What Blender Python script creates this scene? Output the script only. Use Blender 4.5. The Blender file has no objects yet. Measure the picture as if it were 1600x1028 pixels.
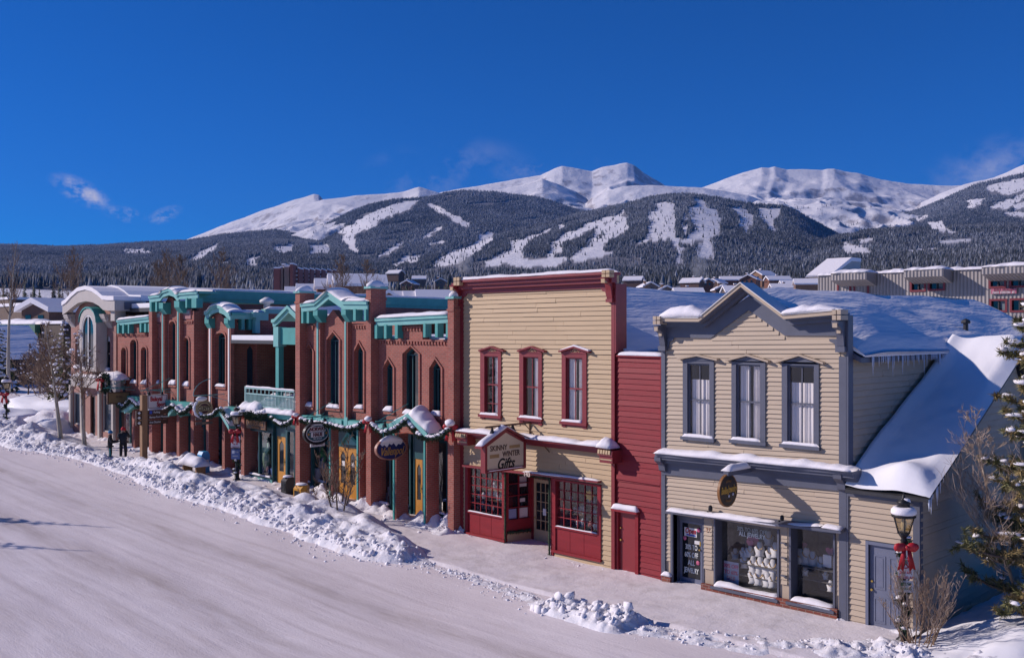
import bpy, math, random
import numpy as np
from mathutils import Vector, Matrix, noise as mn
random.seed(7); np.random.seed(7)
SC = bpy.context.scene
COL = SC.collection
R2 = math.sqrt(2.0)
F0, CX, CY, CD, CH = 1550.0, 800.0, 514.0, 22.7, 7.1   # lens in photo pixels, centre, distance to the shop fronts, eye height
# ---- street frame: x along the shop fronts, y away from the street, z up -------------------------------------------
def X(px, y=0.0):
    q = (px - CX) / F0; return (CD + y) * (q - 1) / (q + 1)
def Z(px, py, y=0.0):
    q = (px - CX) / F0; return CH + (CY - py) * (R2 * (CD + y) / (q + 1)) / F0
def YX(px, x):
    q = (px - CX) / F0; return -x * (1 + q) / (1 - q) - CD
def ZX(px, py, x):
    y = YX(px, x); return CH + (CY - py) * ((CD + y - x) / R2) / F0
def P(px, py, d):
    q = (px - CX) / F0; r = q * d
    return Vector(((r - d) / R2, (r + d) / R2 - CD, CH + (CY - py) * d / F0))
def zg(x):
    return 0.0 if x > -20 else (0.028 * (-20 - x) if x > -60 else 1.12 + .012 * (-60 - x))
def G(px, py, up=0.0):
    z = up
    for _ in range(12):
        d = (CH - z) * F0 / (py - CY); p = P(px, py, d); z = zg(p.x) + up
    return Vector((p.x, p.y, zg(p.x)))
# ---- mesh builder --------------------------------------------------------------------------------------------------
class MB:
    def __init__(s): s.v = []; s.f = []; s.mi = []; s.mats = []; s.cur = 0
    def use(s, m):
        if m not in s.mats: s.mats.append(m)
        s.cur = s.mats.index(m); return s
    def add(s, vs, fs):
        b = len(s.v); s.v.extend([tuple(v) for v in vs])
        for f in fs: s.f.append(tuple(b + i for i in f)); s.mi.append(s.cur)
        return s
    def box(s, x0, x1, y0, y1, z0, z1):
        return s.add([(x0,y0,z0),(x1,y0,z0),(x1,y1,z0),(x0,y1,z0),(x0,y0,z1),(x1,y0,z1),(x1,y1,z1),(x0,y1,z1)],
                     [(0,3,2,1),(4,5,6,7),(0,1,5,4),(1,2,6,5),(2,3,7,6),(3,0,4,7)])
    def hexa(s, p):   # 8 corners, order as box
        return s.add(p, [(0,3,2,1),(4,5,6,7),(0,1,5,4),(1,2,6,5),(2,3,7,6),(3,0,4,7)])
    def ext(s, poly, ax, a, b):  # polygon in the plane normal to ax, run from a to b
        n = len(poly)
        def mk(u, w, t): return {'x': (t, u, w), 'y': (u, t, w), 'z': (u, w, t)}[ax]
        vs = [mk(u, w, a) for u, w in poly] + [mk(u, w, b) for u, w in poly]
        fs = [tuple(range(n)), tuple(range(2*n-1, n-1, -1))] + [(i, i+n, (i+1) % n + n, (i+1) % n) for i in range(n)]
        return s.add(vs, fs)
    def band(s, lo, hi, ax, a, b):  # strip between two polylines of equal length, run along ax
        for i in range(len(lo)-1): s.ext([lo[i], lo[i+1], hi[i+1], hi[i]], ax, a, b)
        return s
    def tube(s, pts, r, n=6, cap=True):
        pts = [Vector(p) for p in pts]; m = len(pts)
        rs = r if isinstance(r, (list, tuple)) else [r]*m
        vs = []; fs = []
        t0 = (pts[1]-pts[0]).normalized()
        up = Vector((0,0,1)) if abs(t0.z) < .9 else Vector((1,0,0))
        for i, p in enumerate(pts):
            t = (pts[min(i+1,m-1)] - pts[max(i-1,0)]).normalized()
            u = (up - t*up.dot(t)); u = u.normalized() if u.length > 1e-5 else t.orthogonal().normalized()
            w = t.cross(u); up = u
            for k in range(n):
                a = 2*math.pi*k/n; vs.append(p + (u*math.cos(a) + w*math.sin(a))*rs[i])
        for i in range(m-1):
            for k in range(n): fs.append((i*n+k, i*n+(k+1)%n, (i+1)*n+(k+1)%n, (i+1)*n+k))
        if cap: fs += [tuple(range(n-1,-1,-1)), tuple(range((m-1)*n, m*n))]
        return s.add(vs, fs)
    def lathe(s, prof, c, n=12):
        vs = []; fs = []; m = len(prof)
        for r, z in prof:
            for k in range(n):
                a = 2*math.pi*k/n; vs.append((c[0]+r*math.cos(a), c[1]+r*math.sin(a), c[2]+z))
        for i in range(m-1):
            for k in range(n): fs.append((i*n+k, i*n+(k+1)%n, (i+1)*n+(k+1)%n, (i+1)*n+k))
        fs += [tuple(range(n-1,-1,-1)), tuple(range((m-1)*n, m*n))]
        return s.add(vs, fs)
    def blob(s, c, r, seed=0, amp=.25, nu=10, nv=6, zmin=-1.0, fr=1.3):
        vs = []; fs = []; c = Vector(c)
        for j in range(nv+1):
            th = math.pi*j/nv
            for i in range(nu):
                a = 2*math.pi*i/nu
                d = Vector((math.sin(th)*math.cos(a), math.sin(th)*math.sin(a), math.cos(th)))
                k = 1 + amp*mn.noise(d*fr + Vector((seed*3.1, seed*1.7, seed)))
                vs.append((c.x+d.x*r[0]*k, c.y+d.y*r[1]*k, c.z+max(d.z, zmin)*r[2]*k))
        for j in range(nv):
            for i in range(nu): fs.append((j*nu+i, (j+1)*nu+i, (j+1)*nu+(i+1)%nu, j*nu+(i+1)%nu))
        return s.add(vs, fs)
    def pane(s, x0, x1, y, z0, z1): return s.add([(x0,y,z0),(x1,y,z0),(x1,y,z1),(x0,y,z1)], [(0,1,2,3)])
    def build(s, name, mat=None, parent=None, smooth=False, label=None):
        me = bpy.data.meshes.new(name)
        me.from_pydata([tuple(v) for v in s.v], [], s.f); me.update()
        mats = s.mats if s.mats else [mat]
        for m in mats: me.materials.append(m)
        if s.mats: me.polygons.foreach_set('material_index', s.mi)
        if smooth: me.polygons.foreach_set('use_smooth', [True]*len(me.polygons))
        o = bpy.data.objects.new(name, me); COL.objects.link(o)
        if parent is not None: attach(o, parent)
        if label: o['label'] = label
        return o
def wloc(o):
    l = Vector((0,0,0))
    while o is not None: l = l + o.location; o = o.parent
    return l
def attach(o, parent):
    o.location = o.location - wloc(parent); o.parent = parent
def thing(name, label, cat, loc=(0,0,0), group=None):
    o = bpy.data.objects.new(name, None); COL.objects.link(o); o.location = loc; o.empty_display_size = .2
    return tag(o, label, cat, group)
def tag(o, label=None, cat=None, group=None, kind=None):
    if label: o['label'] = label
    if cat: o['category'] = cat
    if group: o['group'] = group
    if kind: o['kind'] = kind
    return o
def copy_tree(o, parent=None, loc=None, rz=None, sc=None):
    c = o.copy(); COL.objects.link(c)
    if parent is not None: c.parent = parent
    for ch in o.children: copy_tree(ch, c)
    if loc is not None: c.location = loc
    if rz is not None: c.rotation_euler = (0,0,rz)
    if sc is not None: c.scale = (sc,sc,sc)
    return c
def fbm(p, oct=4, lac=2.1, gain=.5):
    a = 1; s = 0; q = Vector(p)
    for _ in range(oct): s += a*mn.noise(q); q = q*lac + Vector((3.7,1.3,8.1)); a *= gain
    return s
# ---- materials -----------------------------------------------------------------------------------------------------
def _nt(name):
    m = bpy.data.materials.new(name); m.use_nodes = True; t = m.node_tree
    return m, t, t.nodes['Principled BSDF']
def nn(t, typ, **kw):
    n = t.nodes.new(typ)
    for k, v in kw.items():
        if k in n.inputs: n.inputs[k].default_value = v
        else: setattr(n, k, v)
    return n
def coords(t, scale=(1,1,1)):
    c = nn(t, 'ShaderNodeTexCoord'); m = nn(t, 'ShaderNodeMapping'); m.inputs['Scale'].default_value = scale
    t.links.new(c.outputs['Object'], m.inputs['Vector']); return m.outputs['Vector']
def ramp(t, fac, stops):
    r = nn(t, 'ShaderNodeValToRGB'); e = r.color_ramp.elements
    while len(e) < len(stops): e.new(.5)
    for i, (p, c) in enumerate(stops): e[i].position = p; e[i].color = (*c, 1) if len(c) == 3 else c
    t.links.new(fac, r.inputs['Fac']); return r.outputs['Color']
def pmat(name, col, rough=.6, var=.12, scale=3.0, bump=0.0, bscale=40.0, metal=0.0, stretch=(1,1,1), spec=.5, wear=None, wear_at=.62):
    m, t, b = _nt(name); L = t.links
    v = coords(t, stretch)
    n = nn(t, 'ShaderNodeTexNoise', Scale=scale, Detail=6.0, Roughness=.65); L.new(v, n.inputs['Vector'])
    c1 = tuple(max(0,x*(1-var)) for x in col); c2 = tuple(min(1,x*(1+var)) for x in col)
    stops = [(.3, c1), (.7, c2)]
    out = ramp(t, n.outputs['Fac'], stops)
    if wear:
        n2 = nn(t, 'ShaderNodeTexNoise', Scale=scale*2.7, Detail=8.0, Roughness=.75); L.new(v, n2.inputs['Vector'])
        f = ramp(t, n2.outputs['Fac'], [(wear_at,(0,0,0)),(wear_at+.06,(1,1,1))])
        mx = nn(t, 'ShaderNodeMix', data_type='RGBA'); L.new(f, mx.inputs[0]); L.new(out, mx.inputs[6]); mx.inputs[7].default_value = (*wear,1); out = mx.outputs[2]
    L.new(out, b.inputs['Base Color'])
    b.inputs['Roughness'].default_value = rough; b.inputs['Metallic'].default_value = metal
    b.inputs['Specular IOR Level'].default_value = spec
    if bump:
        n3 = nn(t, 'ShaderNodeTexNoise', Scale=bscale, Detail=5.0, Roughness=.6); L.new(v, n3.inputs['Vector'])
        bp = nn(t, 'ShaderNodeBump', Strength=bump, Distance=.02); L.new(n3.outputs['Fac'], bp.inputs['Height']); L.new(bp.outputs['Normal'], b.inputs['Normal'])
    return m
def brickmat(name, c1, c2, mortar, w=.21, h=.072):
    m, t, b = _nt(name); L = t.links
    c = nn(t, 'ShaderNodeTexCoord'); sp = nn(t, 'ShaderNodeSeparateXYZ'); L.new(c.outputs['Object'], sp.inputs[0])
    ad = nn(t, 'ShaderNodeMath', operation='ADD'); L.new(sp.outputs[0], ad.inputs[0]); L.new(sp.outputs[1], ad.inputs[1])
    cb = nn(t, 'ShaderNodeCombineXYZ'); L.new(ad.outputs[0], cb.inputs[0]); L.new(sp.outputs[2], cb.inputs[1])
    br = nn(t, 'ShaderNodeTexBrick', Scale=1.0); br.inputs['Brick Width'].default_value = w; br.inputs['Row Height'].default_value = h
    br.inputs['Mortar Size'].default_value = .009; br.inputs['Bias'].default_value = -.1
    br.inputs['Color1'].default_value = (*c1,1); br.inputs['Color2'].default_value = (*c2,1); br.inputs['Mortar'].default_value = (*mortar,1)
    L.new(cb.outputs[0], br.inputs['Vector'])
    n = nn(t, 'ShaderNodeTexNoise', Scale=1.7, Detail=6.0, Roughness=.7); L.new(c.outputs['Object'], n.inputs['Vector'])
    f = ramp(t, n.outputs['Fac'], [(.25,(.72,.72,.74)),(.75,(1.15,1.12,1.1))])
    mx = nn(t, 'ShaderNodeMix', data_type='RGBA', blend_type='MULTIPLY'); mx.inputs[0].default_value = 1
    L.new(br.outputs['Color'], mx.inputs[6]); L.new(f, mx.inputs[7]); L.new(mx.outputs[2], b.inputs['Base Color'])
    bp = nn(t, 'ShaderNodeBump', Strength=.6, Distance=.01); L.new(br.outputs['Fac'], bp.inputs['Height']); bp.invert = True
    L.new(bp.outputs['Normal'], b.inputs['Normal']); b.inputs['Roughness'].default_value = .85
    return m
def snowmat(name, col=(.80,.80,.82), b1=.35, s1=3.0, b2=.35, s2=30.0, dirt=None, dscale=1.2, dat=.55, dist=.06, stretch=(1,1,1)):
    m, t, b = _nt(name); L = t.links; v = coords(t, stretch)
    n1 = nn(t, 'ShaderNodeTexNoise', Scale=s1, Detail=5.0, Roughness=.6); n2 = nn(t, 'ShaderNodeTexNoise', Scale=s2, Detail=4.0, Roughness=.65)
    L.new(v, n1.inputs['Vector']); L.new(v, n2.inputs['Vector'])
    p1 = nn(t, 'ShaderNodeBump', Strength=b1, Distance=dist); L.new(n1.outputs['Fac'], p1.inputs['Height'])
    p2 = nn(t, 'ShaderNodeBump', Strength=b2, Distance=.012); L.new(n2.outputs['Fac'], p2.inputs['Height']); L.new(p1.outputs['Normal'], p2.inputs['Normal'])
    L.new(p2.outputs['Normal'], b.inputs['Normal'])
    if dirt:
        n3 = nn(t, 'ShaderNodeTexNoise', Scale=dscale, Detail=7.0, Roughness=.7); L.new(v, n3.inputs['Vector'])
        L.new(ramp(t, n3.outputs['Fac'], [(dat-.12, col), (dat+.16, dirt)]), b.inputs['Base Color'])
    else: b.inputs['Base Color'].default_value = (*col, 1)
    b.inputs['Roughness'].default_value = .75; b.inputs['Specular IOR Level'].default_value = .25
    return m
def glassmat(name, tint=(.55,.58,.58), refl=.10, rough=.03):
    m, t, b = _nt(name); L = t.links; t.nodes.remove(b); o = t.nodes['Material Output']
    tr = nn(t, 'ShaderNodeBsdfTransparent'); tr.inputs[0].default_value = (*tint,1)
    gl = nn(t, 'ShaderNodeBsdfGlossy'); gl.inputs['Color'].default_value = (.9,.9,.92,1); gl.inputs['Roughness'].default_value = rough
    fr = nn(t, 'ShaderNodeLayerWeight', Blend=.5); pw = nn(t, 'ShaderNodeMath', operation='POWER'); pw.inputs[1].default_value = 4.0; L.new(fr.outputs['Facing'], pw.inputs[0]); ad = nn(t, 'ShaderNodeMath', operation='MULTIPLY_ADD'); ad.inputs[1].default_value = .85; ad.inputs[2].default_value = refl
    L.new(pw.outputs[0], ad.inputs[0]); mx = nn(t, 'ShaderNodeMixShader')
    L.new(ad.outputs[0], mx.inputs[0]); L.new(tr.outputs[0], mx.inputs[1]); L.new(gl.outputs[0], mx.inputs[2]); L.new(mx.outputs[0], o.inputs[0])
    return m
SNOW = snowmat('snow', (.81,.79,.81))
SNOWF = snowmat('snow_smooth', (.82,.82,.84), .25, 1.2, .2, 18)
SNOWR = snowmat('snow_wind_crust', (.82,.81,.83), .55, .45, .15, 4.5, dist=.36, stretch=(2.0,.35,1))
SNOWB = snowmat('snow_ploughed', (.80,.79,.81), .6, 6.0, .6, 34, dirt=(.55,.50,.47), dscale=2.2, dat=.62)
CREAM = pmat('cream_paint', (.465,.335,.188), .62, .07, 2.2, .15, 60, stretch=(.35,1,3), wear=(.36,.265,.165), wear_at=.70)
TAN = pmat('tan_paint', (.445,.355,.255), .62, .07, 2.2, .15, 60, stretch=(.35,1,3), wear=(.34,.275,.20), wear_at=.70)
RED = pmat('barn_red_paint', (.21,.022,.026), .45, .15, 3, .1, 50)
REDB = pmat('red_board_paint', (.245,.022,.028), .5, spec=.25, var=.16, scale=2.5, bump=.2, bscale=40, stretch=(.3,1,4))
BLUEG = pmat('slate_blue_paint', (.092,.10,.135), .5, .1, 3, .05, 50)
GREYDOOR = pmat('grey_door_paint', (.145,.16,.225), .5, .08, 3)
TEAL = pmat('teal_paint', (.055,.30,.265), .5, .12, 2.5)
TEALL = pmat('pale_teal_paint', (.16,.42,.385), .5, .1, 2.5)
TEALD = pmat('dark_teal_paint', (.012,.075,.085), .45, .12, 2.5)
BRICK = brickmat('red_brick', (.385,.100,.070), (.295,.074,.054), (.30,.20,.155))
BRICKP = brickmat('pink_brick', (.37,.17,.13), (.31,.135,.105), (.36,.25,.21))
BRICKB = brickmat('base_brick', (.27,.07,.04), (.17,.04,.028), (.27,.19,.15))
BEIGE = pmat('beige_trim', (.44,.40,.36), .6, .06, 3)
STONE = pmat('pink_stone', (.33,.17,.135), .8, .15, 3)
DARKGLASS = pmat('dark_glass', (.012,.016,.02), .05, .3, .7, spec=.6)
BLUEGLASS = pmat('blue_dark_glass', (.02,.035,.055), .06, .5, .9, spec=.6)
GLASS = glassmat('shop_glass', (.985,.99,.99), .07)
GLASSC = glassmat('clear_glass', (.98,.98,.985), .07)
INNER = pmat('dim_interior', (.055,.05,.048), .9, .4, 1.5)
INNERB = pmat('shop_interior', (.10,.095,.09), .9, .5, 2.5)
CURTAIN = pmat('white_curtain', (.74,.70,.68), .9, .12, 4, .3, 25, stretch=(6,6,.3))
CURTAIND = pmat('net_curtain', (.38,.38,.40), .9, .2, 4, .3, 25, stretch=(6,6,.3))
BLACK = pmat('black_metal', (.012,.012,.014), .45, .2, 6, spec=.4)
IRON = pmat('dark_iron', (.03,.03,.033), .5, .2, 6)
BRASS = pmat('brass', (.55,.38,.10), .3, .1, 5, metal=.8)
ORANGE = pmat('orange_oak', (.52,.235,.035), .45, .18, 4, stretch=(6,6,.6))
WHITE = pmat('white_paint', (.70,.69,.67), .55, .06, 3)
WOOD = pmat('post_wood', (.27,.155,.075), .75, .2, 5, .2, 30, stretch=(5,5,.5))
BROWN = pmat('brown_sign_paint', (.062,.026,.014), .5, .15, 4)
NEEDLE = pmat('pine_needle', (.165,.16,.06), .7, .45, 5)
NEEDLEO = pmat('olive_needle', (.27,.20,.08), .75, .45, 3)
GARLAND = pmat('garland_green', (.028,.055,.026), .7, .4, 9)
BARK = pmat('aspen_bark', (.38,.34,.27), .8, .3, 5, .3, 20, stretch=(2,2,.6), wear=(.08,.065,.05), wear_at=.63)
BARKD = pmat('dark_bark', (.115,.08,.055), .85, .3, 6, .3, 30)
TWIG = pmat('twig', (.21,.135,.085), .8, .3, 6)
TWIGP = pmat('pale_twig', (.40,.30,.22), .8, .25, 6)
REDC = pmat('red_ribbon', (.40,.010,.018), .5, .2, 5)
GOLD = pmat('gold_leaf', (.52,.30,.05), .4, .1, 5)
HAZE = 4.2e-5
# ---- building helpers ----------------------------------------------------------------------------------------------
def flat(xa, xb, z): return [(xa, z), (xb, z)]
def arch(xa, xb, zs, zt, n=9):
    c = (xa+xb)/2; r = (xb-xa)/2
    return [(c - r*math.cos(math.pi*i/n), zs + (zt-zs)*math.sin(math.pi*i/n)) for i in range(n+1)]
def point(xa, xb, zs, zt): return [(xa, zs), ((xa+xb)/2, zt), (xb, zs)]
def topz(top, x):
    for (a, b), (c, d) in zip(top[:-1], top[1:]):
        if a <= x <= c: return b + (d-b)*(x-a)/max(1e-6, c-a)
    return top[0][1] if x < top[0][0] else top[-1][1]
def topseg(top, a, b):
    return [(b, topz(top, b))] + [p for p in reversed(top) if a+1e-5 < p[0] < b-1e-5] + [(a, topz(top, a))]
def wall_open(mb, x0, x1, y0, y1, z0, top, ops, ax='y'):
    cur = x0
    for xa, xb, za, head in sorted(ops, key=lambda o: o[0]):
        if xa > cur + 1e-4: mb.ext([(cur, z0), (xa, z0)] + topseg(top, cur, xa), ax, y0, y1)
        if za > z0 + 1e-4: mb.ext([(xa, z0), (xb, z0), (xb, za), (xa, za)], ax, y0, y1)
        if topz(top, (xa+xb)/2) > max(h[1] for h in head) + 1e-3: mb.ext(list(head) + topseg(top, xa, xb), ax, y0, y1)
        cur = xb
    if x1 > cur + 1e-4: mb.ext([(cur, z0), (x1, z0)] + topseg(top, cur, x1), ax, y0, y1)
    return mb
def ring(mb, outline, fw, y0, y1, ax='y'):
    xs = [p[0] for p in outline]; zs = [p[1] for p in outline]
    cx, cz = (min(xs)+max(xs))/2, (min(zs)+max(zs))/2
    kx, kz = 1-2*fw/(max(xs)-min(xs)), 1-2*fw/(max(zs)-min(zs))
    inn = [(cx+(x-cx)*kx, cz+(z-cz)*kz) for x, z in outline]; n = len(outline)
    for i in range(n):
        j = (i+1) % n; mb.ext([outline[i], outline[j], inn[j], inn[i]], ax, y0, y1)
    return inn
def niche(mb, xa, xb, y0, y1, za, zb):
    v = [(xa,y0,za),(xb,y0,za),(xb,y1,za),(xa,y1,za),(xa,y0,zb),(xb,y0,zb),(xb,y1,zb),(xa,y1,zb)]
    return mb.add(v, [(0,1,2,3),(7,6,5,4),(1,5,6,2),(2,6,7,3),(3,7,4,0)])
def snow_strip(mb, p0, p1, out, w, h, n=28, seed=0, amp=.35, end=.04, sag=0.0, m=7, pw=.55):
    p0, p1, out = Vector(p0), Vector(p1), Vector(out); vs = []; fs = []; Ln = (p1-p0).length
    for i in range(n+1):
        s = i/n; q = p0 + (p1-p0)*s; k = min(1, (min(s, 1-s)*Ln/max(end,1e-4))**.5) if end > 0 else 1
        hh = h*k*(1 + amp*mn.noise(Vector((s*Ln*1.1, seed*7.3, .5))) + amp*.5*mn.noise(Vector((s*Ln*3.7, seed*3.3, 1.5))))
        ww = w*(1 + amp*.35*mn.noise(Vector((s*Ln*1.7, seed*5.1, 4.5))))
        for j in range(m+1):
            t = j/m; pr = math.sin(math.pi*t)**pw if 0 < j < m else 0
            if pw < .3: pr = 1.0 if 0 < j < m else 0
            vs.append(q + out*(ww*t - (ww-w)*.5) + Vector((0,0,hh*pr - sag*t*h)))
    for i in range(n):
        for j in range(m): a = i*(m+1)+j; fs.append((a, a+1, a+m+2, a+m+1))
        a = i*(m+1); fs.append((a, a+m+1, a+2*m+1, a+m))
    fs += [tuple(range(m+1)), tuple(range(n*(m+1)+m, n*(m+1)-1, -1))]
    return mb.add(vs, fs)
def clap(mb, fr, s0, s1, zl, zr, n, holes=(), lim=None, t=.034, seed=1, joint=2.6, gap=.013):
    rnd = random.Random(seed)
    def zz(s, i): u = (s-s0)/(s1-s0); return (zl[0]+(zl[1]-zl[0])*i/n)*(1-u) + (zr[0]+(zr[1]-zr[0])*i/n)*u
    for i in range(n):
        a, b = s0, s1
        if lim:
            ab = lim(zz((s0+s1)/2, i+.5))
            if not ab: continue
            a, b = max(a, ab[0]), min(b, ab[1])
        segs = [(a, b)]
        for ha, hb, z0, z1 in holes:
            zc = zz((ha+hb)/2, i+.5)
            if z0 < zc < z1:
                segs = [q for c, d in segs for q in ((c, min(d, ha)), (max(c, hb), d)) if q[1]-q[0] > .01]
        for c, d in segs:
            cuts = [c]
            while d-cuts[-1] > joint*1.3: cuts.append(cuts[-1] + joint*rnd.uniform(.35, 1.2))
            cuts.append(d)
            for e, f in zip(cuts[:-1], cuts[1:]):
                e2 = e + (.007 if e != c else 0); o = t*rnd.uniform(.8, 1.25); j0, j1 = rnd.uniform(-.004,.004), rnd.uniform(-.004,.004)
                g0, g1 = j0+gap*rnd.uniform(.6,1.3), j1+gap*rnd.uniform(.6,1.3)
                mb.hexa([fr(e2, o, zz(e2,i)+g0), fr(f, o, zz(f,i)+g1), fr(f, -.01, zz(f,i)+g1), fr(e2, -.01, zz(e2,i)+g0),
                         fr(e2, .2*o, zz(e2,i+1)+j0), fr(f, .2*o, zz(f,i+1)+j1), fr(f, -.01, zz(f,i+1)+j1), fr(e2, -.01, zz(e2,i+1)+j0)])
    return mb
def front(y): return lambda s, o, z: (s, y-o, z)
def side(x): return lambda s, o, z: (x+o, s, z)
def curtain(mb, xa, xb, y, za, zb, waves=5, amp=.03, seed=0):
    n = 30; vs = []; fs = []
    for i in range(n+1):
        u = i/n; w = amp*math.sin(u*waves*6.28 + seed) + amp*.5*math.sin(u*waves*2.7*6.28+seed*2)
        vs += [(xa+(xb-xa)*u, y+w, za), (xa+(xb-xa)*u, y+w*.6, zb)]
    return mb.add(vs, [(2*i, 2*i+2, 2*i+3, 2*i+1) for i in range(n)])
_FONT = {}
def text(s, size, o, right, up, mat, parent, name='lettering', align='CENTER', shear=0.0, bold=0.0, xs=1.0, depth=.006, bend=None):
    cu = bpy.data.curves.new(name, 'FONT'); cu.body = s; cu.size = size; cu.align_x = align; cu.align_y = 'CENTER'
    cu.shear = shear; cu.offset = bold; cu.extrude = depth; cu.resolution_u = 3
    tmp = bpy.data.objects.new(name, cu); COL.objects.link(tmp)
    bpy.context.view_layer.update()
    me = bpy.data.meshes.new_from_object(tmp.evaluated_get(bpy.context.evaluated_depsgraph_get())); COL.objects.unlink(tmp); bpy.data.objects.remove(tmp)
    right, up = Vector(right).normalized(), Vector(up).normalized(); nr = right.cross(up); o = Vector(o)
    for v in me.vertices:
        x, y, z = v.co.x*xs, v.co.y, v.co.z
        if bend:
            a = x/bend; rr = bend + y; x, y = rr*math.sin(a), rr*math.cos(a) - bend
        v.co = o + right*x + up*y + nr*z
    me.materials.clear(); me.materials.append(mat); me.name = name
    ob = bpy.data.objects.new(name, me); COL.objects.link(ob); attach(ob, parent); return ob
RX, RY, UZ = (1,0,0), (0,1,0), (0,0,1)
# ==== slate-trimmed tan house (right) ===============================================================================
H = thing('clapboard_house', 'tan clapboard shop house with slate blue trim, gabled false front and jewellery window', 'house', (X(1180),0,0))
xl, xr = X(1036), X(1324); zc0l = Z(1040,741); zc0r = Z(1316,766)
def sash(root, pl, pr, yt, yb, rail, pol, por, ytrim, ybot, trim, hood, seed, cur='full', depth=.055, ornament=False, extra=None):
    xa, xb = X(pl), X(pr); pm = (pl+pr)/2; za, zb = Z(pm, yb), Z(pm, yt); oa, ob = X(pol), X(por); zt = Z(pm, ytrim); zo = Z(pm, ybot)
    m = MB()
    m.box(oa, xa, -.055, .06, zo, zt); m.box(xb, ob, -.055, .06, zo, zt); m.box(xa, xb, -.052, .06, zb, zt-.002)
    m.box(oa-.04, ob+.04, -.12, .04, za-.09, za-.003)
    m.box(xa, xa+.035, .0, depth+.02, za, zb); m.box(xb-.035, xb, .0, depth+.02, za, zb); m.box(xa+.035, xb-.035, .002, depth+.02, zb-.04, zb)
    if zo < za-.12: m.box(xa, xb, -.03, .04, zo+.03, za-.092)
    w_ = m.build('window', trim, root)
    g = MB(); g.pane(xa+.03, xb-.03, depth, za+.03, zb-.03); g.build('pane', GLASSC, w_)
    zm = Z(pm, rail); f = MB(); f.box(xa+.036, xb-.036, depth-.03, depth-.002, zm-.022, zm+.022); c = (xa+xb)/2
    f.box(c-.014, c+.014, depth-.025, depth-.003, za+.03, zm-.026); f.box(c-.014, c+.014, depth-.025, depth-.003, zm+.026, zb-.03)
    f.box(xa+.036, xb-.036, depth-.03, depth-.002, za, za+.05)
    if extra: z_ = Z(pm, extra); f.box(xa+.036, c-.015, depth-.022, depth-.003, z_-.012, z_+.012); f.box(c+.015, xb-.036, depth-.022, depth-.003, z_-.012, z_+.012)
    f.build('sash', trim, w_)
    cm = MB(); wd = xb-xa
    if cur == 'full':
        curtain(cm, xa+.03, xa+wd*.47, depth+.06, za+.02, zb-.02, 4, .018, seed); curtain(cm, xb-wd*.40, xb-.03, depth+.06, za+.02, zb-.02, 4, .03, seed+1)
    elif cur == 'half': curtain(cm, xa+.03, xb-.03, depth+.06, za+.02, za+(zb-za)*.78, 6, .018, seed)
    elif cur == 'side': curtain(cm, xb-wd*.42, xb-.03, depth+.06, za+.02, zb-.02, 3, .03, seed)
    cm.build('curtain', CURTAIN, w_, True)
    nb = MB(); niche(nb, xa-.02, xb+.02, depth+.18, depth+1.2, za-.05, zb+.05); nb.build('interior', INNER, w_)
    s = MB(); snow_strip(s, (oa-.02,.06,za-.012), (ob+.02 if seed%2 else xb,.06,za-.012), (0,-1,0), .17, .085, 14, seed); s.build('snow_cap', SNOW, w_, True)
    hl, hr, hy, pk = hood
    ha, hb = X(hl,-.1), X(hr,-.1); zh = Z((hl+hr)/2, hy, -.1); zp = Z((hl+hr)/2, pk, -.1); c = (ha+hb)/2
    hm = MB(); th = .05
    hm.use(TAN if trim is BLUEG else trim)
    hm.hexa([(ha,-.17,zh-th),(c,-.17,zp-th),(c,.02,zp-th),(ha,.02,zh-th),(ha,-.17,zh),(c,-.17,zp),(c,.02,zp),(ha,.02,zh)])
    hm.hexa([(c,-.17,zp-th),(hb,-.17,zh-th),(hb,.02,zh-th),(c,.02,zp-th),(c,-.17,zp),(hb,-.17,zh),(hb,.02,zh),(c,.02,zp)])
    hm.use(trim); hm.ext([(oa-.01,zt-.01),(ob+.01,zt-.01),(ob+.01,zh-th-.002),(c,zp-th-.002),(oa-.01,zh-th-.002)], 'y', -.075, .02)
    if ornament:
        hm.use(CREAM); zz = (zt+zp)/2 - .035; k = wd*.2
        hm.ext([(c-.012,zz-.04),(c+.012,zz-.04),(c+.012,zz+.10),(c-.012,zz+.10)], 'y', -.09, -.07)
        for sg in (-1,1):
            hm.tube([(c+sg*.02,-.082,zz+.09),(c+sg*k*.6,-.082,zz+.02),(c+sg*k*1.1,-.082,zz-.035),(c+sg*k*1.4,-.082,zz-.02),(c+sg*k*1.3,-.082,zz+.01)], .012, 4)
            hm.tube([(c+sg*.02,-.082,zz-.03),(c+sg*k*.5,-.082,zz-.045),(c+sg*k*.55,-.082,zz)], .010, 4)
    hm.build('hood', None, w_)
    if ornament or seed == 2:
        s = MB(); s.hexa([(ha+.05,-.16,zh+.01),(c,-.16,zp+.002),(c,0,zp+.002),(ha+.05,0,zh+.01),(ha+.06,-.15,zh+.03),(c,-.15,zp+.045),(c,-.02,zp+.045),(ha+.06,-.02,zh+.03)])
        s.hexa([(c,-.16,zp+.002),(hb-.02,-.16,zh+.004),(hb-.02,0,zh+.004),(c,0,zp+.002),(c,-.15,zp+.045),(hb-.04,-.15,zh+.05),(hb-.04,-.02,zh+.05),(c,-.02,zp+.045)])
        if seed in (12,): s.build('snow_cap', SNOW, w_)
    return (oa, ob, zo-.01, zt+.05), (xa, xb, za, flat(xa, xb, zb))
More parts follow.
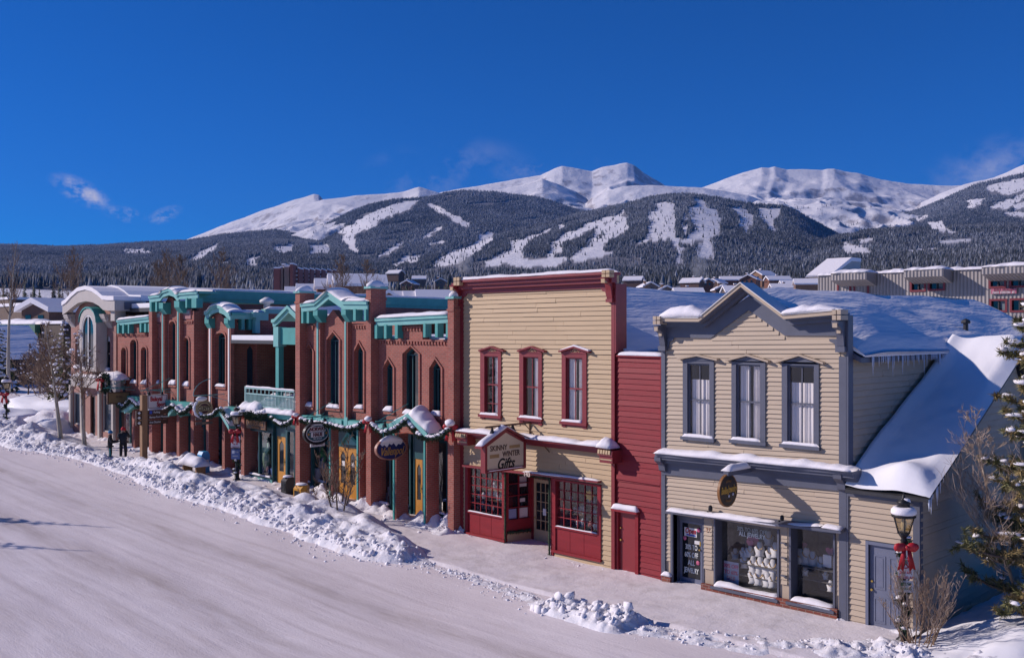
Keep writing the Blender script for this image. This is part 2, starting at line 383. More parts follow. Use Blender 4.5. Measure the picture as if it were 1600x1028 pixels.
ow = [sash(H, 1075.5,1110,568,683,625, 1068.5,1117, 562.5,690, BLUEG,(1059.5,1122,560,553.5),1,'half'),
      sash(H, 1151.5,1189.5,569.5,688,628, 1144.5,1197.5, 563.5,695.5, BLUEG,(1135,1202,562.5,553),2,'full'),
      sash(H, 1231.5,1273.5,571,695,631, 1223,1281, 565,701.5, BLUEG,(1212.7,1287.7,565,553),3,'half')]
# gabled false front outline (frieze lower edge) and upper storey
zfl, zfr = Z(1079,528), Z(1262,524.5); xA = X(1171); zA = Z(1171,484.5); xg0, xg1 = X(1112), X(1227)
ztopL, ztopR = zfl+.45, zfr+.45; zcor = Z(1180,735)
top = [(xl, ztopL), (xg0-.05, ztopL), (xA, zA+.35), (xg1+.05, ztopR), (xr, ztopR)]
m = MB(); wall_open(m, xl, xr, .0, .16, zcor, top, [o[1] for o in ow]); m.build('wall', TAN, H)
m = MB()
def limH(z):
    if z < zfl: return (xl, xr)
    if z > zA: return None
    u = (z-zfl)/(zA-zfl); return (xg0+(xA-xg0)*u, xg1+(xA-xg1)*u)
clap(m, front(0), X(1041), X(1313), (Z(1041,715), Z(1041,486)), (Z(1313,733), Z(1313,478)), 34, [o[0] for o in ow], limH, seed=3)
m.build('siding', TAN, H)
m = MB(); m.use(BLUEG)    # frieze following the gable
m.ext([(xl,zfl),(xg0,zfl),(xg0-.0,ztopL),(xl,ztopL)], 'y', -.045, 0); m.ext([(xg1,zfr),(xr,zfr),(xr,ztopR),(xg1,ztopR)], 'y', -.045, 0)
m.ext([(xg0,zfl),(xA,zA),(xA,zA+.36),(xg0,ztopL+.0)], 'y', -.045, 0); m.ext([(xA,zA),(xg1,zfr),(xg1,ztopR),(xA,zA+.36)], 'y', -.045, 0)
m.build('frieze', None, H)
yo = -.45
cl = [(X(1024,yo),Z(1024,503,yo)),(X(1091,yo),Z(1091,503.5,yo)),(X(1157,yo),Z(1157,449,yo)),(X(1224,yo),Z(1224,499.5,yo)),(X(1311,yo),Z(1311,492,yo))]
ch = [(x, z+.11) for x, z in cl]
m = MB(); m.use(TAN); m.band([(x,z+.012) for x,z in cl], ch, 'y', yo, yo+.05)
m.use(BLUEG); m.band([(x,z-.03) for x,z in cl], [(x,z+.055) for x,z in cl], 'y', yo+.052, .1); m.band([(x,z-.14) for x,z in cl], [(x,z-.032) for x,z in cl], 'y', yo+.25, 0.02)
m.use(WHITE); m.band([(x,z+.112) for x,z in cl], [(x,z+.135) for x,z in cl], 'y', yo-.03, .18); m.build('cornice', None, H)
for pl, pr, yt, yb, nm in ((1020,1031,494,507,0),(1300,1313.5,484,500,1)):    # end blocks with a cross cut in
    m = MB(); m.use(TAN); y_ = yo-.08; a, b = X(pl,y_), X(pr,y_); z0, z1 = Z((pl+pr)/2,yb,y_), Z((pl+pr)/2,yt,y_); c, zc = (a+b)/2, (z0+z1)/2; g = .012
    for sx in (0,1):
        for sz in (0,1): m.box(a if sx==0 else c+g, c-g if sx==0 else b, y_, yo+.3, z0 if sz==0 else zc+g, zc-g if sz==0 else z1)
    m.use(BLUEG); m.box(c-.05, c+.05, y_+.03, yo+.28, zc-.05, zc+.05); m.build('cornice_block', None, H)
    m = MB(); m.use(BLUEG)   # scrolled bracket below
    bx0, bx1 = (xl-.02, xl+.16) if nm == 0 else (xr-.20, xr-.02); zt = z0-.02; zb = Z(1310,541) if nm else Z(1036,540)
    m.ext([(-.42,zt),(-.40,zt-.12),(-.22,zt-.22),(-.16,zt-.42),(-.13,zb),(.02,zb),(.02,zt)], 'x', bx0, bx1)
    m.box(bx0-.03, bx1+.03, -.17, .02, zb-.14, zb-.004)
    m.use(TAN); m.box(bx0+.03, bx1-.03, -.43, -.30, zt-.16, zt-.05); m.box(bx0+.04, bx1-.04, -.235, -.20, zt-.30, zt-.20); m.build('bracket', None, H)
    m = MB(); xs = bx1+.03 if nm==0 else bx0-.03; sg = 1 if nm==0 else -1; m.ext([(xs,zfl),(xs+sg*.22,zfl+.0),(xs+sg*.2,zfl-.06),(xs+sg*.07,zfl-.12),(xs+sg*.04,zfl-.3),(xs,zfl-.32)], 'y', -.06, -.03); m.build('scroll', BLUEG, H)
m = MB(); m.box(xl-.02, X(1041), -.06, .1, 0, zfl-.36); m.build('corner_board', BLUEG, H)
m = MB(); m.box(X(1312.5), xr, -.06, .1, -.05, zfr-.5); m.box(xr+.001, xr+.05, -.055, .20, -.05, zfr+.5); m.build('corner_board', BLUEG, H)
# snow on the front cornice
m = MB(); snow_strip(m, (X(1027,yo),.1,ch[0][1]+.02), (X(1098,yo),.1,ch[1][1]+.04), (0,-1,0), .6, .27, 24, 5, .5, .5); m.build('snow_cap', SNOW, H, True); m = MB()
snow_strip(m, (X(1218,yo),.1,ch[3][1]+.03), (X(1306,yo),.1,ch[4][1]+.02), (0,-1,0), .6, .22, 24, 6, .5, .5); m.build('snow_cap', SNOW, H, True)
# roof behind, deep snow
xR = X(1171); zR = 7.98; eR = (xr+.25, 6.42); eL = (xl-.15, 6.45); yB = 16.5; yF = .2
def roof_snow(name, root, p_ridge, p_eave, y0, y1, th, seed, drift=.12, n=70, m_=34, mat=SNOWR):
    vs = []; fs = []; mb = MB()
    for i in range(n+1):
        y = y0 + (y1-y0)*i/n
        for j in range(m_+1):
            u = j/m_; x = p_ridge[0] + (p_eave[0]-p_ridge[0])*u; z = p_ridge[1] + (p_eave[1]-p_ridge[1])*u
            k = fbm((x*.35, y*.22, seed), 2)*drift*1.1 + drift*.18*mn.noise(Vector((x*1.4, y*.5, seed+5))) + drift*1.5*max(0, mn.noise(Vector((x*.55, y*.30, seed+9)))-.12)*u
            edge = min(1, (1-u)*6+.35) * min(1, 8*min(i, n-i)/n + .5)
            vs.append((x, y, z + (th + k)*edge))
    for i in range(n):
        for j in range(m_): a = i*(m_+1)+j; fs.append((a, a+1, a+m_+2, a+m_+1))
    b = len(vs); x0,z0 = p_ridge; x1,z1 = p_eave
    vs += [(x0,y0,z0),(x1,y0,z1),(x1,y1,z1),(x0,y1,z0)]
    fs += [tuple([b]+list(range(0,m_+1))+[b+1]), tuple([b+2]+[n*(m_+1)+j for j in range(m_,-1,-1)]+[b+3]), tuple([b+1]+[i*(m_+1)+m_ for i in range(n+1)]+[b+2])]
    mb.add(vs, fs); return mb.build(name, mat, root, True)
m = MB(); m.ext([(xR,zR-.02),(eR[0],eR[1]-.02),(eR[0],eR[1]-.14),(xR,zR-.16)], 'y', yF, yB); m.ext([(xR,zR-.02),(xR,zR-.16),(eL[0],eL[1]-.14),(eL[0],eL[1]-.02)], 'y', yF, yB); rf = m.build('roof', BLUEG, H)
roof_snow('roof_snow', rf, (xR,zR-.02), (eR[0]+.06,eR[1]), yF+.1, yB, .24, 2.0, .17)
roof_snow('roof_snow', rf, (xR,zR-.02), eL, yF+.1, yB, .22, 4.0)
for px, yb_, yt_, x_, cap in ((1376,530,506,-12.15,False),(1509,544,503,-11.62,True)):
    y_ = YX(px, x_); z0 = ZX(px,yb_,x_)-.35; z1 = ZX(px,yt_,x_); m = MB(); m.tube([(x_,y_,z0),(x_,y_,z1)], .075 if cap else .05, 10)
    if cap: m.lathe([(.13,-.05),(.14,0),(.12,.05),(.02,.10)], (x_,y_,z1), 10)
    m.build('vent_pipe', IRON, rf)
# side and back walls
m = MB(); m.box(xr-.16, xr, .162, 16.2, -.05, eR[1]-.1); m.box(xl, xl+.16, .162, 16.2, -.05, eL[1]-.1); m.ext([(xl+.162,-.05),(xr-.162,-.05),(xr-.162,eR[1]-.3),(xR,zR-.25),(xl+.162,eL[1]-.3)], 'y', 16.0, 16.15); m.build('side_wall', TAN, H)
m = MB(); clap(m, side(xr), .22, 7.5, (2.3,6.35), (2.3,6.35), 26, seed=8, joint=3.5, gap=.020, t=.045); m.build('side_siding', TAN, H)
m = MB(); rnd = random.Random(4)
for i in range(46):
    y_ = rnd.uniform(.5, 5.2); l = rnd.uniform(.04,.18) if rnd.random() < .75 else rnd.uniform(.2,.5); m.tube([(eR[0]+.04,y_,eR[1]+.02),(eR[0]+.05,y_,eR[1]-.1-l)], [.02,.003], 5)
m.build('icicle', pmat('icicle_ice', (.55,.62,.75), .15, .05), rf, True)['kind'] = 'stuff'
# street cornice over the shop window
yo = -.42; zl_, zr_ = Z(1025,713,yo), Z(1328,742,yo)
def lin(x0,a,x1,b): return [(x0,a),(x1,b)]
xa, xb = X(1023,yo), X(1332,yo)
def beam(mb, y0, y1, a0, a1, b0, b1, xa=xa, xb=xb): mb.hexa([(xa,y0,a0),(xb,y0,b0),(xb,y1,b0),(xa,y1,a0),(xa,y0,a1),(xb,y0,b1),(xb,y1,b1),(xa,y1,a1)])
m = MB(); beam(m, yo, .05, zl_, zl_+.10, zr_, zr_+.10); beam(m, yo+.06, .04, zl_-.08, zl_-.002, zr_-.08, zr_-.002); beam(m, yo+.2, .03, zl_-.19, zl_-.082, zr_-.19, zr_-.082)
zq, zq2 = zc0l, zc0r; beam(m, -.08, .02, zq, zl_-.192, zq2, zr_-.192, xl, xr); m.build('street_cornice', BLUEG, H)
for a in (xl+.02, xr-.14):
    zt = (zl_ if a < -14 else zr_)-.01; m = MB(); m.ext([(yo+.03,zt),(yo+.04,zt-.12),(-.2,zt-.25),(-.17,zt-.4),(-.06,zt-.46),(.02,zt-.46),(.02,zt)], 'x', a-.04, a+.17); m.build('bracket', BLUEG, H)
m = MB(); snow_strip(m, (xa-.03,.05,zl_+.09), (xb+.02,.05,zr_+.09), (0,-1,0), .56, .15, 60, 3, .55, .15); m.build('snow_cap', SNOW, H, True)
# lower storey
zaw_l, zaw_r = Z(1041,799), Z(1314,830)
def zaw(x): return zaw_l + (zaw_r-zaw_l)*(x-X(1041))/(X(1314)-X(1041))
dx0, dx1 = X(1052.7), X(1100.5); w1a, w1b = X(1115.5), X(1218.5); w2a, w2b = X(1233.5), X(1306)
zb1 = Z(1166,924); zb2 = Z(1270,945); zbr = Z(1200,932)
m = MB(); wall_open(m, xl, xr, 0, .16, -.05, flat(xl,xr,zq), [(dx0,dx1,-.04,flat(dx0,dx1,zaw(dx0)-.05)),(w1a,w1b,zb1,flat(w1a,w1b,zaw(w1a)-.05)),(w2a,w2b,zb2,flat(w2a,w2b,zaw(w2b)-.05))]); m.build('lower_wall', TAN, H)
zbase = Z(1200,933)
m = MB(); clap(m, front(0), X(1041), X(1313), (.62, zc0l+.02), (.62, zc0r+.02), 22, [(dx0-.09,dx1+.0,-1,zaw(dx0)+.06),(w1a-.05,w1b+.05,zb1-.12,zaw(w1a)+.02),(w2a-.05,w2b+.05,zb2-.12,zaw(w2b)+.02),(X(1096),X(1311),-1,.52),(X(1037),X(1052),-1,.55)], seed=5); m.build('lower_siding', TAN, H)
m = MB(); a, b = X(1099), X(1311); z0, z1 = Z(1103,912,-.1), Z(1309,952,-.1)
m.hexa([(a,-.12,-.06),(b,-.12,-.06),(b,-.03,-.06),(a,-.03,-.06),(a,-.12,z0),(b,-.12,z1),(b,-.03,z1),(a,-.03,z0)]); m.box(X(1038), X(1051), -.12, -.03, -.06, Z(1045,899,-.1)); m.build('brick_base', BRICKB, H)
m = MB(); a, b = X(1040,-.25), X(1315,-.25); za_, zb_ = Z(1040,801,-.25), Z(1315,833,-.25)
m.hexa([(a,-.3,za_),(b,-.3,zb_),(b,-.03,zb_+.03),(a,-.03,za_+.03),(a,-.3,za_+.06),(b,-.3,zb_+.06),(b,-.03,zb_+.13),(a,-.03,za_+.13)]); aw = m.build('awning', BLUEG, H)
m = MB(); snow_strip(m, (a,.0,za_+.09), (X(1222),.0,(za_+zb_)/2+.06), (0,-1,0), .32, .10, 40, 8, .5, .1, .3); snow_strip(m, (X(1285,-.2),.0,zb_+.1), (b,.0,zb_+.09), (0,-1,0), .32, .08, 12, 9, .4, .1, .3); snow_strip(m, (X(1224),.0,(za_+zb_)/2+.06), (X(1283,-.2),.0,zb_+.1), (0,-1,0), .3, .05, 16, 19, .4, .1, .3); m.build('snow_cap', SNOW, aw, True)
# shop windows with lit displays
def shopwin(a, b, za, zb, yg, nm='shop_window'):
    m = MB(); m.box(a, a+.05, -.02, yg+.04, za, zb); m.box(b-.05, b, -.05, yg+.04, za, zb); m.box(a+.05, b-.05, yg-.05, yg+.04, zb-.06, zb); m.box(a-.02, b+.02, -.16, yg+.04, za-.07, za)
    w_ = m.build(nm, BLUEG, H); g = MB(); g.pane(a+.05, b-.05, yg, za, zb-.06); g.build('pane', GLASS, w_)
    n = MB(); niche(n, a-.05, b+.05, yg+.03, yg+1.3, za-.02, zb+.1); n.build('interior', INNERB, w_); return w_
W1 = shopwin(w1a, w1b, zb1, zaw(w1a)-.06, .28); W2 = shopwin(w2a, w2b, zb2, zaw(w2b)-.08, .28)
m = MB(); snow_strip(m, (w1a+.03,.24,zb1), (w1b-.03,.24,zb1-.0), (0,-1,0), .38, .12, 30, 4, .6, .1); m.build('snow_cap', SNOW, W1, True)
m = MB(); snow_strip(m, (w2a+.03,.24,zb2), (w2b-.03,.24,zb2), (0,-1,0), .38, .15, 24, 7, .6, .1); m.build('snow_cap', SNOW, W2, True)
BUST = pmat('bust_linen', (.60,.59,.58), .8, .05, 4)
bm = MB(); wd, hh = .21, .26    # one jewellery bust: neck stand with shoulders
bm.ext([(-.10,0),(.10,0),(.075,.05),(.115,.19),(.06,.235),(.04,.31),(-.04,.31),(-.06,.235),(-.115,.19),(-.075,.05)], 'y', -.03, .03)
bust0 = thing('necklace_bust', 'white necklace bust standing in the jewellery window display', 'display bust', group='necklace busts in the jewellery window')
bo = bm.build('bust', BUST, bust0, True); nk = MB(); nk.tube([(.055*math.sin(k*.5-1.5)*1.3, -.036, .25 - .10*math.cos((k*.5-1.5))) for k in range(7)], .008, 4); nk.build('necklace', GOLD, bust0)
rnd = random.Random(11); first = True
def put_bust(px, py, y, s):
    global first
    loc = (X(px,y), y, Z(px,py,y)); b_ = bust0 if first else copy_tree(bust0); first = False
    b_.location = loc; b_.scale = (s,s,s); b_.rotation_euler = (0,0,rnd.uniform(.1,.7))
for px, py, y, s in [(1161,870,.62,.85),(1167,869.5,.6,.8),(1172,870,.58,.95),(1179,871,.75,.9),(1187,869,.6,1.25),(1203,874,.66,1.1),(1212,871,.6,1.3),(1201,852,.9,1.25),
                     (1164,887,.6,1.2),(1177,893,.55,1.35),(1188,895,.55,1.35),(1198,897,.55,1.35),(1208,898,.55,1.3),(1177,911,.5,1.3),(1186,914,.5,1.35),(1199,917,.5,1.25),(1208,918,.5,1.25),(1149,874,.8,1.0),
                     (1250,881,.55,1.3),(1260,882,.6,1.4),(1270,884,.62,1.2),(1258,899,.6,.8),(1283,890,.7,1.1),(1298,924,.5,.9),(1290,905,.6,.7)]: put_bust(px, py, y, s)
for a, b, lst in ((w1a, w1b, (882,900,918)), (w2a, w2b, (884,902))):
    for k, q in enumerate(lst): m = MB(); zz = Z(1185 if a == w1a else 1265, q, .6); m.box(a+.5 if a == w1a else a+.05, b-.06, .42, .85, zz-.02, zz); m.build('shelf', INNERB, W1 if a == w1a else W2)
m = MB(); m.box(X(1289,.7), X(1302,.7), .6, .66, Z(1296,885,.7), Z(1296,866,.7)); m.build('display_card', WHITE, W2)
m = MB(); p0 = Vector((X(1133,.45),.42,Z(1133,905,.45))); m.box(X(1132,.45), X(1155,.45), .42, .44, Z(1143,912,.45), Z(1143,877,.45)); po = m.build('poster', pmat('poster_paper', (.42,.44,.55), .8, .1, 9), W1)
PINK = pmat('pink_print', (.55,.12,.22), .6, .1); WHL = pmat('white_lettering', (.72,.75,.72), .6, .04)
xc = (X(1132,.45)+X(1155,.45))/2
for k, s in enumerate(('30% OFF', 'TO 60%', 'SALE')): text(s, .145, (xc,.41,Z(1143,884+k*9.5,.45)), RX, UZ, PINK, po, bold=.004, xs=.85)
xc = X(1175,.27)
text('30% TO 60% OFF', .165, (xc,.262,Z(1176,829,.27)), RX, UZ, pmat('grey_lettering', (.42,.46,.46), .6, .04), W1, xs=.74); text('ALL JEWELRY', .165, (xc,.262,Z(1176,836.5,.27)), RX, UZ, WHL, W1, xs=.80, bold=.002)
m = MB()
for px, py, y, r in ((1176,845,.8,.2),(1172,848,.7,.13),(1254,852,.75,.14),(1297,861,.8,.14),(1262,864,.9,.12)):
    c = (X(px,y), y, Z(px,py,y)); h = [(c[0]+r*(.9*math.sin(t)**3), c[2]+r*(.75*math.cos(t)-.28*math.cos(2*t)-.1*math.cos(3*t))) for t in [i*6.283/18 for i in range(18)]]; m.ext(h, 'y', y, y+.02)
m.build('heart_decoration', PINK, W1)
# door
m = MB(); m.box(dx0-.07, dx0, -.06, .32, -.05, zaw(dx0)); m.box(dx1-.05, dx1, -.02, .32, -.05, zaw(dx0)-.03); m.box(dx0, dx1-.05, .22, .32, Z(1080,814,.3), zaw(dx0)-.03); m.build('door_frame', BLUEG, H)
yd = .30; da, db = X(1062.5,yd), X(1097,yd); zd0, zd1 = .02, Z(1080,815,yd); ga, gb = X(1066,yd), X(1094.5,yd); zg0, zg1 = Z(1080,903,yd), Z(1080,818,yd)
m = MB(); m.box(da, ga, yd, yd+.05, zd0, zd1); m.box(gb, db, yd, yd+.05, zd0, zd1); m.box(ga, gb, yd, yd+.05, zd0, zg0); m.box(ga, gb, yd, yd+.05, zg1, zd1); D_ = m.build('door', GREYDOOR, H)
m = MB(); m.box(ga, gb, yd+.015, yd+.03, zg0, zg1); m.build('pane', DARKGLASS, D_)
m = MB(); m.tube([(db-.06,yd-.05,1.02),(db-.06,yd,1.02)], .025, 8); m.box(db-.08, db-.04, yd-.01, yd, 1.12, 1.24); m.build('handle', BRASS, D_)
c = (ga+gb)/2
for k, s in enumerate(('30% TO', '60% OFF', 'ALL', 'JEWELRY')): text(s, .20, (c,yd+.008,Z(1080,855+k*12.1,yd)), RX, UZ, WHL, D_, xs=.60 if k != 2 else .7, bold=.003)
m = MB(); m.box(X(1069.5,yd), X(1089,yd), yd-.006, yd+.012, Z(1080,838,yd), Z(1080,824.5,yd)); sg = m.build('open_card', WHITE, D_)
text('Open', .21, ((X(1069.5,yd)+X(1089,yd))/2, yd-.012, Z(1080,829.5,yd)), RX, UZ, REDC, sg, shear=.25, xs=.75, bold=.004)
m = MB(); m.box(X(1073,yd), X(1087,yd), yd-.012, yd-.007, Z(1080,837,yd), Z(1080,834.5,yd)); m.build('card_stripe', pmat('sign_blue', (.03,.09,.40), .5, .1), sg)
m = MB(); m.box(X(1085,yd), X(1093.5,yd), yd-.004, yd+.012, Z(1088,850,yd), Z(1088,844.5,yd)); m.build('notice', WHITE, D_)
m = MB(); m.use(PINK)
for px, py in ((1092,828),(1070.5,840),(1091,879)): m.blob((X(px,yd),yd-.01,Z(px,py,yd)), (.06,.02,.06), px)
m.build('heart_decoration', None, D_)
text('21', .16, (X(1107.5),-.03,Z(1107.5,828)), RX, UZ, pmat('house_number', (.38,.17,.09), .6), H)
m = MB(); a = X(1222.5); b = X(1230)   # little shelves on the pier between the windows
for q in (847,870,898): zz = Z(1226,q); m.box(a, b, -.1, -.0, zz-.02, zz+.01)
m.build('bracket_shelf', BLUEG, H)
m = MB(); m.tube([(X(1110),-.05,Z(1110,801)),(X(1110),-.16,Z(1110,797))], .02, 6); m.lathe([(.05,-.06),(.06,0),(.05,.08),(.02,.1)], (X(1110,-.2),-.2,Z(1110,795,-.2)), 8); m.build('spot_lamp', BLACK, H)
m = MB(); m.tube([(X(1222),-.05,Z(1222,815)),(X(1222),-.2,Z(1222,811))], .02, 6); m.lathe([(.04,-.05),(.055,0),(.045,.07),(.02,.09)], (X(1222,-.2),-.2,Z(1222,810,-.2)), 8); m.build('spot_lamp', BLACK, H)
m = MB(); snow_strip(m, (X(1036.5),.0,Z(1045,900,-.1)), (X(1052),.0,Z(1045,900,-.1)), (0,-1,0), .16, .14, 10, 8, .4, .1); m.build('snow_cap', SNOW, H, True)
# round hanging shop sign
xs_ = X(1178, 0); yo, yi = -1.28, -.10
S = thing('hanging_sign', 'round black jewellery sign with gold lettering hanging from a snowy bracket', 'sign', (xs_,0,0))
def onx(px, py, x): y = YX(px, x); return (x, y, ZX(px, py, x))
p0 = onx(1134,739,xs_); p1 = onx(1176,733,xs_)
m = MB(); m.box(xs_-.07, xs_+.07, p0[1], .02, p0[2]-.07, p0[2]+.05); m.build('bracket', BLUEG, S)
m = MB(); snow_strip(m, (xs_-.14,p0[1]-.02,p0[2]+.05), (xs_-.14,-.12,p0[2]+.05), (1,0,0), .28, .14, 16, 5, .3, .25); m.build('snow_cap', SNOW, S, True)
cc = onx(1136.5,766,xs_); R = .40
disc = lambda r, n=36, sy=1.0: [(cc[1]+r*math.cos(6.283*i/n)*sy, cc[2]+r*math.sin(6.283*i/n)) for i in range(n)]
m = MB(); m.use(pmat('sign_black', (.012,.013,.02), .4, .2)); m.ext(disc(R), 'x', xs_-.03, xs_+.03); m.build('board', None, S)
m = MB(); ring(m, disc(R+.012), .025, xs_-.034, xs_+.034, 'x'); m.build('rim', pmat('sign_rim', (.25,.11,.03), .5), S)
m = MB(); [m.tube([(xs_, cc[1]+k, cc[2]+math.sqrt(R*R-k*k)-.01), (xs_, cc[1]+k, p0[2]-.06)], .008, 4) for k in (-.18,.18)]; m.build('hanger', BLACK, S)
text('Bellise', .25, (xs_+.034,cc[1]-.16,cc[2]+.01), RY, UZ, GOLD, S, xs=.52, shear=.15, bold=.004); text('Jewelry', .25, (xs_+.034,cc[1]+.17,cc[2]+.03), RY, UZ, GOLD, S, xs=.52, shear=.15, bold=.004)
gdim = pmat('dull_gold', (.25,.13,.05), .5)
text('IIIIIIIIII', .085, (xs_+.034,cc[1],cc[2]+.24), RY, UZ, gdim, S, bend=.27, xs=1.1); text('IIIIIIIIIIIII', .085, (xs_+.034,cc[1],cc[2]-.26), RY, UZ, gdim, S, bend=-.30)
m = MB(); [m.ext([(cc[1]+a+.035*math.cos(t*1.047),cc[2]+b+.035*math.sin(t*1.047)) for t in range(6)], 'x', xs_+.031, xs_+.042) for a, b in ((.02,-.14),(.2,-.11))]; m.build('gem', pmat('gem_paint', (.5,.55,.65), .3), S)

# ==== narrow side wing with the steep snow roof =====================================================================
W = thing('side_wing', 'low tan lean-to wing with a steep snow roof beside the slate trimmed house', 'outbuilding', (-10.3,0,0))
wx0, wx1 = xr+.052, X(1436); ze0, yR_, zRg = 3.28, 6.1, 6.42
dA, dB = X(1358), X(1358)+.88; zdt = Z(1380,853)
m = MB(); wall_open(m, wx0, wx1, .0, .14, -.1, flat(wx0,wx1,ze0-.05), [(dA,dB,-.09,flat(dA,dB,zdt))]); m.build('wall', TAN, W)
m = MB(); clap(m, front(0), wx0+.0, wx1-.06, (-.05,ze0-.14), (-.05,ze0-.14), 24, [(dA-.06,dB+.06,-1,zdt+.09)], seed=21); m.build('siding', TAN, W)
m = MB(); m.ext([(.142,-.1),(6.6,-.1),(6.6,5.5),(yR_,zRg-.12),(.142,ze0-.2)], 'x', wx1-.14, wx1-.0); m.ext([(wx0,-.1),(wx1-.142,-.1),(wx1-.142,5.5),(wx0,5.5)], 'y', 6.45, 6.6); m.build('side_wall', TAN, W)
m = MB()
def limW(z): 
    if z < ze0-.2: return (.02, 6.6)
    if z > zRg-.1: return None
    return ((z-ze0+.2)/(zRg-ze0+.08)*yR_+.1, 6.6 if z < 5.5 else yR_+ (zRg-z)/(zRg-5.5)*.5)
clap(m, side(wx1), .02, 6.6, (-.05,6.4), (-.05,6.4), 38, lim=limW, seed=24, joint=3.0, gap=.020, t=.045); m.build('side_siding', TAN, W)
m = MB(); m.box(wx1-.12, wx1+.035, -.05, .0, -.05, ze0-.06); m.box(wx1+.0, wx1+.035, .001, .14, -.05, ze0-.1); m.box(wx0, wx1-.122, -.06, -.0, ze0-.2, ze0-.06); m.build('corner_board', BLUEG, W)
m = MB(); rx = wx1+.30
m.hexa([(wx0,-.22,ze0-.10),(rx,-.22,ze0-.10),(rx,yR_,zRg-.02),(wx0,yR_,zRg-.02),(wx0,-.22,ze0-.02),(rx,-.22,ze0-.02),(rx,yR_,zRg+.06),(wx0,yR_,zRg+.06)])
m.hexa([(wx0,yR_,zRg-.02),(rx,yR_,zRg-.02),(rx,6.9,5.45),(wx0,6.9,5.45),(wx0,yR_,zRg+.06),(rx,yR_,zRg+.06),(rx,6.9,5.53),(wx0,6.9,5.53)]); wr = m.build('roof', IRON, W)
mb = MB(); vs = []; fs = []; n, k_ = 60, 24
for i in range(n+1):
    v = i/n; y = -.24 + (yR_+.24)*v
    for j in range(k_+1):
        u = j/k_; x = wx0+.01 + (rx+.03-wx0)*u; z = ze0-.02 + (zRg+.06-ze0+.02)*v
        b_ = .16 + .10*fbm((x*.7, y*.5, 3), 3) + .33*math.exp(-((u-.62)/.28)**2 - ((v-.06)/.075)**2) + .30*math.exp(-((u-.6)/.5)**2-((v-1)/.10)**2) + .22*math.exp(-(u/.16)**2)
        e = min(1, (.22+min(u*10+.4,(1-u)*5, v*12+.1)))
        vs.append((x, y, z + b_*e))
for i in range(n):
    for j in range(k_): a = i*(k_+1)+j; fs.append((a,a+1,a+k_+2,a+k_+1))
mb.add(vs, fs); mb.use(SNOWF)
mb.hexa([(wx0+.01,yR_,zRg+.05),(rx+.03,yR_,zRg+.05),(rx+.03,6.95,5.53),(wx0+.01,6.95,5.53),(wx0+.01,yR_-.1,zRg+.3),(rx-.1,yR_-.1,zRg+.26),(rx-.08,6.95,5.7),(wx0+.01,6.95,5.7)])
mb.build('roof_snow', SNOWF, wr, True)
m = MB(); rnd = random.Random(9)
for i in range(10): y_ = rnd.uniform(-.2,.7); l = rnd.uniform(.08,.45); z_ = ze0-.04+(zRg-ze0)*(y_+.2)/yR_; m.tube([(rx,y_,z_),(rx+.01,y_,z_-l)], [.022,.004], 5)
m.build('icicle', bpy.data.materials['icicle_ice'], wr, True)['kind'] = 'stuff'
m = MB(); m.box(dA-.07, dA, -.05, .1, -.08, zdt+.08); m.box(dB, dB+.07, -.05, .1, -.08, zdt+.08); m.box(dA, dB, -.048, .1, zdt, zdt+.078); m.build('door_frame', GREYDOOR, W)
m = MB(); m.box(dA, dB, .03, .08, -.08, zdt); dr = m.build('door', GREYDOOR, W)
for i in (0,1):
    for z0, z1 in ((.15,.75),(.95,1.75)): m = MB(); a = dA+.11+i*.37; ring(m, [(a,z0),(a+.28,z0),(a+.28,z1),(a,z1)], .03, .018, .03); m.box(a+.06, a+.22, .022, .03, z0+.06, z1-.06); m.build('panel', GREYDOOR, dr)
m = MB(); m.tube([(dA+.07,-.03,.92),(dA+.07,.03,.92)], .03, 8); m.tube([(dA+.07,-.01,1.12),(dA+.07,.03,1.12)], .028, 8); m.build('handle', BRASS, dr)
# ==== cream shop with barn red trim (middle) ========================================================================
Y = thing('clapboard_shop', 'cream clapboard shop with barn red trim, flat false front and recessed corner entry', 'shop', (X(840),0,0))
yl, yr = X(717), X(962); fl, fr_ = X(726), X(956)
yw = [sash(Y, 758.5,779.6,556.5,648,601, 752,784.5, 550.5,655.5, RED,(749.4,788,547,540.5),10,'side',.05,True,630.5),
      sash(Y, 819.3,842.6,557.6,653,604.8, 813,848.3, 551,663, RED,(809.8,852.3,547.6,540.5),11,'side',.05,True),
      sash(Y, 885.5,911.4,559,659,607.4, 879.3,918, 552,668, RED,(874.6,921.9,548.3,541),12,'full',.05,True)]
ztp = Z(840,434); zcl, zcr = Z(716,679), Z(956,704)
m = MB(); wall_open(m, yl, yr, 0, .16, Z(840,692), flat(yl,yr,ztp), [o[1] for o in yw]); m.build('wall', CREAM, Y)
zf_l, zf_r = Z(735,459), Z(948,450.5)
m = MB(); clap(m, front(0), X(724.5), X(957.5), (Z(725,678), zf_l+.05), (Z(957,700), zf_r+.05), 33, [o[0] for o in yw], seed=31); m.build('siding', CREAM, Y)
m = MB(); yo = -.42; a, b = X(713,yo), X(949,yo); a2, b2 = yl-.02, yr+.03
def beam2(mb, y0, y1, zl0, zl1, zr0, zr1, xa, xb): mb.hexa([(xa,y0,zl0),(xb,y0,zr0),(xb,y1,zr0),(xa,y1,zl0),(xa,y0,zl1),(xb,y0,zr1),(xb,y1,zr1),(xa,y1,zl1)])
ztl, ztr = Z(722,437,yo), Z(945,424,yo)
m.hexa([(a,yo,ztl-.09),(b,yo,ztr-.09),(b2,.2,ztr-.09),(a2,.2,ztl-.09),(a,yo,ztl),(b,yo,ztr),(b2,.2,ztr),(a2,.2,ztl)])
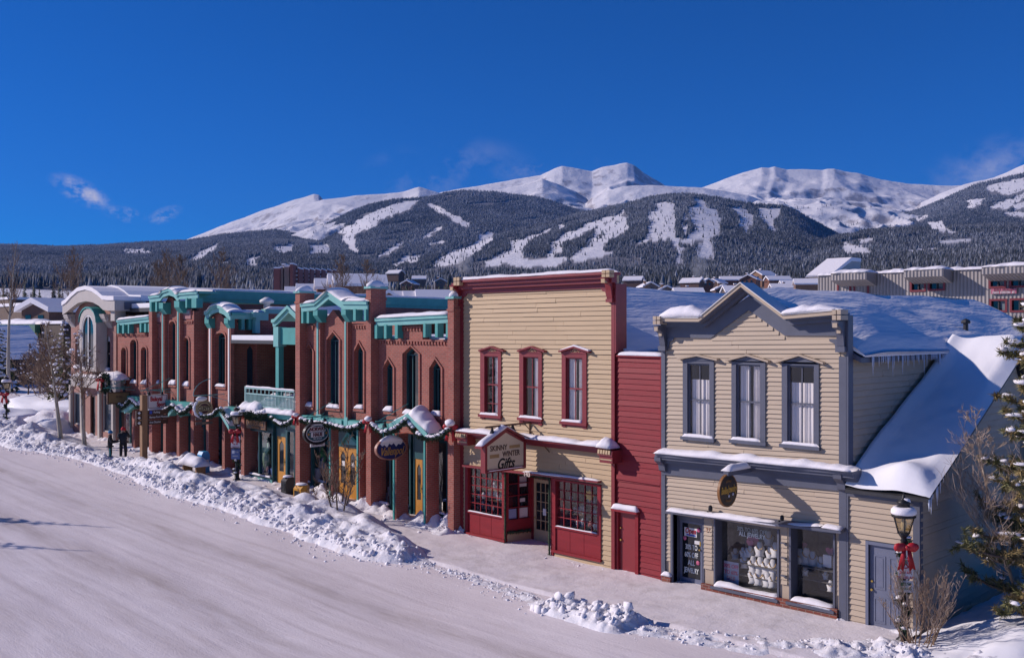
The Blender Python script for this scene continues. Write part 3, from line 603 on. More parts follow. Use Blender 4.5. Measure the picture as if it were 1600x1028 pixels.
beam2(m, yo+.10, .02, ztl-.2, ztl-.092, ztr-.2, ztr-.092, a2, b2); beam2(m, yo+.2, .02, ztl-.32, ztl-.202, ztr-.32, ztr-.202, a2, b2); beam2(m, -.07, .0, zf_l, ztl-.322, zf_r, ztr-.322, a2, b2)
m.build('cornice', RED, Y)
for i, (pl, pr, yt, yb) in enumerate(((708.5,717.5,433.5,446),(940,952,422,433))):
    y_ = yo-.07; m = MB(); m.use(CREAM); p, q = X(pl,y_), X(pr,y_); z0, z1 = Z((pl+pr)/2,yb,y_), Z((pl+pr)/2,yt,y_); c, zc = (p+q)/2, (z0+z1)/2; g = .012
    for sx in (0,1):
        for sz in (0,1): m.box(p if sx==0 else c+g, c-g if sx==0 else q, y_, yo+.15, z0 if sz==0 else zc+g, zc-g if sz==0 else z1)
    m.use(RED); m.box(c-.05, c+.05, y_+.03, yo+.14, zc-.05, zc+.05); m.build('cornice_block', None, Y)
    x0_ = (yl-.02) if i == 0 else (yr-.24); m = MB(); m.use(RED); zt = z0+.02; zb = Z(957,467) if i else Z(726,474)
    m.ext([(-.42,zt),(-.40,zt-.1),(-.22,zt-.2),(-.16,zt-.40),(-.12,zb),(.02,zb),(.02,zt)], 'x', x0_, x0_+.2); m.box(x0_-.02, x0_+.22, -.15, .02, zb-.1, zb-.003)
    m.use(CREAM); m.box(x0_+.03, x0_+.17, -.42, -.28, zt-.18, zt-.06); m.build('bracket', None, Y)
    m = MB(); xs2 = x0_+.222 if i==0 else x0_-.022; sg = 1 if i==0 else -1; zf = zf_l if i==0 else zf_r; m.ext([(xs2,zf),(xs2+sg*.25,zf),(xs2+sg*.22,zf-.06),(xs2+sg*.08,zf-.12),(xs2+sg*.05,zf-.25),(xs2,zf-.27)], 'y', -.06, -.03); m.build('scroll', RED, Y)
m = MB(); m.box(yl-.01, X(725), -.055, .1, .2, zf_l-.2); m.build('corner_board', RED, Y)
m = MB(); m.box(X(956.8), yr, -.055, .1, -.05, zf_r-.2); m.box(yr+.001, yr+.05, -.05, .45, Z(962,552), ztr-.35); m.build('corner_board', RED, Y)
m = MB(); snow_strip(m, (a-.02,.15,ztl-.01), (b+.06,.15,ztr-.01), (0,-1,0), .58, .11, 60, 2, .5, .2); m.build('snow_cap', SNOW, Y, True)
# gable roof behind the false front
yxR, yzR = -21.8, 8.35; yeR, yeL = (yr+.2, 6.35), (yl-.1, 6.35)
m = MB(); m.ext([(yxR,yzR-.02),(yeR[0],yeR[1]-.02),(yeR[0],yeR[1]-.14),(yxR,yzR-.16)], 'y', .2, 17); m.ext([(yxR,yzR-.02),(yxR,yzR-.16),(yeL[0],yeL[1]-.14),(yeL[0],yeL[1]-.02)], 'y', .2, 17); rf = m.build('roof', IRON, Y)
roof_snow('roof_snow', rf, (yxR,yzR-.02), (yeR[0]+.06,yeR[1]), .3, 17.2, .22, 12.0, .10); roof_snow('roof_snow', rf, (yxR,yzR-.02), yeL, .3, 17.2, .22, 14.0, .08, 40, 16)
m = MB(); m.box(yr-.16, yr, .162, 16.8, -.05, yeR[1]-.1); m.box(yl, yl+.16, .162, 16.8, -.05, yeL[1]-.1); m.box(yl+.162, yr-.162, 16.6, 16.76, -.05, yeL[1]-.1); m.build('side_wall', CREAM, Y)
# street cornice
yo = -.4; a, b = X(712,yo), X(950,yo); z0l, z0r = Z(714,676,yo), Z(940,701.5,yo)
m = MB(); beam2(m, yo, .04, z0l, z0l+.07, z0r, z0r+.07, a, b); beam2(m, yo+.12, .03, z0l-.09, z0l-.002, z0r-.09, z0r-.002, a, b); beam2(m, yo+.25, .02, z0l-.17, z0l-.092, z0r-.17, z0r-.092, a+.1, b-.1); m.build('street_cornice', RED, Y)
for i, (pl, pr) in enumerate(((711,729),(933,956))):
    y_ = yo-.05; p, q = X(pl,y_), X(pr,y_); zt = (z0l if i==0 else z0r)+.03; m = MB(); m.use(RED); m.box(p+.05, q-.02, y_+.05, .02, zt-.42, zt-.22); m.ext([(y_+.02,zt-.05),(y_+.0,zt-.2),(y_+.05,zt-.22),(.02,zt-.22),(.02,zt-.05)], 'x', p+.01, q)
    m.use(CREAM); nb = 5
    for k in range(nb): u = p+.03+(q-p-.06)*k/nb; m.ext([(y_-.01,zt-.04),(y_-.03,zt-.15),(y_+.02,zt-.19),(y_+.02,zt-.04)], 'x', u, u+(q-p)/nb*.62)
    m.box(p+.08, q-.05, y_+.042, y_+.049, zt-.34, zt-.30); m.build('bracket', None, Y)
m = MB(); snow_strip(m, (a-.05,.04,z0l+.06), (b-.2,.04,z0r+.06), (0,-1,0), .5, .15, 60, 13, .5, .2); snow_strip(m, (b-.4,.04,z0r+.06), (b+.14,.04,z0r+.04), (0,-1,0), .56, .30, 16, 6, .3, .2); m.build('snow_cap', SNOW, Y, True)
# shop front
ztopw = Z(790,736); zt_l, zt_r = Z(735,728), Z(935,752); e0, e1 = X(789.5), X(866); l0, l1 = X(730.5), X(788.5); r0, r1 = X(867), X(938)
zgl_l, zgl_r = Z(762,803), Z(906,828); zp_l, zp_r = Z(760,836), Z(902,865)
m = MB(); wall_open(m, yl, e0, 0, .16, .0, flat(yl,e0,Z(790,690)), [(l0,l1,zp_l,flat(l0,l1,Z(760,731)))]); wall_open(m, e0, yr, 0, .16, -.05, flat(e0,yr,Z(840,693)), [(e0,e1,-.04,flat(e0,e1,Z(828,742))),(r0,r1,zp_r,flat(r0,r1,Z(902,752)))]); m.build('lower_wall', CREAM, Y)
m = MB(); clap(m, front(0), X(717.5), X(957), (.12, zcl), (-.03, zcr), 24, [(l0-.06,l1+.02,zp_l-.09,Z(760,729)),(e0-.03,e1+.02,-1,Z(828,738)),(r0-.03,r1+.06,zp_r-.09,Z(902,748))], seed=36); m.build('lower_siding', CREAM, Y)
m = MB(); beam2(m, -.2, .02, Z(731,727)-.03, Z(731,727)+.03, Z(940,752)-.03, Z(940,752)+.03, l0-.06, r1+.06); ha = m.build('awning', RED, Y)
m = MB(); snow_strip(m, (X(820),.0,Z(820,737.5)+.03), (r1+.04,.0,Z(938,751.5)+.03), (0,-1,0), .2, .045, 24, 16, .5, .1, .2); m.build('snow_cap', SNOW, ha, True)
def gridwin(a, b, zs, zg_, zt, nc, nr, seed):
    zb = zs
    m = MB(); m.box(a-.06, a+.07, -.06, .1, zb, zt); m.box(b-.07, b+.06, -.06, .1, zb, zt); m.box(a+.07, b-.07, -.06, .1, zt-.06, zt); m.box(a-.08, b+.08, -.10, .05, zb-.08, zb-.002); m.box(a+.07, b-.07, -.02, .1, zb, zg_-.05)
    n = 3
    for k in range(1, n): u = a+.07+(b-a-.14)*k/n; m.box(u-.012, u+.012, -.026, -.02, zb+.02, zg_-.06)
    m.box(a+.07, b-.07, -.07, .1, zg_-.05, zg_)
    w_ = m.build('shop_window', REDB, Y); g = MB(); g.pane(a+.07, b-.07, .05, zg_, zt-.06); g.build('pane', GLASS, w_)
    f = MB(); A, B, C, D = a+.07, b-.07, zg_, zt-.06
    for k in range(1, nc): u = A+(B-A)*k/nc; f.box(u-.013, u+.013, .02, .047, C, D)
    for k in range(1, nr):
        v = C+(D-C)*k/nr
        for i in range(nc): f.box(A+(B-A)*i/nc+.014, A+(B-A)*(i+1)/nc-.014, .022, .046, v-.013, v+.013)
    f.build('muntin', REDB, w_); nb = MB(); niche(nb, a, b, .1, 1.0, zg_-.1, zt); nb.build('interior', INNER, w_)
    rnd = random.Random(seed); gm = MB(); cols = [pmat('trinket_%s' % c, v, .5, .2, 9) for c, v in (('white',(.45,.44,.43)),('brown',(.22,.12,.06)),('grey',(.22,.24,.27)),('red',(.3,.04,.04)))]
    for i in range(46):
        gm.use(cols[rnd.choice((0,0,1,2,2,3))]); s = rnd.uniform(.05,.11); z_ = C + (D-C)*(rnd.choice((.04,.04,.3,.32,.55))) ; gm.blob((rnd.uniform(A+.1,B-.1), rnd.uniform(.2,.7), z_+s), (s*.8,s*.7,s*1.3), i, .5, 7, 5)
    for z_ in (.28,.53): gm.use(cols[1]); gm.box(A, B, .25, .8, C+(D-C)*z_-.02, C+(D-C)*z_)
    go = gm.build('window_display', None, w_); go['kind'] = 'stuff'
    s = MB(); snow_strip(s, (a+.05,-.01,zg_), (b-.05,-.01,zg_), (0,-1,0), .06, .03, 18, seed, .6, .1); s.build('snow_cap', SNOW, w_, True)
    return w_
gridwin(l0, l1, zp_l, zgl_l, Z(760,731), 6, 5, 1); WR = gridwin(r0, r1, zp_r, zgl_r, Z(902,752), 6, 5, 2)
m = MB(); c = (X(921,.3), .3, Z(921,774,.3)); m.ext([(c[0]+(.12 if k%2 else .19)*math.cos(k*.3927), c[2]+(.12 if k%2 else .19)*math.sin(k*.3927)) for k in range(16)], 'y', .3, .33); m.build('sun_ornament', pmat('sun_yellow', (.6,.36,.03), .5), WR)
# recessed entry
yd = 1.0; da, db = X(833.5,yd), X(862,yd); zst = Z(845,856,yd)-.03; zdh = Z(847,749,yd); zin = Z(828,738)
m = MB(); m.box(e0, e1, .17, 1.3, zin, zin+.05); m.box(da-.1, da, yd, yd+.12, zst, zin); m.box(db, e1+.3, yd, yd+.12, zst, zin); m.box(da, db, yd, yd+.12, zdh, zin); m.box(e1, e1+.06, .001, yd-.002, zst-.2, zin); m.box(e1-.10, e1, -.05, .16, .02, zin); m.build('entry_wall', REDB, Y)
m = MB(); m.box(e0-.1, e1+.1, .17, 1.9, -.1, zst-.004); m.hexa([(e0+.03,-.12,-.08),(e1-.12,-.02,-.08),(e1-.12,.165,-.08),(e0+.03,.165,-.08),(e0+.03,-.12,zst-.12),(e1-.12,-.02,zst-.12),(e1-.12,.165,zst-.12),(e0+.03,.165,zst-.12)]); m.build('doorstep', pmat('worn_wood', (.22,.16,.12), .9, .3, 4, .2), Y)
# slanted side window of the entry
P0 = Vector((e0+.02,.0,0)); P1 = Vector((da-.1,yd,0)); dv = (P1-P0); nv = Vector((dv.y,-dv.x,0)).normalized()
def slab(mb, u0, u1, t0, t1, z0, z1):
    c = [P0+dv*u+nv*t for u, t in ((u0,t1),(u1,t1),(u1,t0),(u0,t0))]; mb.hexa([(p.x,p.y,z0) for p in c]+[(p.x,p.y,z1) for p in c])
zs1, zs2 = Z(808,829,.5), Z(808,810,.5)
m = MB(); m.use(CREAM); slab(m, 0, 1, -.1, 0, zst-.3, zs1-.06); m.use(REDB); slab(m, 0, 1, -.1, .01, zs1-.055, zs2); slab(m, 0, .10, -.1, .02, zs2+.001, zin); slab(m, .92, 1, -.1, .02, zs2+.001, zin); slab(m, .1, .92, -.1, .012, zin-.12, zin-.001)
for k in (1,): slab(m, .50, .53, -.06, .005, zs2+.001, zin-.121)
for k in (1,2,3): z_ = zs2+(zin-.12-zs2)*k/4; slab(m, .10, .498, -.055, .004, z_-.013, z_+.013); slab(m, .532, .92, -.055, .004, z_-.013, z_+.013)
ew = m.build('entry_window', None, Y); g = MB(); slab(g, .1, .92, -.09, -.08, zs2, zin-.12); g.build('pane', DARKGLASS, ew)
g = MB(); slab(g, .55, .86, -.078, -.07, zs2+.62*(zin-zs2), zs2+.82*(zin-zs2)); g.build('notice', WHITE, ew); g = MB(); slab(g, .55, .90, -.078, -.07, zs2+.02, zs2+.2*(zin-zs2)); g.build('notice', WHITE, ew); g = MB(); slab(g, .6, .8, -.078, -.07, zs2+.32*(zin-zs2), zs2+.39*(zin-zs2)); g.build('notice', WHITE, ew)
g = MB(); slab(g, .12, .46, -.078, -.07, zs2+.02, zs2+.2*(zin-zs2)); g.build('notice', pmat('pale_blue_paper', (.28,.33,.5), .7), ew)
m = MB(); zg0 = zst+.62
m.box(da, da+.10, yd+.02, yd+.07, zst, zdh); m.box(db-.10, db, yd+.02, yd+.07, zst, zdh); m.box(da+.1, db-.1, yd+.02, yd+.07, zst, zg0); m.box(da+.1, db-.1, yd+.02, yd+.07, zdh-.12, zdh)
for k in (1,2): u = da+.1+(db-da-.2)*k/3; m.box(u-.012, u+.012, yd+.025, yd+.06, zg0, zdh-.12)
for k in range(1,5):
    v = zg0+(zdh-.12-zg0)*k/5
    for i in range(3): w3 = (db-da-.2)/3; m.box(da+.1+w3*i+.013, da+.1+w3*(i+1)-.013, yd+.026, yd+.06, v-.012, v+.012)
dr = m.build('door', CREAM, Y); g = MB(); g.box(da+.1, db-.1, yd+.045, yd+.055, zg0, zdh-.12); g.build('pane', DARKGLASS, dr)
g = MB(); g.box(da+.42, da+.56, yd+.01, yd+.02, zg0+.5, zg0+.72); g.build('notice', WHITE, dr); g = MB(); g.tube([(da+.06,yd-.03,zst+1.0),(da+.06,yd+.02,zst+1.0)], .025, 8); g.build('handle', BRASS, dr)
text('143', .2, ((e0+e1)/2+.1,-.21,Z(845,744,-.2)), RX, UZ, pmat('pale_numerals', (.55,.45,.38), .6), Y, bold=.008)
def garland(name, label, pts, r, group=None, snowy=0.0, seed=0, cat='garland', dens=1.0, lights=False):
    rnd = random.Random(seed); m = MB(); m.use(GARLAND); tot = 0; sm = MB()
    for p, q in zip(pts[:-1], pts[1:]):
        p, q = Vector(p), Vector(q); n = max(2, int((q-p).length/.05*dens)); t = (q-p).normalized(); a = t.orthogonal().normalized(); b = t.cross(a)
        m.tube([p, q], r*.45, 5)
        for k in range(n):
            c = p.lerp(q, (k+rnd.random())/n)
            for _ in range(7):
                an = rnd.uniform(0,6.283); d = (a*math.cos(an)+b*math.sin(an)+t*rnd.uniform(-.6,.6)).normalized(); e = c+d*r*rnd.uniform(.8,1.5); s_ = t.cross(d)*r*.22
                m.add([c-s_, c+s_, e+s_*.6, e-s_*.6], [(0,1,2,3)])
            if snowy and rnd.random() < snowy: sm.blob(c+Vector((0,0,r*.75)), (r*rnd.uniform(.6,1.2),r*rnd.uniform(.6,1.1),r*rnd.uniform(.35,.7)), k+seed, .3, 7, 5)
    o = m.build(name, None, None); tag(o, label, cat, group)
    if sm.v: tag(sm.build('snow_cap', SNOW, o, True), kind='stuff')
    return o
garland('evergreen_garland', 'evergreen garland framing the recessed entry of the cream shop', [(e0+.03,-.04,zst-.1),(e0+.03,-.04,zin-.05),(e1-.14,-.07,zin-.09),(e1-.14,-.07,zst+.1)], .07, seed=2)
garland('evergreen_garland', 'low evergreen garland under the slanted entry window of the cream shop', [P0+dv*.05+nv*.06+UZ*0 if False else (P0+dv*.05+nv*.06+Vector((0,0,zs1))), P0+dv*.95+nv*.06+Vector((0,0,zs1))], .07, seed=3)
# gabled sign board on its iron bracket
sx = X(829,0)-.0
S = thing('gabled_sign', 'gabled cream and red gift shop sign board with snow on its little roof', 'sign', (sx,0,0))
A = onx(754.5,739,sx); B = onx(818.5,731,sx); y0, y1 = A[1], B[1]; zb = (A[2]+B[2])/2; ztl = onx(754,698,sx)[2]; ztr = onx(819,691,sx)[2]; zt = (ztl+ztr)/2; pk = onx(788,672,sx); yc = (y0+y1)/2; zpk = pk[2]
m = MB(); m.ext([(y0+.05,zb+.05),(y1-.05,zb+.05),(y1-.05,zt),(yc,zpk-.03),(y0+.05,zt)], 'x', sx-.07, sx+.07); m.build('board', pmat('sign_cream', (.62,.51,.34), .6, .04, 3), S)
m = MB(); ring(m, [(y0,zb),(y1,zb),(y1,zt+.04),(yc,zpk+.03),(y0,zt+.04)], .09, sx-.10, sx+.10, 'x'); m.build('frame', RED, S)
m = MB(); ya, yb = y0-.2, y1+.16; k = (zpk-zt)/(yc-y0); zA_ = zt+.05-.2*k*.9; th = .06
for p, q in (((ya,zA_),(yc,zpk+.05)),((yc,zpk+.05),(yb,zt+.05-.16*k*.9))): m.ext([p,q,(q[0],q[1]+th),(p[0],p[1]+th)], 'x', sx-.16, sx+.16)
rr = m.build('sign_roof', RED, S)
m = MB(); yas = ya+.02
for p, q, h in (((yas,zA_+th),(yc,zpk+.05+th),.13),((yc,zpk+.05+th),(yb-.03,zt+.05-.14*k*.9+th),.08)):
    p = Vector((sx-.16,p[0],p[1])); q = Vector((sx-.16,q[0],q[1])); snow_strip(m, p, q, (1,0,0), .32, h, 20, 3, .3, .1)
snow_strip(m, (sx+.07,y0+.1,zb+.045), (sx+.07,y1-.1,zb+.045), (1,0,0), .035, .04, 14, 3, .2, .1); m.build('snow_cap', SNOW, S, True)
SIGNB = pmat('sign_brown_lettering', (.085,.04,.02), .6); SIGNW = pmat('worn_lettering', (.36,.23,.09), .7, .2, 20)
h_ = zt-zb; text('SKINNY', .235, (sx+.075,y0+.23,zb+h_*.90), RY, UZ, SIGNB, S, align='LEFT', xs=.88, bold=.003); text('WINTER', .235, (sx+.075,y1-.26,zb+h_*.64), RY, UZ, SIGNB, S, align='RIGHT', xs=.85, bold=.003); text('Gifts', .46, (sx+.075,yc+.0,zb+h_*.27), RY, UZ, pmat('sign_black_lettering', (.01,.012,.01), .5), S, shear=.35, xs=.85, bold=.010)
m = MB(); m.box(sx+.071, sx+.074, y0+.2+.86, y1-.25, zb+h_*.84, zb+h_*.96); m.box(sx+.071, sx+.074, y0+.22, y0+.62, zb+h_*.54, zb+h_*.68); m.build('worn_patch', SIGNW, S)
m = MB(); ap = onx(787,665,sx); wl = onx(830,661,sx)
m.tube([(sx,ya+.3,ap[2]),(sx,-.02,ap[2]+.02)], .03, 6); m.tube([(sx,-.04,ap[2]-.55),(sx,-.04,ap[2]+.05)], .03, 6)
m.tube([(sx,-1.3,ap[2]),(sx+.5,-.04,ap[2]-.6)], .016, 5); m.tube([(sx,-.3,ap[2]+.02),(sx+.85,-.03,ap[2]-.85)], .016, 5); m.tube([(sx,-1.0,ap[2]),(sx-.5,-.03,ap[2]-.4)], .012, 5)
m.build('bracket', pmat('rusty_iron', (.16,.09,.045), .7, .3, 8), S)
for px, py in ((769,674),(801,677)):
    q = onx(px,py,sx); m = MB(); zr_ = zpk+.05-abs(q[1]-yc)*k+.1; m.tube([(sx,q[1],ap[2]),(sx,q[1],zr_+.14)], .012, 5); m.lathe([(.02,.2),(.05,.1),(.10,-.02),(.09,-.03)], (sx,q[1],zr_+.02), 8); m.build('lamp', BLACK, S)

# ==== red infill between the two shops ==============================================================================
A_ = thing('red_annex', 'narrow barn red clapboard infill with a plain red door between the two clapboard shops', 'annex', (X(995),0,0))
ax0, ax1 = yr+.052, xl-.005; zt0, zt1 = Z(966,557), Z(1031,559); da, db = X(965.5), X(993); zdh = Z(980,800)
m = MB(); wall_open(m, ax0, ax1, .03, .18, -.05, flat(ax0,ax1,min(zt0,zt1)), [(X(960),X(998),-.04,flat(X(960),X(998),zdh+.06))]); m.box(ax0, ax1, .182, 9, 5.3, min(zt0,zt1)-.05); m.box(ax0, ax1, 8.8, 9, -.05, 5.29); m.build('wall', REDB, A_)
m = MB(); clap(m, front(.03), ax0+.03, ax1-.07, (-.04,zt0), (-.04,zt1), 40, [(X(957),X(999),-1,zdh+.10)], seed=41, joint=1.6, t=.03); m.build('siding', REDB, A_)
m = MB(); m.box(ax1-.075, ax1, -.03, .03, -.05, zt1); m.hexa([(ax0,-.05,zt0),(ax1,-.05,zt1),(ax1,.2,zt1),(ax0,.2,zt0),(ax0,-.05,zt0+.05),(ax1,-.05,zt1+.05),(ax1,.2,zt1+.05),(ax0,.2,zt0+.05)]); zq_ = Z(966,748); m.hexa([(ax0,-.04,zq_),(ax1-.08,-.04,zq_-.02),(ax1-.08,.0,zq_-.02),(ax0,.0,zq_),(ax0,-.02,zq_+.13),(ax1-.08,-.02,zq_+.12),(ax1-.08,.0,zq_+.12),(ax0,.0,zq_+.13)]); m.build('trim', REDB, A_)
m = MB(); snow_strip(m, (ax0,.3,zt0+.04), (ax1,.3,zt1+.04), (0,-1,0), .36, .10, 20, 22, .4, .1); m.build('snow_cap', SNOW, A_, True)
m = MB(); m.box(X(960), da, .0, .16, -.04, zdh); m.box(db, X(998), -.03, .16, -.04, zdh); m.box(X(959), X(999), -.14, .1, zdh+.002, zdh+.07); m.build('door_frame', REDB, A_)
m = MB(); m.box(da, db, .08, .13, -.04, zdh); dr = m.build('door', pmat('red_door_paint', (.24,.024,.028), .4, .08, 2), A_)
for zz in (.95, 1.3): m = MB(); m.tube([(da+.07,.03,zz),(da+.07,.08,zz)], .028 if zz<1 else .02, 8); m.build('handle', BRASS, dr)
m = MB(); snow_strip(m, (X(958.5),.03,zdh+.07), (X(999.5),.03,zdh+.07), (0,-1,0), .18, .17, 16, 23, .3, .08); m.build('snow_cap', SNOW, A_, True)
# ==== long brick building with teal trim ============================================================================
B = thing('brick_building', 'long red brick shopping building with teal cornices, gables and tall narrow windows', 'building', (X(450),0,0))
YP = -.35; z1 = 3.35; z2 = 3.62
def bwin(root, pl, pr, head, ytop, yshould, ybot, y=0.0, dep=.22, snow=.16, seed=0, moulding=True, mull=True):
    xa, xb = X(pl,y), X(pr,y); pm = (pl+pr)/2; za = Z(pm,ybot,y); zs = Z(pm,yshould,y); zt = Z(pm,ytop,y)
    hd = arch(xa,xb,zs,zt) if head == 'arch' else point(xa,xb,zs,zt)
    out = [(xa,za)] + hd + [(xb,za)]
    m = MB(); ring(m, out, .055, y+dep-.06, y+dep+.05)
    c = (xa+xb)/2
    if mull: m.box(xa+.05, xb-.05, y+dep-.04, y+dep+.0, zs-.06, zs-.02); m.box(xa+(xb-xa)*.36-.018, xa+(xb-xa)*.36+.018, y+dep-.045, y+dep+.0, za+.05, zs-.061)
    w_ = m.build('window', TEALD, root)
    g = MB(); g.ext(out, 'y', y+dep+.012, y+dep+.03); g.build('pane', DARKGLASS if seed % 3 else BLUEGLASS, w_)
    if moulding:
        e = .085; o2 = [(xa-e,za-.04)] + [(q[0]+(e if q[0]>c+.01 else -e if q[0]<c-.01 else 0), q[1]+(e*.9 if abs(q[0]-c)<(xb-xa)*.45 else .02)) for q in hd] + [(xb+e,za-.04)]
        mm = MB(); 
        for i in range(len(o2)-1): mm.ext([o2[i], o2[i+1], out[i+1], out[i]], 'y', y-.045, y+.01)
        mm.box(xa-e, xb+e, y-.07, y+.02, za-.14, za-.042); mm.build('surround', BRICK, w_)
    s = MB(); snow_strip(s, (xa,y+dep-.05,za-.02), (xb,y+dep-.05,za-.02), (0,-1,0), dep+.06, snow, 14, seed, .4, .12); s.build('snow_cap', SNOW, w_, True)
    return (xa, xb, za, hd)
def pillar(pl, pr, ytop, zbase, cap=True, y=YP, back=.35, mat=BRICK):
    xa, xb = X(pl,y), X(pr,y); zt = Z((pl+pr)/2, ytop, y) if ytop else z1
    m = MB(); m.box(xa, xb, y, back, zbase, zt)
    if cap: m.box(xa-.03, xb+.03, y-.03, back+.03, zt-.42, zt-.34)
    p_ = m.build('pillar', mat, B)
    if cap:
        m = MB(); m.box(xa-.06, xb+.06, y-.06, back+.06, zt, zt+.08); c_ = m.build('pillar_cap', TEALL, p_)
        m = MB(); m.blob(((xa+xb)/2,(y+back)/2,zt+.06), ((xb-xa)/2+.07,(back-y)/2+.07,.26), pl, .12, 14, 8, 0); m.build('snow_cap', SNOW, c_, True)
pillar(699.6,708.8,467,-.1); pillar(572,579.4,451,0); pillar(461.5,468.4,458,.2); pillar(376.5,381.5,None,.5,False); pillar(232.6,237.5,484,.8,False,-.3); pillar(298,302.5,None,.6,False); pillar(255,259,None,.7,False,-.3); pillar(276,280,None,.7,False,-.3)
pillar(613.5,619,None,0,False,-.55,.0); pillar(661.5,667,None,-.1,False,-.55,.0); pillar(514,519,None,.1,False,-.3,.0); pillar(557,562,None,.05,False,-.3,.0); pillar(322,326,None,.5,False,-.2,.3); pillar(347,351,None,.5,False,-.2,.3); pillar(206,210,None,.9,False,-.3,.2)
for pl, pr, y, b in ((613.5,619,-.55,0),(661.5,667,-.55,-.1),(514,519,-.3,.1),(557,562,-.3,.05)): m = MB(); a, c = X(pl,y), X(pr,y); m.box(a+.04, a+.04+(c-a)*.42, y-.03, y-.001, b, z1); m.build('pilaster_strip', TEAL, B)
# --- upper walls
def sec(x0, x1, y, top, wins, th=.3, z0=z2-.3): mm = MB(); wall_open(mm, x0, x1, y, y+th, z0, top, wins); return mm
w3 = [bwin(B,600,615,'point',561,574,641,seed=1), bwin(B,630,655,'point',541,553,646,seed=2), bwin(B,672,690,'point',561,575,648,seed=4)]
xa3, xb3 = X(581), X(703); zt3 = Z(640,530)
m = sec(xa3, xb3, 0, flat(xa3,xb3,zt3), w3); m.box(X(622), X(660), 0.0, .3, zt3+.001, Z(640,507)); 
def corbel(m, x0, x1, y, z, step=.16, d=.05):
    n = int((x1-x0)/step)
    for i in range(n): u = x0+(x1-x0)*(i+.25)/n; m.box(u, u+(x1-x0)/n*.5, y-d, y, z-.16, z-.05)
    m.box(x0, x1, y-d-.01, y, z-.049, z)
corbel(m, xa3, xb3, 0, zt3-.02); corbel(m, X(622), X(660), 0, Z(640,510)); m.build('upper_wall', BRICK, B)
def lintel(pts, thick, y0, y1, name='cornice', mat=TEALL, back=.45, snow=.14, seed=1, dark=True, root=B):
    m = MB(); lo = [(x,z-thick) for x,z in pts]; lo2 = [(x,z-thick*.42) for x,z in pts]; m.use(mat); m.band(lo2, pts, 'y', y0, y0+.08); m.band(lo, [(x,z-.005) for x,z in lo2], 'y', y0+.06, y0+.13)
    m.use(TEAL if mat is TEALL else mat); m.band([(x,z-.12) for x,z in pts], [(x,z-.01) for x,z in pts], 'y', y0+.131, back); c_ = m.build(name, None, root)
    m = MB()
    for i in range(len(pts)-1):
        p, q = pts[i], pts[i+1]; L_ = math.hypot(q[0]-p[0], q[1]-p[1]); snow_strip(m, (p[0],back-.02,p[1]-.005), (q[0],back-.02,q[1]-.005), (0,-1,0), back-y0+.04, snow, max(4,int(L_/.2)), seed+i, .25, .06 if i in (0,len(pts)-2) else 0)
    m.build('snow_cap', SNOW, c_, True); return c_
yk = -.28
lintel([(X(585,yk),Z(585,497,yk)),(X(699,yk),Z(699,491,yk))], Z(640,494,yk)-Z(640,507,yk), yk, 0, seed=3)
def posts(lst, yt, yb, y=yk, d=.3):
    for pl, pr in lst: m = MB(); a, b = X(pl,y), X(pr,y); pm = (pl+pr)/2; m.box(a, b, y+.02, y+d, Z(pm,yb,y), Z(pm,yt,y)); m.build('cornice_post', TEAL, B)
posts(((584,588.5),(599,603),(616,620.5)), 507.5, 529); posts(((660.5,664),(679,683),(696,699)), 505.5, 527)
w2 = [bwin(B,478,489.5,'point',537,549,634,seed=5), bwin(B,511.5,531,'point',519,531,636,seed=6), bwin(B,554.5,568.5,'point',535,549,637,seed=7)]
xa2, xb2 = X(470), X(581); zs2 = Z(520,506); xg = X(520)
m = sec(xa2, xb2, .001, [(xa2,zs2),(X(503),zs2),(xg,Z(520,484)),(X(537),zs2),(xb2,zs2)], w2)
corbel(m, xa2, X(491), .001, Z(480,509)); corbel(m, X(543), xb2-.2, .001, Z(556,507))
m.build('upper_wall', BRICK, B)
def gablefront(pts_px, thick_px, y, pil, seed, posts_l, ptop, pbot, brk, yb=.3):
    pts = [(X(px,y), Z(px,py,y)) for px,py in pts_px]; s = F0/(R2*(CD+y)/((pts_px[1][0]-CX)/F0+1))
    c_ = lintel(pts, thick_px/s, y, yb, back=yb+.35, snow=.15, seed=seed)
    posts(posts_l, ptop, pbot, y, .35)
    for pl, pr, yt, ybm, ye in brk:   # heavy bracket tapering down on to the pilaster
        m = MB(); a, b = X(pl,y+.08), X(pr,y+.08); pm = (pl+pr)/2; za, zm, ze = Z(pm,yt,y+.08), Z(pm,ybm,y+.08), Z(pm,ye,y+.2); m.ext([(y+.08,za),(y+.08,zm),(-.2,ze),(0.05,ze),(0.05,za)], 'x', a, b); m.build('bracket', TEAL, B)
    for pl, pr, yt in pil:
        m = MB(); m.use(BRICK); a, b = X(pl,-.2), X(pr,-.2); zt = Z((pl+pr)/2, yt, -.2); m.box(a, b, -.2, -.0, z2-.3, zt); m.use(TEALL); w_ = (b-a); m.box(a+w_*.32, a+w_*.66, -.225, -.201, z2-.3, zt-.01); m.build('pilaster', None, B)
gablefront([(468.5,474.5),(490,472),(511,454),(534,470),(572,470)], 13, -.5, ((493,500,503),(537,543,502)), 11, ((470,473),(478.5,482)), 487, 505, ((489,496,484,493,504),(533,540,482,492,503)))
posts(((551,555),(568,571)), 483, 501, -.5, .35)
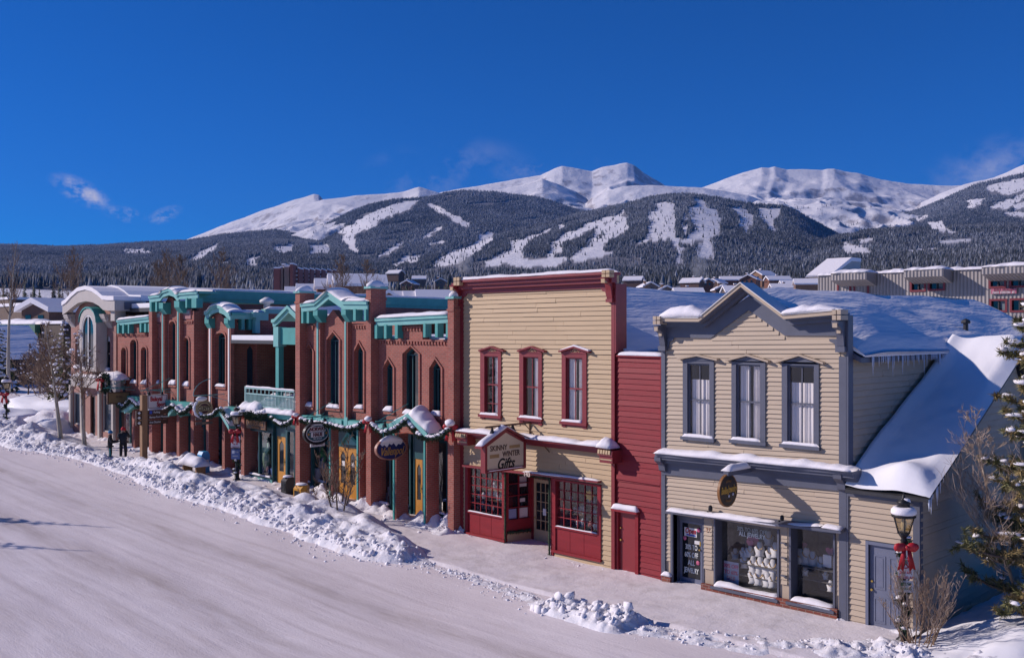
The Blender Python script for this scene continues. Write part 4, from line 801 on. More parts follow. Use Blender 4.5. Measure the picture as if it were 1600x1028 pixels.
# --- middle: arched bay, set back wing, balcony
yM = .5; xm0, xm1 = X(325,yM), X(360.5,yM); zsM = Z(342,497,yM); 
wm = [bwin(B,337,353,'arch',520,527,603,yM,seed=8)]
m = sec(xm0, xm1, yM, [(xm0,zsM),(X(331,yM),zsM),(X(337,yM),Z(337,490,yM)),(X(343,yM),Z(343,489,yM)),(X(350,yM),zsM),(xm1,zsM)], wm); m.build('upper_wall', BRICK, B)
y2 = YX(396, xm1)
def sidewall(x, ya, yb, z0, z1_, wins=(), th=.3, nm='side_wall'): mm = MB(); wall_open(mm, x-th, x, 0,1, 0, flat(0,1,0), []) if False else None; mm.box(x-th, x, ya, yb, z0, z1_); return mm
mm = MB(); mm.box(xm1-.3, xm1-.002, yM+.302, y2+.2, z2-.3, zsM+.12)
xm2 = X(401.5, y2); mm.box(xm1, xm2, y2, y2+.3, z2-.3, zsM+.1); mm.box(xm2-.3, xm2-.001, y2+.302, 9, z2-.3, zsM+.3); mm.box(xm0, xm0+.3, yM+.302, 9, z2-.3, zsM+.2); mm.build('side_wall', BRICK, B)
# slit window in the shaded side of the bay
ya_, yb_ = YX(386,xm1), YX(394.5,xm1); z0_, zt_ = ZX(390,604,xm1), ZX(390,540,xm1); m = MB(); m.ext([(ya_,z0_),(yb_,z0_),(yb_,zt_-.2),((ya_+yb_)/2,zt_),(ya_,zt_-.2)], 'x', xm1-.05, xm1+.012); m.build('pane', BLUEGLASS, B)
yq = .12; pts = [(318.5,487),(323,486),(328,479),(338,475.5),(348,479.5),(356,488),(358,488)]
c_ = lintel([(X(px,yq),Z(px,py,yq)) for px,py in pts], .36, yq, .9, back=1.0, snow=.15, seed=21)
m = MB(); zt_ = Z(357,488,yq)
xb_ = xm1+.38; m.box(xm1+.0, xb_, yq+.2, y2+.0, zt_-.30, zt_-.0); m.box(xb_-.02, xm2+.35, y2-.25, y2+.4, zt_-.36, zt_+.02); m.box(xm1, xm2+.35, y2-.4, y2-.26, zt_-.22, zt_+.02)
m.build('cornice', TEALL, B)
m = MB(); snow_strip(m, (xm1-.1,yq+.3,zt_-.01), (xm1-.1,y2+.3,zt_-.01), (1,0,0), .5, .16, 20, 3, .3, .1); snow_strip(m, (xm1,y2+.3,zt_+.01), (xm2+.35,y2+.3,zt_+.01), (0,-1,0), .6, .12, 10, 4, .3, .1); m.build('snow_cap', SNOW, B, True)
for u in (y2*.35+.3, y2*.6+.25, y2*.82+.2): m = MB(); m.box(xm1+.002, xm1+.3, u, u+.16, zt_-.8, zt_-.301); m.build('cornice_post', TEAL, B)
m = MB(); m.box(xm2-.02, xm2+.28, y2-.24, y2-.002, zt_-.95, zt_-.361); m.build('bracket', TEALL, B)
for pl, pr in ((319.5,326),(350,356)): m = MB(); a, b = X(pl,yq+.05), X(pr,yq+.05); ze = Z(pl,513,yM); m.ext([(yq+.05,Z(pl,497,yq)),(yq+.05,Z(pl,505,yq)),(yM-.18,ze),(yM+.02,ze),(yM+.02,Z(pl,497,yq))], 'x', a, b); m.build('bracket', TEAL, B)
for pl, pr in ((325,331),(355,360.3)): m = MB(); m.use(BRICK); a, b = X(pl,yM-.18), X(pr,yM-.18); m.box(a, b, yM-.18, yM, z2-.3, Z(pl,513,yM)); m.use(WHITE); m.box(a+(b-a)*.35, a+(b-a)*.68, yM-.205, yM-.181, z2-.3, Z(pl,513,yM)-.01); m.build('pilaster', None, B)
zrm = ZX(440,484,xm2)-.1; m = MB(); m.box(xm2-.32, xm2+.06, y2+.41, 9, zrm-.1, zrm+.12); m.build('coping', TEALL, B)
m = MB(); snow_strip(m, (xm2-.34,y2+.5,zrm+.12), (xm2-.34,9,zrm+.12), (1,0,0), .42, .14, 30, 9, .3, .1); m.build('snow_cap', SNOW, B, True)
m = MB(); m.lathe([(.16,0),(.16,.3),(.34,.34),(.36,.46),(.1,.62)], (xm2-1.2,YX(417,xm2-1.2),zrm+.1), 10); m.build('roof_vent', WHITE, B, True)
# balcony
bx0, bx1 = X(384,-.2), X(461,-.2); zbf = z2+.05
m = MB(); m.box(bx0, bx1+.25, -.25, 7, z1, z2); m.build('balcony_floor', TEAL, B)
mm = MB(); mm.box(xm2, X(468), 5.2, 5.5, z2, zrm-.2); mm.build('recess_wall', BRICK, B)
rl = MB(); zr0, zr1 = z2+.14, Z(420,607,-.2)
rl.box(bx0, bx1, -.26, -.18, zr1-.07, zr1); rl.box(bx0, bx1, -.25, -.19, zr1-.30, zr1-.25); rl.box(bx0, bx1, -.25, -.19, zr0, zr0+.05)
n = 36
for i in range(n+1): u = bx0+(bx1-bx0-.04)*i/n; rl.box(u, u+.03, -.235, -.205, zr0+.05, zr1-.30); 
for i in range(0,n+1,3): u = bx0+(bx1-bx0-.04)*i/n; rl.box(u, u+.035, -.235, -.205, zr1-.25, zr1-.07)
rl.box(bx0, bx0+.08, -.2601, -.18, z2, zr1+.03); ra = rl.build('railing', pmat('pale_rail_paint', (.27,.45,.43), .5), B)
m = MB(); snow_strip(m, (bx0,-.17,zr1), (bx1,-.17,zr1), (0,-1,0), .1, .06, 40, 2, .6, .1); m.build('snow_cap', SNOW, ra, True); m = MB(); snow_strip(m, (bx0+.6,1.3,z2), (bx1+.1,1.3,z2), (0,-1,0), 1.5, .62, 40, 5, .6, .6); m.build('snow_cap', SNOW, ra, True); m = MB()
snow_strip(m, (bx0-.25,.1,z2-.05), (bx0+1.5,.1,z2-.05), (0,-1,0), .7, .55, 20, 8, .6, .4); m.build('snow_cap', SNOW, ra, True); m = MB(); snow_strip(m, (bx0+1.6,-.1,z2-.05), (bx1+.2,-.1,z2-.05), (0,-1,0), .4, .25, 30, 9, .6, .3); m.build('snow_cap', SNOW, ra, True)
# porch gable over the balcony
yp = -.15; gx0, gx1 = X(429,yp), X(471,yp); gz = Z(440,499,yp); ga = Z(450,477,yp); gc = (gx0+gx1)/2; m = MB(); m.use(TEALL); pts = [(gx0-.22,gz),(gx0,gz+.02),(gc,ga),(gx1,gz+.02)]
m.band([(x,z-.30) for x,z in pts], [(x,z-.14) for x,z in pts], 'y', yp+.04, yp+.14); m.band([(x,z-.14) for x,z in pts], pts, 'y', yp-.04, yp+.10); m.use(TEAL); m.band([(x,z-.1) for x,z in pts[1:]], [(x,z-.01) for x,z in pts[1:]], 'y', yp+.141, 3.2); m.box(gx0, gx1, yp+.12, yp+.25, gz-1.05, gz-.35); m.use(TEALL); m.box(gx0-.1, gx0+.28, yp, yp+.4, gz-1.15, gz-.31); pg = m.build('porch_gable', None, B)
m = MB(); m.box(gx0+.0, gx0+.24, yp+.05, yp+.29, z2, gz-1.151); m.build('porch_post', TEAL, B)
m = MB()
for i in range(len(pts)-1): p, q = pts[i], pts[i+1]; snow_strip(m, (p[0],3.1,p[1]), (q[0],3.1,q[1]), (0,-1,0), 3.2, .16, 8, 7+i, .2, .0)
m.build('snow_cap', SNOW, pg, True)
# --- tall left block
wl = [bwin(B,240.5,250,'arch',529,536,598,seed=9,snow=.2), bwin(B,265,275.3,'arch',502,510,600,seed=10,snow=.25), bwin(B,286.3,296,'arch',527.5,535,602,seed=11,snow=.22)]
xt0, xt1 = X(235), X(303); zst = Z(265,487)
m = sec(xt0, xt1, 0, [(xt0,zst),(X(256),zst),(X(258),Z(258,474)),(X(263),Z(263,464)),(X(270),Z(270,466)),(X(276),zst),(xt1,zst)], wl); corbel(m, X(238), X(251), 0, Z(246,506)); corbel(m, X(282), X(302), 0, Z(292,501)); m.build('upper_wall', BRICK, B)
gablefront([(231.5,462),(248,460),(252,454),(262,450.5),(270,453.5),(275,460),(278,457),(307,454.5)], 10.5, -.5, ((252,256.5,489),(276,281,486)), 31, ((233,236),(242,244.5)), 472, 487, ((247,254.5,473,482,491),(272,280,470,480,489)))
posts(((289,291.5),(298.5,306)), 466, 481, -.5, .35)
for pl, pr, yt, yb in ((240,252.5,488,503),(285.5,299,485,499)): m = MB(); m.box(X(pl),X(pr),-.04,.0,Z(246,yb),Z(246,yt)); pn = m.build('date_panel', pmat('rose_panel', (.33,.15,.15), .7), B); m = MB(); m.box(X(pl)+.08,X(pr)-.1,-.055,-.041,Z(246,yb-7.5),Z(246,yt+2)); m.build('plaque', pmat('grey_plaque', (.28,.33,.34), .6), pn)
xt = xt1; zt0, zt1_ = ZX(309,453,xt), ZX(700,468,xt); yend = 17.0
m = MB(); m.box(xt-.3, xt-.002, .302, yend, z2-.3, min(zt0,zt1_)-.5); m.build('side_wall', BRICK, B)
m = MB(); z_a, z_b = zt0, zt1_; m.hexa([(xt-.4,-.3,z_a-.40),(xt+.12,-.3,z_a-.40),(xt+.12,yend,z_b-.44),(xt-.4,yend,z_b-.44),(xt-.4,-.3,z_a),(xt+.12,-.3,z_a),(xt+.12,yend,z_b),(xt-.4,yend,z_b)]); m.hexa([(xt-.3,.31,z_a-.56),(xt+.05,.31,z_a-.56),(xt+.05,yend,z_b-.6),(xt-.3,yend,z_b-.6),(xt-.3,.31,z_a-.402),(xt+.05,.31,z_a-.402),(xt+.05,yend,z_b-.442),(xt-.3,yend,z_b-.442)]); m.build('coping', TEAL, B)
m = MB(); snow_strip(m, (xt-.42,-.25,z_a), (xt-.42,yend,z_b), (1,0,0), .55, .12, 60, 6, .3, .1); m.build('snow_cap', SNOW, B, True)
# low left part
wq = [bwin(B,190.3,198,'arch',543,549,598,seed=13,snow=.2), bwin(B,204.5,214.3,'arch',530.5,538,598,seed=14,snow=.2), bwin(B,221.3,230,'arch',542,549,599,seed=15,snow=.2)]
xq0, xq1 = X(184), X(235); zq_ = Z(208,520); m = sec(xq0, xq1, 0, flat(xq0,xq1,zq_), wq); m.box(X(202), X(217), 0.0, .3, zq_+.001, Z(208,507)); corbel(m, xq0, xq1-.3, 0, zq_-.02); m.build('upper_wall', BRICK, B)
lintel([(X(181.5,yk),Z(182,500,yk)),(X(232,yk),Z(232,494,yk))], Z(208,497,yk)-Z(208,506,yk), yk, 0, seed=43); posts(((182,185),(190,193),(199,201)), 506.5, 521); posts(((217.5,220),(224.5,227.5),(230.5,232)), 505.5, 519)
# roofs (flat, deep snow)
m = MB(); m.box(xm2, X(709), .31, 18, 6.45, 6.6); m.box(xq0, xm2-.31, .81, 18, 7.4, 7.5); m.box(xq0, xt1-.31, .31, 18, 8.0, 8.2); m.build('roof', IRON, B)
m = MB(); m.box(xm2+.02, X(709)-.3, .35, 17.9, 6.6, 6.82); m.box(xt1+.13, xm2-.35, 1.1, 17.9, 7.5, 7.62); m.box(xq0+.1, xt1-.42, .4, 17.9, 8.201, 8.45); m.build('roof_snow', SNOWF, B)
m = MB(); m.box(X(709,.31)-.3, X(709,.31), .352, 18, -.1, 6.44); m.box(xq0, X(709,.31)-.301, 17.7, 18, 0, 6.44); m.box(xq0, xq0+.3, .352, 17.6, 0, 7.9); m.build('outer_wall', BRICK, B)
# --- ground floor: fascia band, shop fronts set back behind the pillars
for pl, pr in ((184,232),(238,298),(303,321),(351,461),(469,572),(580,606),(668,700)): m = MB(); m.box(X(pl,-.28), X(pr,-.28), -.28, 0, z1, z2); m.build('fascia', TEAL, B)
for pl, pr in ((494,502),(538,543),(472,487),(503,534),(544,560),(584,598),(668,682)): m = MB(); m.box(X(pl,-.31), X(pr,-.31), -.33, -.281, z1+.02, z2+(.1 if pr-pl<9 else -.03)); m.build('fascia_panel', TEALL, B)
m = MB(); m.box(xq0, X(703), .0, .3, z1-.02, z2-.302); m.box(xq0, X(703), .3, 3.0, z1-.1, z1-.021); m.build('soffit', TEALD, B)
m = MB(); m.box(xq0, X(706), 2.6, 2.75, 0, z1-.1); m.build('back_wall', INNER, B)
CLOTH = [pmat('cloth_%d' % i, c, .9, .25, 6) for i, c in enumerate(((.42,.43,.46),(.05,.09,.24),(.36,.10,.12),(.20,.30,.20),(.55,.52,.5),(.03,.03,.04),(.30,.22,.14)))]
def shopfront(pl, pr, y, ytop, ybot, mull=(), seed=0, panel=True, disp=True):
    xa, xb = X(pl,y), X(pr,y); pm = (pl+pr)/2; zb = Z(pm,ybot,y); zt = min(z1-.12, Z(pm,ytop,y)); gz = zg(xa)
    m = MB(); m.box(xa, xa+.07, y-.05, y+.08, gz, zt); m.box(xb-.07, xb, y-.05, y+.08, gz, zt); m.box(xa+.07, xb-.07, y-.05, y+.08, zt-.07, zt); m.box(xa+.07, xb-.07, y-.09, y+.08, zb-.08, zb); m.box(xa, xb, y-.02, y+.06, zt+.001, z1-.1)
    for u in mull: q = X(u,y); m.box(q-.04, q+.04, y-.05, y+.08, zb, zt-.071)
    m.use(TEALD); w_ = m.build('shop_window', None, B)
    if panel: m = MB(); m.box(xa+.071, xb-.071, y-.03, y+.06, gz, zb-.081); m.box(xa+.15, xb-.15, y-.05, y-.031, gz+.1, zb-.16); m.build('sill_panel', TEALL, w_)
    g = MB(); g.pane(xa+.07, xb-.07, y+.02, zb, zt-.07); g.build('pane', GLASS, w_)
    if disp:
        rnd = random.Random(seed); d = MB()
        for i in range(int(5+(xb-xa)*5)):
            d.use(rnd.choice(CLOTH)); u = rnd.uniform(xa+.2, max(xa+.25, xb-.2)); k = rnd.random()
            if k < .5: h = rnd.uniform(.7,1.3); c = (u, y+rnd.uniform(.3,.8), zb+rnd.uniform(.0,.3)); d.lathe([(.10,0),(.16,.15*h),(.2,.5*h),(.17,.75*h),(.07,.82*h),(.09,.9*h),(.02,h)], c, 8)
            else: d.box(u-.15, u+.15, y+.25, y+.6, zb, zb+rnd.uniform(.2,.6))
        d.use(CLOTH[6]); d.box(xa+.07, xb-.07, y+.1, y+1.2, zb-.1, zb-.02); o_ = d.build('window_display', None, w_, True); o_['kind'] = 'stuff'
    s = MB(); snow_strip(s, (xa+.05,y-.03,zb-.01), (xb-.05,y-.03,zb-.01), (0,-1,0), .12, .08, 14, seed, .6, .1); s.build('snow_cap', SNOW, w_, True)
def odoor(pl, pr, y, ytop, ybot, double=False, pointed=True, root=None):
    xa, xb = X(pl,y), X(pr,y); pm = (pl+pr)/2; zt = Z(pm,ytop,y); zb = max(zg(xa)+.03, Z(pm,ybot,y)); n = 2 if double else 1; w = (xb-xa)/n
    m = MB(); m.box(xa-.06, xa, y-.03, y+.1, zb, z1-.1); m.box(xb, xb+.06, y-.03, y+.1, zb, z1-.1); m.box(xa, xb, y-.02, y+.1, zt+.002, z1-.1); m.build('door_frame', TEALD, B)
    for i in range(n):
        a, b = xa+w*i+.01, xa+w*(i+1)-.01; h = zt-zb; ga, gb, g0, gs, gt = a+w*.24, b-w*.24, zb+h*.28, zb+h*.84, zb+h*(.92 if pointed else .84)
        m = MB(); m.use(ORANGE); wall_open(m, a, b, y, y+.05, zb, flat(a,b,zt), [(ga,gb,g0,point(ga,gb,gs,gt))]); d_ = m.build('door', None, B)
        m = MB(); m.ext([(ga,g0),(gb,g0),(gb,gs),((ga+gb)/2,gt),(ga,gs)], 'y', y+.02, y+.03); m.build('pane', DARKGLASS, d_)
        m = MB(); hx = b-.07 if (i == 0) else a+.07; m.box(hx-.015, hx+.015, y-.05, y-.03, zb+h*.42, zb+h*.56); m.box(hx-.012, hx+.012, y-.03, y, zb+h*.48, zb+h*.50); m.build('handle', BRASS, d_)
        if double: m = MB(); m.box((ga+gb)/2-.08, (ga+gb)/2+.10, y+.005, y+.02, zb+h*.62, zb+h*.72); m.build('notice', WHITE, d_)
shopfront(592,612,.15,690,786,(),1); shopfront(631.5,643,.55,690,790,(),2,False); odoor(648.5,661,.6,717,808); shopfront(680.5,701,.15,688,801,(),3)
shopfront(474,489,.15,686,752,(),4); shopfront(494,514,.6,690,752,(),5,False); odoor(529,558.5,.55,699,783,True); shopfront(563,573,.3,690,770,(),6,False)
shopfront(390,427.5,.0,672,742,(406,),7); odoor(433,447,.1,682,758); shopfront(449,462,.0,672,749,(),8)
odoor(353.5,365,.5,666,738); shopfront(305,321,.1,664,714,(),9); shopfront(330,346,.8,664,720,(),10,False); shopfront(365.5,377,.4,664,738,(),11,False)
shopfront(240,254,.2,650,708,(),12); shopfront(260,275,.8,650,710,(),13,False); shopfront(282,297,.2,652,712,(),14); shopfront(187,205,.2,642,695,(),15); shopfront(211,231,.6,645,703,(),16)
# gabled canopies over the entries
def canopy(pl, pr, pa, yl_, yr_, ya, y, col=TEAL, snow=.25, seed=0, front_board=True):
    xa, xb, xc = X(pl,y), X(pr,y), X(pa,y); za, zb, zc = Z(pl,yl_,y), Z(pr,yr_,y), Z(pa,ya,y); m = MB(); th = .16
    pts = [(xa,za),(xc,zc),(xb,zb)]; m.use(TEALL); m.band([(x,z-th-.04) for x,z in pts], [(x,z) for x,z in pts], 'y', y, y+.07); m.use(col); m.band([(x,z-th) for x,z in pts], [(x,z-.02) for x,z in pts], 'y', y+.071, .0)
    c_ = m.build('canopy', None, B); s = MB(); snow_strip(s, (xa,.0,za-.02), (xc,.0,zc-.02), (0,-1,0), -y-.02, snow*.7, 14, seed, .5, .1); snow_strip(s, (xc,.0,zc-.02), (xb,.0,zb-.02), (0,-1,0), -y+.0, snow*1.5, 18, seed+3, .5, .2); s.build('snow_cap', SNOW, c_, True)
canopy(607,667,638,662,677,645,-.85,TEAL,.25,3); canopy(330,357.5,341,646,665,637,-.75,TEAL,.10,5); canopy(194,228,212,640,640,627,-.6,TEAL,.12,7); canopy(262,282,271,645,645,634,-.6,TEAL,.12,8)
y_ = .45; m = MB(); m.use(TEALL); xa, xb, xc = X(536,y_), X(562,y_), X(546.5,y_); m.ext([(xa+.05,Z(536,694,y_)),(xb-.1,Z(560,696,y_)),(xc,Z(546,678,y_))], 'y', y_, y_+.1)
m.use(TEAL); m.band([(xa,Z(536,692,y_)-.06),(xc,Z(546,676,y_)-.06),(xb,Z(562,692,y_)-.06)], [(xa,Z(536,692,y_)+.06),(xc,Z(546,676,y_)+.06),(xb,Z(562,692,y_)+.06)], 'y', y_-.12, y_+.1); m.build('door_gable', None, B)
# ==== pink corner building with the barrel roof =====================================================================
C = thing('corner_building', 'pinkish brick corner shop with beige arched trim, tall arched bay window and snowy barrel roof', 'building', (X(147),0,0))
cx0, cx1 = X(111), X(181.5); g0 = 1.0; zA = lambda py: Z(147,py)
yk = -.5; ptsC = [(97.5,477),(104,472.5),(112,463.5),(122,455),(134,452),(145,455),(154,461),(161,467.5),(169,468.5),(179,468.5)]
pC = [(X(px,yk), Z(px,py,yk)) for px,py in ptsC]; thC = [.55,.55,.62,.66,.66,.62,.58,.58,.58,.58]
m = MB(); m.use(BEIGE); m.band([(x,z-t) for (x,z),t in zip(pC,thC)], [(x,z-.02) for x,z in pC], 'y', yk, yk+.3); m.box(pC[-1][0]-.02, pC[-1][0]+.02, yk+.02, 1.2, pC[-1][1]-.58, pC[-1][1]-.02)
m.box(X(179,-.3), cx1, -.3, .3, zA(502), zA(487)); m.use(BLUEG); m.box(pC[-1][0]+.021, pC[-1][0]+.05, .0, 1.0, pC[-1][1]-.5, pC[-1][1]-.1); m.build('arched_fascia', None, C)
mb = MB(); mb.use(SNOW); mb.band([(x,z-.02) for x,z in pC], [(x,z+.20) for x,z in pC], 'y', yk-.06, .9); mb.build('snow_cap', SNOW, C)
pr2 = [(pC[0][0],pC[0][1])] + pC[1:]; mb = MB(); mb.band([(x,z-.5) for x,z in pr2], [(x,z-.03) for x,z in pr2], 'y', .9, 14); rf = mb.build('roof', IRON, C); mb = MB(); mb.band([(x,z-.03) for x,z in pr2], [(x,z+.28) for x,z in pr2], 'y', .92, 14.1); mb.build('roof_snow', SNOWF, rf)
zw0, zw1 = 3.9, zA(487)
wl_ = [(X(117.5), X(125), zA(577), arch(X(117.5),X(125),zA(531),zA(524))), (X(163.5), X(172), zA(578), arch(X(163.5),X(172),zA(531),zA(523)))]
m = MB(); wall_open(m, cx0, cx1, 0, .3, zw0, [(cx0,zA(492)),(X(118),zA(487)),(X(134),zA(462)),(X(158),zA(484)),(cx1,zA(487))], wl_); m.box(cx1-.3, cx1-.001, .302, 14, 0, zA(487)); m.box(cx0, cx0+.3, .302, 14, 0, zA(487)); m.box(cx0+.301, cx1-.301, 13.7, 14, 0, zA(487)); m.build('wall', BRICKP, C)
for xa, xb, za, hd in wl_:
    m = MB(); out = [(xa,za)]+hd+[(xb,za)]; ring(m, out, .06, .1, .2); m.box(xa+.05, xb-.05, .12, .18, za+.9, za+.97); w_ = m.build('window', BEIGE, C); g = MB(); g.ext(out, 'y', .16, .18); g.build('pane', BLUEGLASS, w_); m = MB(); m.ext([(hd[0][0],hd[0][1]-.08)]+hd+[(hd[-1][0],hd[-1][1]-.08)], 'y', .09, .12); m.build('fanlight', WHITE, w_)
    s = MB(); snow_strip(s, (xa-.05,.1,za), (xb+.05,.1,za), (0,-1,0), .25, .22, 10, 3, .3, .1); s.build('snow_cap', SNOW, w_, True)
yb_ = -.6; ba, bb = X(124,yb_), X(150,yb_); zs_, zt_, zb_ = Z(137,505,yb_), Z(137,492,yb_), Z(137,580,yb_)
m = MB(); m.use(BEIGE); ha, hb = ba+.32, bb-.32; wall_open(m, ba, bb, yb_, yb_+.15, zb_, [(ba,zs_)]+arch(ba+.05,bb-.05,zs_+.02,zt_+.35)+[(bb,zs_)], [(ha,hb,zb_+.15,arch(ha,hb,zs_-.35,zt_))]); m.box(bb-.15, bb, yb_+.151, .0, zb_, zs_+.1); m.box(ba, ba+.15, yb_+.151, .0, zb_, zs_+.1)
m.use(TEAL); ar = arch(ba-.02,bb+.04,zs_+.05,zt_+.38); m.band([(x,z) for x,z in ar], [(x,z+.07) for x,z in ar], 'y', yb_-.05, .0); bw = m.build('bay_window', None, C)
m = MB(); hd = arch(ha,hb,zs_-.35,zt_); m.ext([(ha,zb_+.15)]+hd+[(hb,zb_+.15)], 'y', yb_+.09, yb_+.11); m.build('pane', DARKGLASS, bw)
m = MB(); ring(m, [(ha,zb_+.15)]+hd+[(hb,zb_+.15)], .07, yb_+.02, yb_+.085); c = (ha+hb)/2; m.box(c-.05, c+.05, yb_+.03, yb_+.08, zb_+.15, zt_-.05); m.build('frame', WHITE, bw)
for px, py in ((114.5,496),(172,497)): a = X(px); zz = zA(py); m = MB(); m.use(BEIGE); m.ext([(-.48,zz+.2),(-.4,zz-.05),(-.12,zz-.35),(0,zz-.55),(0,zz+.2)], 'x', a-.3, a+.3); m.blob((a,-.25,zz-.05), (.34,.12,.2), 3, .4); m.build('bracket', None, C)
# ground floor of the corner building
za_ = zA(589); m = MB(); m.box(X(112,-.5), X(181,-.5), -.55, .05, za_-.55, za_); m.box(X(150,-.8), X(181,-.8), -.8, -.56, za_-.6, za_+.02); m.build('canopy', BEIGE, C)
m = MB(); snow_strip(m, (X(150,-.8),.0,za_+.02), (X(182,-.8),.0,za_+.02), (0,-1,0), .85, .4, 20, 3, .3, .3); snow_strip(m, (X(112,-.5),.0,za_), (X(149,-.5),.0,za_), (0,-1,0), .55, .2, 20, 4, .3, .3); m.build('snow_cap', SNOW, C, True)
sh = [(X(114), X(128), zA(668), flat(X(114),X(128),zA(616))), (X(141), X(149), g0-.2, flat(X(141),X(149),zA(618))), (X(159.5), X(175.5), zA(672), flat(X(159.5),X(175.5),zA(614)))]
m = MB(); wall_open(m, cx0, cx1, 0, .3, g0-.4, flat(cx0,cx1,zw0-.001), sh); m.build('lower_wall', STONE, C)
m = MB()
for px in (112.5,130,157.5,179): a = X(px); m.box(a-.12, a+.12, -.14, -.001, g0-.3, za_-.56)
m.build('pilaster', BEIGE, C)
for i, (xa, xb, za, hd) in enumerate(sh):
    m = MB(); zt_ = hd[0][1]; ring(m, [(xa,za),(xb,za),(xb,zt_),(xa,zt_)], .08, .06, .16); w_ = m.build('shop_window' if i != 1 else 'door_frame', BEIGE if i != 1 else BROWN, C); g = MB(); g.box(xa, xb, .12, .14, za, zt_); g.build('pane', BLUEGLASS if i != 1 else DARKGLASS, w_)
# ==== ground, road, banks ===========================================================================================
def roadmat():
    m, t, b = _nt('packed_snow_road'); L = t.links; c = nn(t, 'ShaderNodeTexCoord'); sp = nn(t, 'ShaderNodeSeparateXYZ'); L.new(c.outputs['Object'], sp.inputs[0])
    def noise(scale, stretch, det=6.0, ro=.65):
        mp = nn(t, 'ShaderNodeMapping'); mp.inputs['Scale'].default_value = stretch; L.new(c.outputs['Object'], mp.inputs[0])
        n = nn(t, 'ShaderNodeTexNoise', Scale=scale, Detail=det, Roughness=ro); L.new(mp.outputs[0], n.inputs['Vector']); return n.outputs['Fac']
    def mth(op, x, y, z=None):
        n = nn(t, 'ShaderNodeMath', operation=op)
        for i, q in enumerate((x, y, z)):
            if q is None: continue
            if isinstance(q, (int, float)): n.inputs[i].default_value = q
            else: L.new(q, n.inputs[i])
        return n.outputs[0]
    wob = mth('MULTIPLY_ADD', noise(.06, (1,.3,1), 2.0), 1.6, -.8); yy = mth('ADD', sp.outputs[1], wob); tot = None
    for yc, w_, a in ((-7.4,.42,.95),(-9.0,.30,.5),(-10.7,.6,1.0),(-12.4,.35,.6),(-14.4,.6,.6),(-17.0,.5,.5),(-6.2,.10,.45),(-6.75,.09,.35),(-8.15,.10,.5),(-8.5,.08,.3),(-9.65,.10,.4),(-11.8,.12,.5),(-12.15,.08,.3),(-13.4,.12,.45),(-15.5,.14,.45),(-16.1,.1,.3),(-18.5,.15,.4)):
        d = mth('DIVIDE', mth('SUBTRACT', yy, yc), w_); g = mth('MULTIPLY', mth('POWER', 2.718, mth('MULTIPLY', mth('MULTIPLY', d, d), -1.0)), a); tot = g if tot is None else mth('ADD', tot, g)
    brk = ramp(t, noise(.9, (.22,1.6,1), 7.0, .7), [(.36,(0,0,0)),(.62,(1,1,1))]); dirt = mth('MULTIPLY', tot, brk)
    fine = ramp(t, noise(2.6, (.5,1.4,1), 8.0, .75), [(.45,(0,0,0)),(.75,(1,1,1))]); dirt = mth('ADD', dirt, mth('MULTIPLY', fine, .16))
    base = ramp(t, noise(.55, (.3,1,1), 8.0, .7), [(.3,(.72,.65,.645)),(.5,(.81,.74,.73)),(.72,(.89,.825,.815))])
    mx = nn(t, 'ShaderNodeMix', data_type='RGBA'); L.new(mth('MINIMUM', mth('MULTIPLY', dirt, .72), .8), mx.inputs[0]); L.new(base, mx.inputs[6]); mx.inputs[7].default_value = (.46,.385,.335,1); L.new(mx.outputs[2], b.inputs['Base Color'])
    b.inputs['Roughness'].default_value = .62; b.inputs['Specular IOR Level'].default_value = .3
    # tread ridges inside the tracks, and a grainy crust
    wv = nn(t, 'ShaderNodeTexWave', Scale=5.5, Distortion=2.5, Detail=3.0); wv.bands_direction = 'X'; L.new(c.outputs['Object'], wv.inputs['Vector'])
    h1 = mth('MULTIPLY', mth('MULTIPLY', wv.outputs['Fac'], tot), .55); h2 = mth('ADD', h1, mth('MULTIPLY', noise(17, (.6,1.2,1), 6.0, .75), .8)); h3 = mth('ADD', h2, mth('MULTIPLY', noise(1.7, (.10,1.3,1), 5.0), 1.3))
    bp = nn(t, 'ShaderNodeBump', Strength=.5, Distance=.04); L.new(h3, bp.inputs['Height']); L.new(bp.outputs['Normal'], b.inputs['Normal'])
    return m
ROAD = roadmat()
def hfield(name, xs, ys, h, mat, kind='structure', smooth=True, skirt=.4):
    nx, ny = len(xs), len(ys); vs = [(x, y, zg(x) + h(x, y)) for x in xs for y in ys]; fs = [(i*ny+j, (i+1)*ny+j, (i+1)*ny+j+1, i*ny+j+1) for i in range(nx-1) for j in range(ny-1)]
    b = MB(); b.add(vs, fs); o = b.build(name, mat, None, smooth); return tag(o, kind=kind)
gx = [-900,-400,-200,-120,-90,-75,-60,-50,-40,-30,-20,-10,0,20,60,140]; gy = [-160,-60,-30,-10,0,20,45,90,160]
hfield('ground', gx, gy, lambda x, y: -.25 - (.0 if y < 60 else .5) - max(0, (-60-x))*0.002, SNOWF, smooth=False)
hfield('road', list(np.arange(-84,1.2,.3)), list(np.arange(-34,-2.0,.3)), lambda x, y: .02*fbm((x*.12,y*.7,1),3) - .018*math.exp(-((y+7.5)/.5)**2) - .02*math.exp(-((y+10.8)/.6)**2) + .012*mn.noise(Vector((x*.9,y*2.3,4))), ROAD)
PAVE = snowmat('trodden_snow', (.78,.73,.735), .7, 1.8, .8, 19, dirt=(.58,.53,.51), dscale=1.4, dat=.6, dist=.05)
hfield('pavement', list(np.arange(-60,-8.4,.2)), list(np.arange(-3.6,2.7,.15)), lambda x, y: .012 + .03*fbm((x*.8,y*.9,2),3) + (.05 if y > -3.4 else -.1), PAVE)
